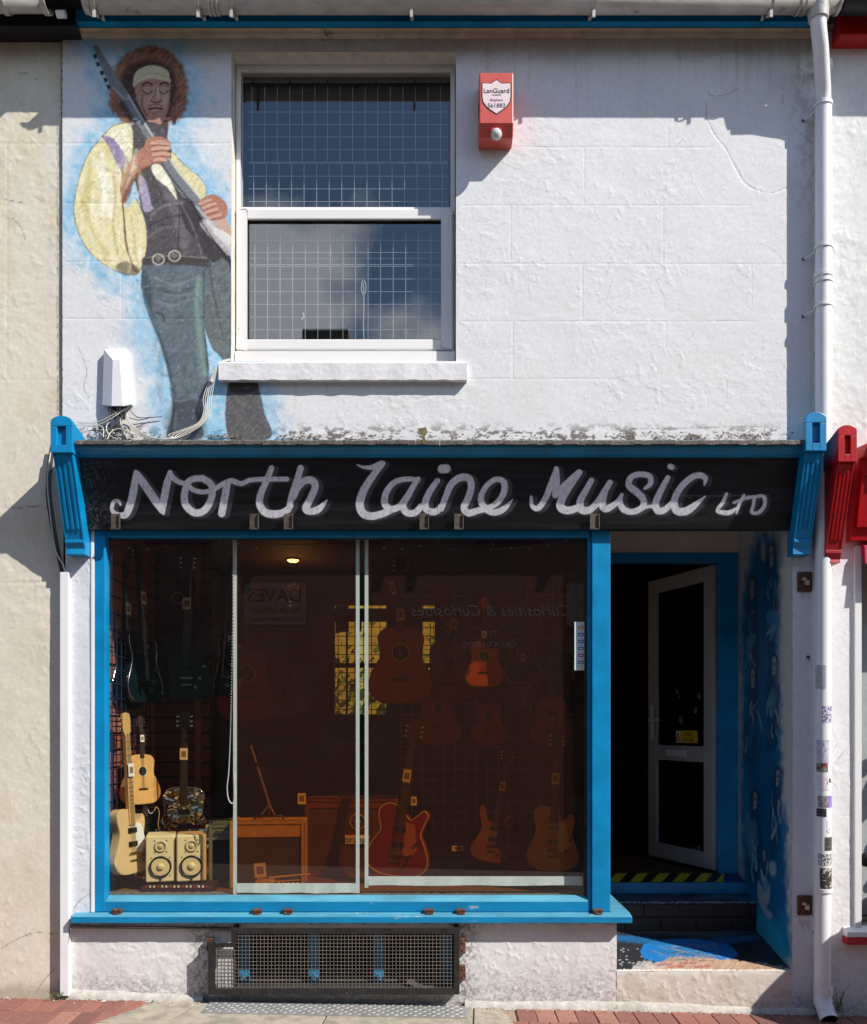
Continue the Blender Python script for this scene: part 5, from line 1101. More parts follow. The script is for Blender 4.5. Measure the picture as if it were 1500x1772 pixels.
for px in (166, 345, 402, 712, 1026, 1331):
    m = MB(); xx = PX(px, yc); n = 10; w_ = .009
    pts = [(yc - (rg + .012) * math.cos(math.pi * .98 * k / n), zg - (rg + .012) * math.sin(math.pi * .98 * k / n)) for k in range(n + 1)]
    pts.append((-.102, zg - .02))
    for k in range(len(pts) - 1):
        (a, b), (c, d) = pts[k], pts[k + 1]; dx = (k - 5) * .0015
        m.hexa([(xx - w_, a, b), (xx + w_, a, b), (xx + w_, c, d), (xx - w_, c, d), (xx - w_, a * 1.0 + .002, b + .003), (xx + w_, a + .002, b + .003), (xx + w_, c + .002, d + .003), (xx - w_, c + .002, d + .003)])
    m.box(xx - .008, xx + .008, yc - .03, yc - .024, zg - rg - .05, zg - rg + .01); m.build('gutter_bracket', M_gutter, gt_)
m = MB(); zr_ = zg + .022
for k in range(28):
    a = -2.15 + k * .1536; m.hexa([(a, yc - .02, zr_ - .01), (a + .150, yc - .02, zr_ - .01), (a + .150, yc - .02, zr_ - .003), (a, yc - .02, zr_ - .003), (a, .12, zr_ + .10), (a + .150, .12, zr_ + .10), (a + .150, .12, zr_ + .107), (a, .12, zr_ + .107)])
tag(m.build('roof_slate', M_black, shop), kind='stuff')
m = MB(); m.hexa([(-5.3, yc - .03, zr_ - .018), (5.3, yc - .03, zr_ - .018), (5.3, yc - .03, zr_ - .012), (-5.3, yc - .03, zr_ - .012), (-5.3, .12, zr_ + .085), (5.3, .12, zr_ + .085), (5.3, .12, zr_ + .095), (-5.3, .12, zr_ + .095)]); m.build('eaves_felt', M_black, shop)
# left neighbour's gutter and the short length on the right
g2 = empty('gutter', P(-40, 5, -.19)); tag(g2, 'short end of white gutter over the cream building at the top left corner', 'gutter')
m = MB(); halfpipe(m, -4.5, PX(80, yc), rg * .92); m.build('trough', M_gutter, g2)
for a, b in ((74, 84), (5, 14)): m = MB(); halfpipe(m, PX(a, yc), PX(b, yc), rg + .004); m.build('union_clip', M_gutter, g2)
m = MB(); m.cyl((PX(99, yc), -.16, zg - .03), 'x', .02, .05, 12); m.build('stop_end', M_pipe, g2)
g3 = MB(); halfpipe(g3, PX(1456, yc), 4.5, rg + .004); tag(g3.build('black_gutter', M_black), 'black gutter over the red eaves board at the top right', 'gutter')
dp = empty('downpipe', P(1424, 1755, -.06)); tag(dp, 'white downpipe running from the gutter to the pavement covered with small stickers low down', 'downpipe')
rp = .0455; xp = PX(1424.5, -.062); yp = -.062
m = MB(); m.tube([(PX(1416, yc), yc, zg - rg - .005), (PX(1416, yc), yc, zg - rg - .08), (PX(1419, -.16), -.165, zg - rg - .16), (xp - .012, -.085, zg - rg - .33), (xp, yp, zg - rg - .40), (xp, yp, zg - rg - .48)], .042, 18); m.build('swan_neck', M_pipe, dp)
zfoot_ = PZ(1722, yp)
m = MB(); m.tube([(xp, yp, zg - rg - .42), (xp, yp, 3.0), (xp - .006, yp, zfoot_)], rp, 22); m.build('pipe', M_pipe, dp)
def collar(py, h, r=.006): 
    z = PZ(py, yp); return MB().tube([(xp - .002, yp, z - h / 2), (xp - .002, yp, z + h / 2)], rp + r, 22)
for py, h in ((115, .03), (183, .02), (430, .012), (478, .018), (489, .012), (531, .012), (1540, .02), (1712, .045), (1733, .03)): collar(py, h).build('socket_collar', M_pipe, dp)
for py in (190, 433, 533):
    h = MB(); z = PZ(py, yp) - .008; h.tube([(xp - rp, yp, z), (xp - rp - .02, -.03, z - .006), (xp - rp - .045, -.008, z - .012)], .005, 6); h.ball((xp - rp - .045, -.006, z - .012), .009, .006, .009, 8, 5, 1); h.build('pipe_clip', [M_pipe, M_iron], dp)
m = MB(); m.tube([(xp - .006, yp, zfoot_ + .005), (xp - .006, yp - .01, zfoot_ - .04), (xp - .004, yp - .045, zfoot_ - .085), (xp - .004, yp - .085, zfoot_ - .115)], rp + .003, 20, cap=False); m.tube([(xp - .006, yp, zfoot_), (xp - .006, yp - .01, zfoot_ - .04), (xp - .004, yp - .045, zfoot_ - .085), (xp - .004, yp - .084, zfoot_ - .114)], rp - .004, 20, 1, cap=False); m.build('shoe', [M_pipe, M_black], dp)
# stickers curved round the pipe
def curved(name, py0, py1, a0, a1, M, par=dp, dr=.0012):
    m = MB(); n = 8; z1_, z0_ = PZ(py0, yp), PZ(py1, yp); vs = []
    for k in range(n + 1):
        a = R(a0 + (a1 - a0) * k / n); vs += [(xp - .003 + (rp + dr) * math.sin(a), yp - (rp + dr) * math.cos(a), z) for z in (z0_, z1_)]
    m.add(vs, [(2 * k, 2 * k + 2, 2 * k + 3, 2 * k + 1) for k in range(n)], 0, True); return m.build(name, M, par)
def smat(n, c1, c2, sc=60, th=.5):
    m = mat(n, srgb(*c1), .6, var=.05, stain=srgb(*c2), stain_amt=0, stain_scale=sc); 
    for q in m.node_tree.nodes:
        if q.type == 'MAP_RANGE' and q.inputs['From Min'].default_value > .5: q.inputs['From Min'].default_value = th; q.inputs['From Max'].default_value = th + .03
    return m
for i, (a, b, c, d, M) in enumerate(((1152, 1192, -80, -5, smat('faded_grey_sticker', (180, 182, 184), (160, 164, 168))), (1222, 1250, -30, 60, smat('purple_doodle_sticker', (200, 196, 210), (96, 84, 130), 70, .5)), (1280, 1320, -70, 20, smat('pale_lilac_sticker', (196, 194, 210), (120, 110, 140), 80, .55)), (1320, 1335, -70, 10, smat('green_red_sticker', (120, 150, 130), (130, 40, 60), 20, .45)), (1343, 1366, -65, 5, smat('pink_outline_sticker', (222, 214, 222), (190, 120, 180), 90, .58)), (1343, 1366, 6, 65, smat('mono_letter_sticker', (228, 230, 220), (30, 30, 30), 60, .55)), (1376, 1396, -60, 15, smat('grey_sticker', (160, 158, 160), (110, 106, 110))), (1376, 1396, 16, 60, smat('violet_sticker', (140, 112, 200), (180, 160, 220), 50, .6)), (1398, 1412, -70, 0, smat('black_wedge_sticker', (36, 36, 40), (60, 60, 60))), (1418, 1440, 5, 60, smat('blue_mark_sticker', (226, 228, 230), (50, 90, 140), 90, .56)), (1447, 1470, -10, 62, smat('dark_round_sticker', (64, 62, 58), (150, 146, 138), 60, .58)), (1476, 1496, -60, 55, smat('black_white_pattern_sticker', (206, 206, 204), (50, 50, 52), 120, .5)), (1500, 1536, -45, 55, smat('photo_sticker', (52, 50, 50), (196, 194, 188), 55, .54)))):
    o = curved('sticker', a, b, c, d, M)
o = text_obj('K', .034, M_ink, dp, (0, 0, 0), (R(90), 0, R(25)), ext=.0006, name='letter'); o.location = Vector((xp + .022, yp - rp - .0002 + .004, PZ(1350, yp))) - dp.location
# alarm box
ab = empty('alarm_box', P(857, 240, -.02)); tag(ab, 'faded red intruder alarm box with a shield badge on the white wall', 'alarm')
M_alarm = mat('faded_red_plastic', srgb(196, 84, 74), .45, var=.08, scale=8, stain=srgb(205, 110, 98), stain_amt=-.1, stain_scale=8)
ya = -.138; ax0, ax1 = PX(829.5, ya), PX(888.5, ya); az1, azm, az0 = PZ(124, ya), PZ(213, ya), PZ(238, ya + .03)
m = MB(); m.prismx([(-.004, az1 + .006), (ya + .008, az1), (ya, azm), (ya + .035, az0), (-.004, az0)], ax0, ax1)
m.build('casing', M_alarm, ab, bevel=.006)
m = MB()
for k in range(4):
    for x in (ax0 - .002, ax1 - .002): m.box(x, x + .004, -.10, -.03, az1 - .14 - k * .016, az1 - .134 - k * .016)
m.build('vent_slot', M_black, ab)
def slope_y(z): return (ya + .008) + (ya - ya - .008) * (az1 - z) / (az1 - azm)
cxs = (ax0 + ax1) / 2; W = .084; zt_ = PZ(140, ya); sh = [(0, .014), (.030, -.008), (W, -.006), (W, -.085), (.079, -.118), (.056, -.150), (.026, -.172), (0, -.190)]
out = [(cxs + x, zt_ + z) for x, z in sh] + [(cxs - x, zt_ + z) for x, z in sh[-2:0:-1]]
m = MB(); v1 = [(x, slope_y(z) - .0015, z) for x, z in out]; m.add(v1, [tuple(range(len(v1)))]); m.build('badge', M_ink, ab)
m = MB(); mz = zt_ - .085; v1 = [(cxs + (x - cxs) * .93, slope_y(z) - .0022, mz + (z - mz) * .94) for x, z in out]; m.add(v1, [tuple(range(len(v1)))]); m.build('badge_face', mat('pinkish_badge', srgb(222, 204, 208), .5, var=.05), ab)
M_fade = mat('faded_print', srgb(120, 105, 108), .6)
def atx(s, size, py, M): o = text_obj(s, size, M, ab, (0, 0, 0), (R(88.5), 0, 0), ext=.0002); z = PZ(py, ya); o.location = Vector((cxs, slope_y(z) - .0034, z)) - ab.location
atx('LanGuard', .037, 157, M_ink); atx('ALARMS', .014, 164, M_fade); atx('Brighton', .020, 173, M_fade); atx('561883', .034, 183, mat('grey_print', srgb(84, 76, 80), .6))
m = MB(); m.ball((cxs, ya + .012, PZ(230, ya)), .032, .028, .032, 14, 9); m.build('strobe_lens', mat('frosted_lens', srgb(205, 205, 200), .2, var=.1, coat=.5), ab)
m = MB(); m.cyl((cxs, ya + .02, PZ(222, ya) + .008), 'y', .033, .02, 16); m.build('lens_mount', M_red, ab)
# telecom cover on the left
tb = empty('cable_box', P(206, 705, -.02)); tag(tb, 'white faceted plastic cable cover on the wall left of the painted legs', 'junction box')
bo = [P(183, 608, 0), P(222, 607, 0), P(231, 703, 0), P(180, 704, 0)]; fo = [P(195, 623, -.062), P(208, 623, -.062), P(213, 703, -.062), P(193, 703, -.062)]; fo2 = [P(195, 623, -.062), P(222, 618, -.045)]
m = MB(); m.add([bo[0], bo[1], bo[2], bo[3], bo[0] + Vector((0, -.03, 0)), bo[1] + Vector((0, -.03, -.002)), bo[2] + Vector((0, -.03, 0)), bo[3] + Vector((0, -.03, 0)), fo[0], fo[1], fo[2], fo[3]],
    [(0, 1, 5, 4), (1, 2, 6, 5), (3, 0, 4, 7), (4, 5, 9, 8), (5, 6, 10, 9), (8, 9, 10, 11), (7, 4, 8, 11), (7, 11, 10, 6), (3, 7, 6, 2)])
m.build('cover', M_pipe, tb, bevel=.003)
m = MB(); random.seed(12)
for k in range(16):
    a = P(188 + k * 2.4, 704, -.03); b = P(196 + k * 1.4 + random.uniform(-4, 4), 722 + random.uniform(-4, 6), -.03 - random.random() * .02); m.tube([a, (a + b) / 2 + Vector((random.uniform(-.01, .01), -.01, 0)), b], .0035, 5)
m.build('cable_tail', M_black, tb)
M_cab = mat('off_white_cable', srgb(206, 202, 192), .5, var=.1); M_cabd = mat('dark_cable', srgb(58, 54, 52), .6)
cb = empty('cable_bundle', P(330, 755, -.03)); tag(cb, 'tangle of thin white cables looping from the cable cover along the ledge to the sill', 'cables')
def cable(pts, r=.0024, M=M_cab, name='cable', par=cb):
    q = [Vector(c) for c in crom([tuple(P(a, b, c)) for a, b, c in pts], 7)]; MB().tube(q, r, 6).build(name, M, par)
random.seed(21)
for i in range(5):
    o = i * 2.6; cable([(400, 621 + i * .5, -.012), (384, 625 + o * .3, -.03), (375 - o * .3, 640, -.035), (370 - o, 665, -.03), (366 - o * 1.4, 690, -.03), (363 - o, 712, -.03), (350 - o, 734, -.04), (325 - o * 3, 750 + i * .4, -.06), (296, 760 - i * .7, -.08), (262, 757 + i * .6, -.06), (236, 742 + i * 2, -.04), (222 - i * 2, 724, -.03), (218 - i, 706, -.03)])
cable([(216, 708, -.03), (208, 728, -.04), (216, 745, -.05), (240, 759, -.08)]); cable([(213, 708, -.03), (195, 718, -.05), (170, 730, -.05), (150, 732, -.05), (132, 730, -.05)]); cable([(218, 706, -.03), (196, 722, -.06), (168, 736, -.06), (142, 737, -.05), (130, 733, -.05)])
cable([(190, 730, -.05), (184, 738, -.06), (188, 752, -.08), (203, 760, -.1)]); cable([(165, 736, -.06), (178, 740, -.07), (179, 757, -.1)]); cable([(186, 760, -.1), (192, 748, -.07), (206, 742, -.06), (228, 750, -.07), (240, 760, -.1)])
cable([(212, 712, -.03), (200, 735, -.06), (180, 748, -.07), (160, 742, -.07)], M=M_cabd); cable([(224, 708, -.02), (236, 721, -.02), (250, 723, -.015), (280, 721, -.012)], M=M_cabd); cable([(220, 722, -.02), (240, 727, -.02), (262, 722, -.012)], M=M_cabd)
for k in range(9): cable([(150 + k * 7, 745 + random.uniform(-8, 8), -.03), (165 + k * 7, 752 + random.uniform(-10, 6), -.06), (175 + k * 6, 740 + random.uniform(-6, 12), -.04), (190 + k * 4, 750, -.06)], .0028, M_cabd if k % 2 else M_cab)
c = MB(); c.tube([P(367, 657, -.035), P(365, 661, -.035)], .013, 8); c.build('cable_tie', M_cab, cb)
m = MB(); random.seed(4)
for k in range(90):
    c0 = P(random.gauss(190, 20), random.gauss(742, 8), -.02 - random.random() * .03); s = random.uniform(.006, .014); m.add([c0 + Vector((random.uniform(-s, s), random.uniform(-.01, .01), random.uniform(-s, s))) for q in range(4)], [(0, 1, 2, 3)])
tag(m.build('ledge_dirt', M_dark, shop), kind='stuff')
# trunking and cables at the left edge
m = MB(); m.box(PX(104, -.03), PX(119, -.03) , -.034, .017, ground_z(-2.1) + .02, PZ(990, -.03)); m.build('cable_trunking', M_pipe, shop, bevel=.003)
vb = empty('hanging_cables', P(95, 985, -.02)); tag(vb, 'dark and white cables running down behind the left blue console into the white trunking', 'cables')
def c2_(pts, r, M): cable(pts, r, M, par=vb)
for k in range(4): c2_([(88 + k * 2, 770, -.01), (83 + k * 2.5, 800, -.01), (80 + k * 2.6, 850, -.012), (86 + k * 2.6, 900, -.012), (94 + k * 2.4, 945, -.014), (104 + k * 2, 985, -.014), (106 + k * 2, 1010, -.012)], .0038, M_cabd)
c2_([(88, 780, -.03), (82, 830, -.03), (86, 880, -.035), (92, 930, -.04), (98, 958, -.04), (108, 975, -.03), (113, 992, -.02)], .0045, M_cab)
c2_([(27, 962, .002), (30, 990, -.01), (50, 1026, -.012), (80, 1015, -.012), (104, 995, -.012)], .003, M_cabd) if False else None
sc_ = empty('low_cable', P(250, 1604, -.01)); tag(sc_, 'grey cables clipped under the blue window sill towards the basement grille', 'cables')
def c3_(pts, r, M): cable(pts, r, M, par=sc_)
c3_([(119, 1592, -.02), (118, 1600, -.02), (128, 1605, -.014), (190, 1606, -.012), (260, 1607, -.012), (330, 1607, -.012), (400, 1610, -.012)], .005, mat('grey_cable', srgb(140, 134, 130), .6)); c3_([(120, 1596, -.012), (135, 1602, -.01), (260, 1603, -.01), (400, 1606, -.01)], .0035, M_cabd)
c3_([(119, 1590, -.03), (117, 1600, -.03), (120, 1612, -.03), (118, 1640, -.03), (117, 1700, -.03)], .003, M_cabd)

# ------------------------------------------------------------------ right shop, lower part
def paint_rl(X, Y, col):
    grime(X, Y, col, 1735)
    p = Painter(X.ravel(), Y.ravel(), col.reshape(-1, 3)); c = (176, 150, 158)
    for s in ([(1440, 1300), (1452, 1280), (1462, 1262)], [(1444, 1320), (1460, 1300), (1470, 1290)], [(1448, 1345), (1440, 1330), (1455, 1318), (1475, 1312)], [(1445, 1290), (1458, 1300), (1450, 1312)], [(1470, 1000), (1471, 1020), (1474, 1030)], [(1455, 1640), (1448, 1650), (1452, 1655)]): p.stroke(s, 1, c, f=.6, a=.6, rough=.6)
plaster('lower_wall', PX(1412), PX(1489), -.12, PZ(790), -.004, .006, (224, 224, 226), right_b, 120, .7, colfn=paint_rl)
plaster('lower_wall', PX(1489) - .001, 4.2, -.2, PZ(1600), -.003, .012, (222, 222, 224), right_b, 121, .7, colfn=paint_rl)
m = MB(); m.box(PX(1476), PX(1488), -.02, -.0035, PZ(1612), PZ(945)); m.box(PX(1440), PX(1476) - .0003, -.012, -.0045, PZ(1722), PZ(985)) if False else None; m.build('pilaster_moulding', M_upvc, right_b, bevel=.003)
ysr = -.06; m = MB(); m.prismx([(ysr, PZ(1622, ysr)), (ysr, PZ(1612, ysr) - .004), (0, PZ(1606, ysr)), (0, PZ(1622, ysr))], PX(1466, ysr), 4.2); m.build('shop_sill', M_upvc, right_b, bevel=.003)
m = MB(); m.box(PX(1465, ysr), 4.2, ysr - .004, .0, PZ(1635, ysr), PZ(1622.5, ysr)); m.build('sill_edge', M_red, right_b, bevel=.003)
m = MB(); m.box(PX(1490), 4.2, .06, .07, PZ(1606), PZ(930)); m.build('shop_window_pane', M_glass, right_b)
m = MB(); m.box(PX(1490), 4.2, .5, .52, -.1, 3.1); m.box(PX(1490), 4.2, .07, .5, PZ(1600), PZ(1595)); m.build('window_backing', M_dark, right_b)
m = MB(); random.seed(2)
for k in range(26): m.ball(P(random.uniform(1495, 1640), random.uniform(1290, 1580), .14), random.uniform(.02, .05), .03, random.uniform(.02, .06), 8, 5, random.randint(0, 2))
m.build('window_goods', [mat('goods_brown', srgb(150, 104, 70), .6), mat('goods_pale', srgb(200, 196, 190), .6), mat('goods_black', srgb(30, 30, 32), .4)], right_b)
rb = MB(); y0r, y1r = -.06, -.15
zr0, zr1 = PZ(935, y0r), PZ(795, y1r); xr0 = PX(1478, -.1)
rb.prismx([(y0r, zr0), (y1r, zr1), (0, zr1), (0, zr0)], xr0, 4.2)
rb.build('fascia_board', M_red, right_b)
rm = MB()
def on(u, d): y = y0r + (y1r - y0r) * u - d; return (y, zr0 + (zr1 - zr0) * u)
rm.prismx([on(.16, .002), on(.16, .018), on(.22, .018), on(.22, .002)], PX(1484, -.1), 4.1); rm.prismx([on(.80, .002), on(.80, .018), on(.87, .018), on(.87, .002)], PX(1484, -.1), 4.1)
for k in range(10): a, b = .2205 + k * .0579, .2205 + (k + 1) * .0579; rm.prismx([on(a, .002), on(a, .018), on(b, .018), on(b, .002)], PX(1484, -.1) , PX(1484, -.1) + .018)
rm.build('fascia_moulding', M_red, right_b)
rc = MB(); rc.prismx([(0, zr1), (-.20, zr1 + .001), (-.24, zr1 + .04), (-.24, zr1 + .06), (0, zr1 + .085)], PX(1478, -.1), 4.2); rc.build('fascia_cornice', M_red, right_b)
aw = MB(); aw.prismx([(-.01, PZ(940)), (-.06, PZ(945, -.06)), (-.07, PZ(975, -.07)), (-.062, PZ(975, -.07)), (-.0, PZ(950))], PX(1487), 4.2); aw.prismx([(-.0655, PZ(976, -.07)), (-.075, PZ(1012, -.07)), (-.065, PZ(1012, -.07))], PX(1494), 4.2)
tag(aw.build('awning', mat('magenta_awning', srgb(176, 20, 70), .7)), 'edge of a magenta awning under the red fascia at the right', 'awning')

# ------------------------------------------------------------------ weeds and litter
M_leaf = mat('weed_green', srgb(88, 112, 50), .7, var=.35, scale=50); M_stalk = mat('dry_stalk', srgb(104, 98, 70), .8)
def weed(px, py, n, h, spread, lab, seed):
    random.seed(seed); m = MB(); b = P(px, py, -.035)
    for k in range(n):
        a = random.uniform(-1, 1); hh = h * random.uniform(.4, 1); d = Vector((a * spread, random.uniform(-.03, .0), hh)); base = b + Vector((random.uniform(-.02, .02), random.uniform(-.01, .01), 0))
        m.tube([base, base + d * .5 + Vector((0, 0, .01)), base + d], [.0018, .0014, .0008], 4, 1, cap=False)
        for q in range(5):
            t_ = random.uniform(.3, 1); c = base + d * t_; s = random.uniform(.006, .014); w = Vector((random.uniform(-1, 1), random.uniform(-1, 1), random.uniform(-.3, .8))).normalized() * s; e = Vector((w.z, w.x, -w.y)) * .4
            m.add([c, c + w * .5 + e, c + w, c + w * .5 - e], [(0, 1, 2, 3)], 0)
    tag(m.build('weed', [M_leaf, M_stalk]), lab, 'weed')
weed(99, 1733, 16, .07, .06, 'small green weed growing at the foot of the white trunking', 1); weed(1452, 1750, 9, .16, .06, 'thin dry weed stalks beside the foot of the downpipe', 2)
m = MB(); random.seed(8)
for k in range(420):
    X = random.uniform(-2.6, 2.6); y = -abs(random.gauss(0, .03)) - .012; s = random.uniform(.0015, .006)
    if 350 < CX + X * 300 < 800: y -= random.uniform(0, .03)
    m.ball((X, y - .01, ground_z(X) + s * .5), s, s, s * .5, 5, 3, random.choice((0, 0, 1)))
tag(m.build('gutter_grit', [mat('grit_brown', srgb(110, 98, 84), .95), mat('grit_pale', srgb(206, 202, 194), .9)]), kind='stuff')
m = MB(); c = P(174, 1733, -.06); m.add([c, c + Vector((.03, -.005, .002)), c + Vector((.028, .01, .004)), c + Vector((.002, .012, .001))], [(0, 1, 2, 3)]); tag(m.build('paper_scrap', M_wht), 'tiny white paper scrap on the red bricks near the left wall', 'litter')
# domed bin added out of view to cast the rounded shadow at the right
lb = empty('shadow_caster_bin', (3.1, -.62, ground_z(3.1))); tag(lb, 'black domed shadow caster added out of view right of the shop', 'shadow caster')
m = MB(); z0 = ground_z(3.1); m.tube([(3.1, -.62, z0), (3.1, -.62, z0 + .95)], [.25, .27], 28); m.build('body', M_black, lb)
m = MB(); m.tube([(3.1, -.62, z0 + .95), (3.1, -.62, z0 + 1.1), (3.1, -.62, z0 + 1.22), (3.1, -.62, z0 + 1.3), (3.1, -.62, z0 + 1.33)], [.29, .28, .23, .13, .02], 28); m.build('dome_lid', M_black, lb)

# ------------------------------------------------------------------ opposite side of the street (seen only as reflections)
op = empty('opposite_terrace', (0, -9, 0)); tag(op, 'opposite terrace of shops behind the camera reflected in the shop windows', 'building')
M_op = mat('brown_brick_terrace', srgb(112, 98, 90), .9, var=.25, scale=2)
m = MB(); m.box(-12, 12, -14, -9, -.4, 7.0); m.box(-12.2, 12.2, -14, -8.85, 7.0, 7.15); m.build('wall', M_op, op)
m = MB(); m.box(-2.2, -1.45, -9.6, -9, 7.15, 8.15); m.box(-1.4, -1.0, -9.6, -9, 7.15, 7.7); m.build('chimney', M_op, op)
M_opw = mat('opposite_shop_glass', srgb(30, 30, 34), .2)
for x in (-9.5, -6, 2.2, 5.5, 9): m = MB(); m.box(x, x + 2.4, -8.99, -8.95, .5, 2.8); m.build('shop_window', M_opw, op)
for x in (-10, -7.4, -4.8, -2, .6, 3.2, 6, 8.6): m = MB(); m.box(x, x + 1.1, -8.99, -8.95, 4.6, 6.3); m.build('window', M_opw, op)
s_ = MB(); s_.box(2.1, 3.1, -8.99, -8.93, 3.25, 3.95); s_.build('hanging_sign', mat('grey_signboard', srgb(150, 146, 140), .7), op)
sg = lambda s, size, x, z: text_obj(s, size, M_ink if z > 3.5 or x < -1.9 or x > 1.9 else M_wht, op, (x, .0 + .075, z), (R(90), 0, R(180)), ext=.002)
sg('DAVES', .30, -2.62, 3.74); sg('BACK STREET', .13, -2.62, 3.50); sg('TOYS CARDS GAMES', .09, -2.62, 3.36)
b_ = MB(); b_.box(-3.12, -2.12, -8.99, -8.94, 3.28, 3.95); b_.build('signboard', mat('pale_sign', srgb(150, 146, 140), .7), op)
text_obj('Curiosities & Curiosities', .26, M_wht, op, (.9, .06, 3.5), (R(90), 0, R(180)), ext=.002, shear=.3); text_obj('THE', .16, M_wht, op, (.85, .06, 3.12), (R(90), 0, R(180)), ext=.002); text_obj('GREAT FROG', .15, M_wht, op, (.85, .06, 2.95), (R(90), 0, R(180)), ext=.002)
# yard wall behind the shop, seen through the rear window
yd = empty('yard_wall', (0, 9, 0)); tag(yd, 'sunlit pale yard wall with foliage seen through the rear window of the shop', 'wall')
m = MB(); m.box(-4, 5, 9, 9.3, -.3, 5.5); m.build('brickwork', mat('pale_yard_brick', srgb(170, 156, 92), .9, var=.3, scale=3), yd)
m = MB(); random.seed(6)
for k in range(1500): c = Vector((random.uniform(-1.8, 2), random.uniform(8.4, 8.9), random.uniform(.2, 3.4) - .9 * random.random())); s = random.uniform(.04, .11); m.add([c + Vector((random.uniform(-s, s), random.uniform(-s, s), random.uniform(-s, s))) for q in range(4)], [(0, 1, 2, 3)])
m.build('foliage', mat('yard_foliage', srgb(92, 112, 44), .8, var=.4), yd)
# ------------------------------------------------------------------ shop interior
disp = empty('display_shelf', (-.5, .6, .6)); tag(disp, 'wooden display shelf behind the shop window', 'shelf')
SHZ = .625
m = MB(); m.box(-1.99, .94, .08, 1.4, SHZ - .04, SHZ); m.build('shelf_board', mat('scuffed_shelf_wood', srgb(120, 84, 58), .6, var=.25, scale=6, streak=(1, 8, 1)), disp)
m = MB(); m.box(-1.99, .94, 1.36, 1.4, .1, SHZ - .041); m.build('shelf_front', M_wood_dk, disp)
# slatted back panel and side panel
sl = empty('slat_wall', (-1.8, 1.1, 1.6)); tag(sl, 'brown slatted display wall in the left corner of the shop window', 'display wall')
first = None; z = SHZ + .004
while z < 2.98:
    if first is None:
        first = MB().box(-.20, .20, -.011, .011, 0, .093).build('slat', M_slat, sl, bevel=.003, local=True); o = first
        side = MB().box(-.010, .010, -.49, .49, 0, .093).build('slat', mat('orange_brown_slat', srgb(176, 104, 74), .55, var=.18, scale=6), sl, bevel=.003, local=True); o2 = side
    else:
        o = first.copy(); o2 = side.copy(); C.objects.link(o); C.objects.link(o2)
    o.location = (.008, .0, z - 1.6); o2.location = (-1.985 + 1.8, -.5, z - 1.6); z += .105
m = MB(); m.box(-1.99, -1.585, 1.115, 1.13, SHZ, 3.0); m.box(PX(338, 1.1), PX(348, 1.1), 1.08, 1.135, SHZ, 3.0, 1); m.build('backing_panel', [M_dark, mat('orange_pine_post', srgb(150, 92, 52), .5, var=.2, scale=8)], sl)
M_grid = mat('dark_blue_grid_wire', srgb(40, 46, 84), .45, metal=.2)
m = MB()
for k in range(10): m.tube([(-1.93, .16 + k * .075, SHZ), (-1.93, .16 + k * .075, 2.3)], .0035, 5)
z = SHZ + .05
while z < 2.3: m.tube([(-1.926, .16, z), (-1.926, .84, z)], .0035, 5); z += .085
tag(m.build('grid_panel', M_grid), 'dark wire grid panel against the left side of the window display', 'grid panel')
m = MB(); Yg = 1.0; step = 18.7; M_grid2 = mat('pale_grid_wire', srgb(190, 160, 140), .4, metal=.3)
px = 694
while px < 1012: m.box(PX(px, Yg) - .0017, PX(px, Yg) + .0017, Yg, Yg + .003, PZ(1500, Yg), PZ(1010, Yg)); px += step
py = 1012
while py < 1500: m.box(PX(690, Yg), PX(1012, Yg), Yg + .0035, Yg + .0065, PZ(py, Yg) - .0017, PZ(py, Yg) + .0017); py += step
tag(m.build('grid_panel', M_grid2), 'pale wire grid panel hung with guitars behind the right hand amber blind', 'grid panel')
m = MB(); m.box(.60, 1.0, 1.12, 1.15, .6, 3.0); m.build('side_board', mat('brown_board', srgb(120, 74, 52), .6, var=.2), shop)

def outline(kind):
    ac = [(0, 0), (.25, .015), (.39, .12), (.42, .27), (.35, .46), (.275, .60), (.29, .77), (.30, .88), (.22, .975), (.08, 1.0)]
    lf = [(-x, z) for x, z in ac[:0:-1]]
    if kind == 'acoustic': return ac + lf
    if kind == 'cutaway': return ac[:6] + [(.285, .70), (.30, .80), (.27, .86), (.19, .83), (.10, .86), (.07, .99)] + lf
    if kind == 'single': return [(0, 0), (.24, .015), (.37, .12), (.385, .26), (.31, .44), (.27, .56), (.30, .70), (.30, .80), (.25, .86), (.20, .80), (.12, .76), (.07, .84), (.06, .95)] + [(-.06, .95), (-.2, .96), (-.29, .90), (-.30, .78), (-.26, .60), (-.31, .44), (-.385, .26), (-.37, .12), (-.24, .015)]
    if kind == 'double': return [(0, 0), (.24, .015), (.38, .12), (.38, .28), (.29, .46), (.27, .60), (.33, .76), (.31, .90), (.24, .90), (.17, .76), (.08, .74), (-.08, .74), (-.17, .78), (-.26, 1.0), (-.34, 1.0), (-.33, .84), (-.26, .62), (-.29, .46), (-.38, .28), (-.38, .12), (-.24, .015)]
    if kind == 'semi': return [(0, 0), (.25, .015), (.41, .12), (.43, .28), (.35, .48), (.29, .60), (.33, .76), (.36, .86), (.30, .93), (.22, .86), (.13, .78), (.07, .82), (-.07, .95), (-.22, .97), (-.33, .88), (-.33, .76), (-.28, .60), (-.35, .48), (-.43, .28), (-.41, .12), (-.25, .015)]
G_rose = mat('rosewood_fretboard', srgb(58, 36, 28), .5, var=.2); G_maple = mat('maple_neck', srgb(214, 166, 98), .35, var=.1); G_chrome = mat('chrome_hardware', srgb(210, 210, 210), .15, metal=1, var=.03)
G_cream = mat('cream_plastic', srgb(228, 216, 180), .4); G_blk = mat('black_plastic', srgb(16, 16, 18), .3); G_tag = mat('price_card', srgb(232, 222, 200), .7, var=.05); G_tagp = mat('price_print', srgb(140, 110, 90), .7)
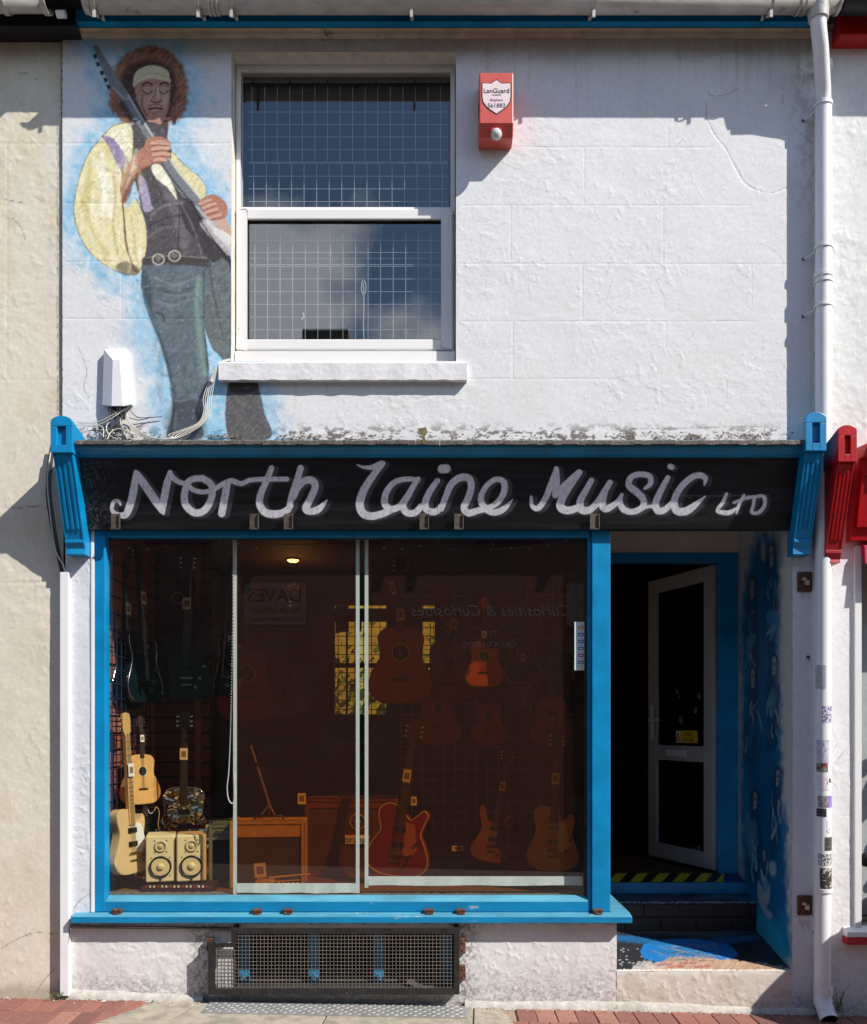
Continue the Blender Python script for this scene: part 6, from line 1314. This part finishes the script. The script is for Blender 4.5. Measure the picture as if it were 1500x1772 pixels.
def guitar(name, label, px, py0, py1, Y, kind, top, side, neck=None, head=None, rot=0, tilt=0, acoustic=False, guard=None, thick=.09, cat='guitar', body_frac=.47, dark_hole=True, group=None, extras=True, binding=None, width=1.0, tagpos=None):
    """local units: the whole instrument is 1 high, body at the bottom, facing -y"""
    H = PZ(py1, Y) - PZ(py0, Y); neck = neck or G_rose; head = head or neck
    e = empty(name, P(px, py0, Y)); tag(e, label, cat, group); e.scale = (H, H, H)
    e.rotation_euler = (R(-4), R(tilt), R(rot))
    bl = body_frac; ol = [(x * bl * width, z * bl) for x, z in crom(outline(kind), 5, True)]
    th = thick / max(H, .5); q = MB(); q.prism(ol, 0, th, smooth=True); b = q.build('body', side, e, local=True)
    bv = b.modifiers.new('bevel', 'BEVEL'); bv.width = .006; bv.segments = 2; bv.limit_method = 'ANGLE'; bv.angle_limit = R(60)
    q = MB(); q.prism([(x * .965, bl * .5 + (z - bl * .5) * .972) for x, z in ol], -.0025, .0); q.build('top', top, e, local=True)
    if binding:
        q = MB(); n = len(ol); q.tube([(x * .985, -.001, bl * .5 + (z - bl * .5) * .985) for x, z in ol] + [(ol[0][0] * .985, -.001, ol[0][1])], .0035, 5); q.build('binding', binding, e, local=True)
    nt_ = bl * (.93 if acoustic else .72); nz1 = .86
    q = MB(); q.hexa([(-.027, -.012, nt_), (.027, -.012, nt_), (.021, -.012, nz1), (-.021, -.012, nz1), (-.025, .014, nt_), (.025, .014, nt_), (.018, .014, nz1), (-.018, .014, nz1)]); q.build('neck', neck, e, local=True)
    if extras:
        q = MB()
        for k in range(14): zf = nz1 - (nz1 - nt_) * (1 - .945 ** (k + 1)) / (1 - .945 ** 20); q.box(-.022, .022, -.0135, -.0121, zf, zf + .0015)
        q.build('fret', G_chrome, e, local=True)
    hd = [(-.021, .86), (.021, .86), (.034, .885), (.036, .96), (.03, .99), (0, 1.0), (-.03, .99), (-.036, .96), (-.034, .885)] if kind in ('acoustic', 'cutaway', 'single', 'semi') else [(-.021, .86), (.021, .86), (.032, .9), (.028, 1.0), (-.006, .99), (-.03, .9)]
    q = MB(); q.prism(hd, -.008, .008); q.build('headstock', head, e, local=True)
    for k in range(3):
        for sgn in (-1, 1): q = MB(); q.cyl((sgn * .043, .0, .893 + k * .032), 'x', .006, .012, 8); q.ball((sgn * .052, 0, .893 + k * .032), .007, .005, .009, 6, 4); q.build('tuning_peg', G_chrome, e, local=True)
    q = MB(); zb = bl * .30
    if acoustic:
        q.box(-.06, .06, -.012, -.0026, zb - .008, zb + .010); q.build('bridge', G_rose, e, local=True)
        q = MB(); q.disc_y(0, -.0032, bl * .66, .052, 22); q.build('soundhole', M_dark, e, local=True); q = MB(); q.ring_y(0, -.0042, -.0026, bl * .66, .06, .053); q.build('rosette', G_cream, e, local=True)
    else:
        q.box(-.04, .04, -.014, -.0026, zb - .006, zb + .006); q.box(-.035, .035, -.010, -.0026, zb - .05, zb - .04); q.build('bridge', G_chrome, e, local=True)
        for zz in (.40, .60): q = MB(); q.box(-.037, .037, -.011, -.0026, bl * zz - .0, bl * zz + .030); q.build('pickup', G_chrome if guard is G_cream else G_blk, e, local=True)
        for kx, kz in ((.10, .14), (.13, .22), (.07, .08)): q = MB(); q.cyl((kx * .9, -.009, kz * bl / .47), 'y', .011, .013, 10); q.build('control_knob', G_chrome, e, local=True)
    if guard: q = MB(); q.prism([(.03, bl * .30), (.09, bl * .28), (.125, bl * .40), (.10, bl * .60), (.085, bl * .72), (.03, bl * .74)], -.006, -.0027); q.build('pickguard', guard, e, local=True)
    q = MB()
    for k in range(6): x = (k - 2.5) * .0066; q.tube([(x, -.016, zb), (x * .85, -.0165, nz1 + .01)], .0009, 4, cap=False)
    q.build('strings', G_chrome, e, local=True)
    if tagpos:
        q = MB(); q.box(-.026, .026, -.024, -.0225, tagpos, tagpos + .08); t_ = q.build('price_card', G_tag, e, local=True); q = MB(); q.box(-.016, .016, -.0252, -.0242, tagpos + .02, tagpos + .06); q.build('print', G_tagp, t_, local=True)
    return e
def gm(n, c, r=.3, **k): return mat(n, srgb(*c), r, var=k.pop('var', .12), coat=.3, **k)
W_mah = gm('mahogany_top', (176, 74, 46)); W_mah2 = gm('dark_mahogany', (128, 58, 38)); W_orange = gm('orange_cedar', (226, 128, 54)); W_spruce = gm('honey_spruce', (226, 170, 100))
W_butter = gm('butterscotch_blonde', (222, 184, 128), var=.05); W_red = gm('cherry_red_gloss', (140, 34, 26), .15); W_gold = gm('gold_top_lacquer', (214, 160, 72), .25); W_black = gm('black_gloss_lacquer', (14, 14, 17), .12)
W_nick = mat('nickel_resonator', srgb(214, 200, 170), .12, metal=1, var=.2, scale=7)
for n_ in list(W_nick.node_tree.nodes):
    pass
_t = W_nick.node_tree; _w = _t.nodes.new('ShaderNodeTexNoise'); _w.inputs['Scale'].default_value = 9; _w.inputs['Detail'].default_value = 2; _b = _t.nodes.new('ShaderNodeBump'); _b.inputs['Strength'].default_value = 1; _b.inputs['Distance'].default_value = .06
_c = _t.nodes.new('ShaderNodeTexCoord'); _t.links.new(_c.outputs['Object'], _w.inputs['Vector']); _t.links.new(_w.outputs['Fac'], _b.inputs['Height']); _t.links.new(_b.outputs[0], _t.nodes['Principled BSDF'].inputs['Normal']); W_blue = gm('midnight_blue_lacquer', (12, 24, 40), .12); W_dkwood = gm('walnut_back', (80, 48, 30))
guitar('electric_guitar', 'butterscotch electric guitar with white pickguard at the left corner of the window', 232, 1511, 1232, .20, 'single', W_butter, W_butter, G_maple, rot=70, guard=M_wht, thick=.055, tagpos=.60, body_frac=.42)
guitar('ukulele', 'small pale ukulele with a dark centre stripe hanging behind the butterscotch guitar', 249, 1391, 1238, .36, 'acoustic', W_spruce, W_spruce, G_rose, rot=56, acoustic=True, thick=.06, cat='ukulele', body_frac=.56, tagpos=.70)
guitar('acoustic_guitar', 'brown parlour guitar turned sideways against the grid at the far left', 219, 1398, 1205, .46, 'acoustic', W_dkwood, gm('amber_side', (186, 110, 52)), rot=66, acoustic=True, thick=.09, body_frac=.5)
guitar('resonator_guitar', 'shiny nickel resonator guitar standing behind the pair of loudspeakers', 317, 1480, 1228, .62, 'acoustic', W_nick, W_nick, rot=8, acoustic=False, thick=.08, binding=G_chrome, tagpos=.655, width=1.0)
guitar('electric_guitar', 'black gloss electric guitar hanging high in the dark left corner', 322, 1210, 950, .8, 'single', W_black, W_black, rot=6, tilt=0, thick=.045, tagpos=.60)
guitar('electric_guitar', 'midnight blue electric guitar hanging edge on beside the left window post', 222, 1226, 962, .42, 'single', W_blue, W_blue, rot=76, tilt=3, thick=.045, binding=G_chrome, tagpos=.62)
guitar('electric_guitar', 'dark green electric guitar with pale binding hanging between two darker ones', 254, 1217, 940, .5, 'single', gm('bottle_green', (14, 32, 38), .12), W_blue, rot=74, thick=.045, binding=G_chrome, tagpos=.62)
guitar('electric_guitar', 'black electric guitar with pale edge binding hanging beside the white blind strip', 386, 1206, 960, .62, 'single', W_black, W_black, rot=-55, thick=.045, binding=G_chrome)
guitar('electric_guitar', 'black cutaway guitar with cream binding standing behind the butterscotch guitar', 254, 1490, 1262, .40, 'single', W_black, W_black, rot=60, thick=.045, binding=G_cream, tagpos=.66)
guitar('acoustic_guitar', 'large dark red acoustic guitar hanging behind the black gloss guitar', 306, 1106, 930, 1.05, 'acoustic', gm('oxblood_top', (100, 22, 20)), W_mah2, rot=0, acoustic=True, body_frac=.62)
guitar('semi_hollow_guitar', 'cherry red semi hollow guitar leaning in the bottom left of the right hand blind', 682, 1516, 1243, .36, 'semi', W_red, W_red, rot=-14, tilt=7, thick=.06, binding=G_cream, guard=gm('amber_guard', (190, 120, 50)), tagpos=.60)
guitar('electric_guitar', 'dark sunburst double cutaway guitar with word inlay leaning in the middle of the amber blind', 846, 1492, 1290, .30, 'double', gm('sunburst_brown', (110, 70, 44)), W_black, rot=10, tilt=11, thick=.045, guard=G_blk, tagpos=.62)
g_w = guitar('electric_guitar', 'gold top single cutaway guitar with cream pickguard at the right of the window', 955, 1506, 1262, .22, 'single', W_gold, W_dkwood, rot=-12, tilt=2, thick=.05, binding=G_cream, guard=G_cream, tagpos=.61)
guitar('acoustic_guitar', 'large dark mahogany acoustic guitar hanging beside the white strip of the right blind', 693, 1216, 955, .66, 'acoustic', W_mah, W_mah2, acoustic=True, body_frac=.51, thick=.1, tagpos=.545, binding=W_mah2)
guitar('acoustic_guitar', 'second mahogany acoustic guitar hanging half behind the largest one', 776, 1216, 1000, .9, 'acoustic', W_mah2, W_mah2, acoustic=True, body_frac=.5, thick=.1, tagpos=.56)
guitar('ukulele', 'bright orange cutaway ukulele hanging in the middle of the amber blind', 838, 1187, 1030, .36, 'cutaway', gm('orange_top', (188, 100, 46)), W_orange, acoustic=True, cat='ukulele', body_frac=.50, thick=.06, tagpos=.53, head=W_orange)
guitar('ukulele', 'dull orange ukulele hanging below the second mahogany guitar', 758, 1288, 1130, .9, 'acoustic', W_mah, W_mah, acoustic=True, cat='ukulele', body_frac=.6, thick=.06)
guitar('ukulele', 'small reddish ukulele hanging below the bright orange one', 846, 1289, 1150, .9, 'acoustic', W_mah, W_mah, acoustic=True, cat='ukulele', body_frac=.52, thick=.06)
guitar('ukulele', 'tan tenor ukulele hanging above the gold top guitar', 955, 1290, 1120, .9, 'acoustic', gm('tan_top', (186, 116, 64)), W_mah, acoustic=True, cat='ukulele', body_frac=.5, thick=.06)
guitar('banjo', 'dark small bodied guitar with a price card hanging right of the orange ukulele', 905, 1182, 1010, .92, 'acoustic', W_black, W_black, acoustic=True, cat='guitar', body_frac=.45, thick=.06, tagpos=.22, binding=G_cream).name = 'parlour_guitar'
guitar('acoustic_guitar', 'black acoustic guitar with pale binding hanging at the right edge of the blind', 958, 1240, 1000, 1.02, 'acoustic', W_black, W_black, acoustic=True, body_frac=.5, thick=.09, binding=G_cream)
guitar('acoustic_guitar', 'dull red acoustic guitar hanging just inside the left edge of the narrower blind', 428, 1246, 1000, 1.2, 'acoustic', gm('dull_red_top', (140, 44, 30)), W_mah2, rot=20, acoustic=True, body_frac=.5)
guitar('electric_guitar', 'brown electric guitar hanging in the gloom in the middle of the narrower blind', 498, 1236, 1030, 1.5, 'single', W_mah2, W_mah2, rot=30, thick=.045)
# word inlay on the neck of the sunburst guitar is printed on a strap card
ic = empty('neck_card', P(868, 1350, .5)); 
bpy.data.objects.remove(ic)

# amplifiers and loudspeakers
def ampbox(name, label, px0, px1, py0, py1, y0, y1, skin, grill, rot=0, cat='amplifier', panel=.22, knobs=5, handle=True):
    x0, x1 = PX(px0, y0), PX(px1, y0); z0, z1 = SHZ + .001, PZ(py0, y0); cx = (x0 + x1) / 2
    e = empty(name, (cx, y0, z0)); e.rotation_euler = (0, 0, R(rot)); tag(e, label, cat)
    w = (x1 - x0) / 2; h = z1 - z0; d = y1 - y0; t_ = .022
    m = MB(); m.box(-w, -w + t_, 0, d, 0, h); m.box(w - t_, w, 0, d, 0, h); m.box(-w + t_, w - t_, 0, d, 0, t_); m.box(-w + t_, w - t_, 0, d, h - t_, h); m.box(-w + t_, w - t_, d - .02, d, t_, h - t_); m.build('cabinet', skin, e, bevel=.006, local=True)
    m = MB(); m.box(-w + t_, w - t_, .012, .02, t_, h * (1 - panel)); m.build('grille_cloth', grill, e, local=True)
    m = MB(); m.box(-w + t_, w - t_, .006, .02, h * (1 - panel) + .001, h - t_); m.build('control_panel', skin, e, local=True)
    for k in range(knobs): m = MB(); m.cyl((-w + t_ + (2 * w - 2 * t_) * (k + 1) / (knobs + 1), -.002, h * (1 - panel / 2)), 'y', .011, .016, 10); m.build('control_knob', G_chrome, e, local=True)
    if handle: m = MB(); m.tube([(-.09, d * .4, h), (-.08, d * .4, h + .022), (.08, d * .4, h + .022), (.09, d * .4, h)], .008, 6); m.build('carry_handle', G_blk, e, local=True)
    return e, w, h
M_tweed = mat('tweed_cloth', srgb(196, 154, 92), .8, var=.12, scale=30, bump=.4, bscale=200); M_grillc = mat('brown_grille_cloth', srgb(62, 48, 42), .9, var=.2, scale=50)
ampbox('guitar_amplifier', 'tweed covered guitar amplifier behind the left amber blind', 398, 527, 1421, 1540, .28, .52, M_tweed, M_grillc, rot=5, panel=.24, knobs=0)
oe, ow, oh = ampbox('guitar_amplifier', 'orange covered guitar speaker cabinet between the two amber blinds', 527, 688, 1382, 1530, .68, 1.02, mat('orange_vinyl', srgb(120, 56, 24), .6, var=.06, bump=.3, bscale=150), mat('woven_orange_brown', srgb(84, 46, 28), .8, var=.15, scale=60), panel=.12, knobs=0)
m = MB(); m.box(-.10 + .06, .12 + .0, .003, .011, oh * .42, oh * .53); lab_ = m.build('name_plate', M_wht, oe, local=True); text_obj('orange', .062, M_ink, oe, (.04, .002, oh * .475), (R(90), 0, 0))
m = MB(); m.ring_y(.04, .006, .011, oh * .70, .055, .045, 20); m.box(.034, .046, .006, .011, oh * .60, oh * .78); m.box(.015, .065, .0065, .0105, oh * .70, oh * .72); m.build('crest', mat('dull_crest', srgb(150, 110, 80), .6), oe, local=True)
ampbox('guitar_amplifier', 'grey green guitar amplifier standing beside the white blind strip', 362, 420, 1427, 1540, .34, .62, mat('grey_green_vinyl', srgb(112, 124, 116), .6, var=.1), G_blk, rot=14, panel=.25)
M_mon = mat('cream_monitor_case', srgb(238, 208, 150), .45, var=.03)
mz = SHZ + .052
for i, (a, b) in enumerate(((251, 301), (302, 353))):
    y0 = .20; x0, x1 = PX(a, y0) + .008, PX(b, y0) + .004; w = (x1 - x0) / 2; cx = (x0 + x1) / 2; h = PZ(1446, y0) - mz
    e = empty('studio_monitor', (cx + (.0 if i else .0), y0 + (.024 if i else .0), mz)); e.rotation_euler = (0, 0, R(15)); tag(e, 'cream studio loudspeaker, the %s of the pair at the bottom left of the window' % ('right one' if i else 'left one'), 'loudspeaker', 'studio loudspeakers in the window')
    m = MB(); m.box(-w, w, 0, .22, 0, h); m.build('case', M_mon, e, bevel=.008, local=True)
    m = MB(); m.ring_y(0, -.010, .001, h * .33, w * .76, w * .66, 28); m.build('woofer_surround', G_blk, e, local=True)
    m = MB(); m.tube([(0, -.002, h * .33), (0, -.006, h * .33)], [w * .66, w * .62], 26); m.ball((0, -.006, h * .33), w * .27, .014, w * .27, 14, 8); m.build('woofer_cone', mat('cone_cream_%d' % i, srgb(222, 190, 130), .5), e, local=True)
    m = MB(); m.ring_y(0, -.006, .001, h * .77, w * .42, w * .30, 20); m.ball((0, -.003, h * .77), w * .2, .008, w * .2, 12, 6); m.build('tweeter', mat('tweeter_cream_%d' % i, srgb(206, 180, 130), .45), e, local=True)
    m = MB()
    for q in range(8): a_ = math.pi / 4 + (q % 4) * math.pi / 2; zc_, rr = (h * .33, w * .98) if q < 4 else (h * .77, w * .62); m.ball((rr * .92 * math.cos(a_), -.001, zc_ + rr * .92 * math.sin(a_)), .004, .003, .004, 6, 4)
    m.ball((0, -.003, h * .055), .008, .004, .008, 8, 5); m.build('screw', G_blk, e, local=True)
mxr = empty('mixing_desk', P(302, 1546, .14)); tag(mxr, 'low dark mixing desk under the pair of cream loudspeakers', 'mixer')
x0, x1 = PX(243, .14), PX(366, .14); m = MB(); m.prismx([(.13, SHZ), (.13, SHZ + .03), (.44, SHZ + .05), (.44, SHZ)], x0, x1); m.build('case', mat('dark_red_brown_case', srgb(62, 34, 34), .5, var=.2), mxr)
for k in range(16): m = MB(); m.cyl((x0 + .03 + k * (x1 - x0 - .06) / 15, .145, SHZ + .034), 'z', .006, .012, 8); m.build('knob', G_cream if k % 3 else M_red, mxr)
# things lying at the foot of the left blind
pe = empty('effects_pedal', P(485, 1532, .16)); tag(pe, 'brass coloured slide instrument lying at the foot of the left amber blind', 'pedal')
M_brass = mat('polished_brass', srgb(250, 214, 140), .35, metal=.3); x0 = PX(442, .16)
m = MB(); m.box(x0, x0 + .11, .14, .20, SHZ + .04, SHZ + .075); m.build('end_block', M_brass, pe, bevel=.006); m = MB(); m.tube([(x0 + .08, .16, SHZ + .085), (x0 + .32, .17, SHZ + .105)], .006, 8); m.tube([(x0 + .08, .16, SHZ + .06), (x0 + .26, .17, SHZ + .07)], .004, 8); m.build('rod', M_brass, pe)
for k in range(6): m = MB(); m.ball((x0 + .14 + k * .028, .15, SHZ + .055), .008, .008, .006, 8, 5); m.build('key', M_brass, pe)
def card(px, py, w, h, Y, lab, rot=0, M=None):
    e = empty('price_card', P(px, py, Y)); e.rotation_euler = (0, R(rot), 0); tag(e, lab, 'price card'); s = (DIST + Y) / 1500
    MB().box(-w * s / 2, w * s / 2, 0, .002, -h * s / 2, h * s / 2).build('card', G_tag, e, local=True); MB().box(-w * s * .3, w * s * .3, -.0008, -.0002, -h * s * .25, h * s * .28).build('print', G_tagp, e, local=True)
card(450, 1506, 20, 25, .13, 'price card standing on the brass slide instrument', rot=-5); card(522, 1382, 14, 19, .5, 'price card in front of the orange speaker cabinet top'); card(792, 1468, 20, 9, .4, 'orange lit tag on the shelf between the two leaning guitars'); card(363, 1437, 14, 20, .38, 'price card on the grey green amplifier')
card(716, 1386, 10, 15, .34, 'folded card beside the neck of the cherry red guitar'); card(785, 1080, 12, 18, .8, 'curled price card hanging above the second mahogany guitar', rot=12); card(679, 1018, 8, 24, .7, 'narrow card hanging beside the neck of the largest mahogany guitar', rot=-14)
ms = empty('tripod_stand', P(466, 1412, .45)); tag(ms, 'slim slanting tripod stand on top of the tweed amplifier', 'stand')
zt_ = P(0, 1414, .45).z; a = P(434, 1290, .45); b = P(466, 1392, .45)
for n_, pts in (('pole', [a, b]), ('leg', [b, P(449, 1414, .42)]), ('leg', [b, P(476, 1412, .42)]), ('leg', [b, P(466, 1408, .52)])): MB().tube(pts, .007 if n_ == 'pole' else .005, 8).build(n_, mat('grey_tube_' + str(random.random())[2:6], srgb(150, 130, 100), .4, metal=.5), ms)
m = MB(); m.box(P(440, 0, .44).x, P(449, 0, .44).x, .43, .46, PZ(1324, .45), PZ(1319, .45)); m.build('clamp', G_blk, ms)
# blinds
def blind(px0, px1, py1, pyh, lab, right_strip):
    Yb = .092; e = empty('roller_blind', P((px0 + px1) / 2, py1, Yb)); tag(e, lab, 'blind', 'amber film blinds behind the shop window'); w = 6.5
    z1_, z0_ = PZ(929, Yb), PZ(pyh, Yb); x0, x1 = PX(px0, Yb), PX(px1, Yb); ww = w / 300
    m = MB(); m.add([(x0 + ww, Yb, z0_), (x1 - (ww if right_strip else 0), Yb, z0_), (x1 - (ww if right_strip else 0), Yb, z1_), (x0 + ww, Yb, z1_)], [(0, 1, 2, 3)]); m.build('film', M_film, e)
    m = MB(); m.box(x0, x0 + ww - .0003, Yb - .001, Yb + .001, PZ(py1 + 4, Yb), z1_); m.build('edge_strip', M_white_fab, e)
    if right_strip: m = MB(); m.box(x1 - ww + .0003, x1, Yb - .001, Yb + .001, PZ(py1, Yb), z1_); m.build('edge_strip', M_white_fab, e)
    N = 40; vs = []
    for k in range(N + 1):
        xx = x0 + ww + (x1 - x0 - ww) * k / N; o_ = .003 * math.sin(k * .7) + .002 * math.sin(k * 1.9); vs += [(xx, Yb - .004 + o_, PZ(py1, Yb) + .002 * math.sin(k * .4)), (xx, Yb - .001, z0_ - .0005)]
    m = MB(); m.add(vs, [(2 * k, 2 * k + 2, 2 * k + 3, 2 * k + 1) for k in range(N)], 0, True); m.build('hem', M_white_fab, e)
blind(403.5, 622, 1545, 1528, 'narrower amber film blind with white edges on the left of the shop window', True)
blind(631, 1008, 1532, 1516, 'wider amber film blind with one white edge on the right of the shop window', False)
m = MB(); pts = crom([(403, 934), (402, 1100), (399, 1250), (396, 1330), (393, 1362), (395, 1382), (401, 1390), (406, 1380), (405, 1340)], 30)
for k in range(0, len(pts), 1): c = P(pts[k][0], pts[k][1], .082); m.ball(c, .0042, None, None, 5, 3)
tag(m.build('blind_chain', M_wht), 'white bead chain looping beside the left blind strip', 'chain')
m = MB()
for (a, b, d_) in ((184, 403, 8), (405, 620, 13), (632, 1010, 24)): m.tube([P(a + (b - a) * k / 20, 932 + d_ * 4 * (k / 20) * (1 - k / 20) * .8, .075) for k in range(21)], .0022, 5)
for k in range(26): m.ball(P(192 + k * 31.5, 941 + 9 * math.sin(k * .9), .075), .0045, None, None, 6, 4, 1)
tag(m.build('string_lights', [M_cabd, mat('tiny_bulb', srgb(210, 200, 180), .2)]), 'dark wire of unlit fairy lights drooping along the top of the shop window', 'fairy lights')
# glass sticker with six little logos
gs = empty('window_sticker', P(1004, 1118, .053)); tag(gs, 'tall white card acceptance sticker on the right edge of the window glass', 'sticker')
m = MB(); m.box(PX(994, .05), PX(1015, .05), .0505, .0515, PZ(1160, .05), PZ(1076, .05)); m.build('backing', mat('sticker_white', srgb(206, 222, 222), .5, var=.03), gs)
for k, c in enumerate(((190, 140, 80), (60, 120, 170), (50, 110, 170), (70, 130, 150), (150, 50, 130), (60, 130, 140))):
    m = MB(); zc_ = PZ(1086 + k * 12, .05); m.box(PX(1000, .05), PX(1010, .05), .0495, .0502, zc_ - .010, zc_ + .010); m.box(PX(1002, .05), PX(1008, .05), .0488, .0494, zc_ - .004, zc_ + .003, 1); m.build('card_logo', [mat('logo_%d' % k, srgb(*c), .5), M_wht], gs)
# ceiling lamp, lit
lp_ = P(507, 967, 2.3); lm = empty('ceiling_lamp', (lp_.x, lp_.y, 3.03)); tag(lm, 'small lit yellow downlight seen through the top of the left blind', 'lamp')
m = MB(); m.ring_y(0, 0, 0, 0, 0, 0) if False else m.tube([(0, 0, 0), (0, 0, -.016)], [.058, .054], 20); m.build('housing', G_blk, lm, local=True)
m = MB(); m.tube([(0, 0, -.0165), (0, 0, -.030)], [.048, .034], 20); m.build('bulb', mat('lit_bulb', srgb(255, 230, 190), .5, emit=(1.0, .80, .42), estr=9), lm, local=True)
ll = bpy.data.lights.new('lamp_glow', 'POINT'); lo = bpy.data.objects.new('lamp_glow', ll); C.objects.link(lo); lo.parent = lm; lo.location = (0, 0, -.25); ll.energy = 2.5; ll.color = (1.0, .72, .42); ll.shadow_soft_size = .05
# a few ceiling and wall items deep in the shop
m = MB()
for k in range(5): m.box(-1.9 + k * .8, -1.3 + k * .8, 3.6, 3.9, .6, 1.2 + .25 * (k % 3))
tag(m.build('storage_case', M_wood_dk), 'row of dark instrument cases along the back of the shop', 'cases')
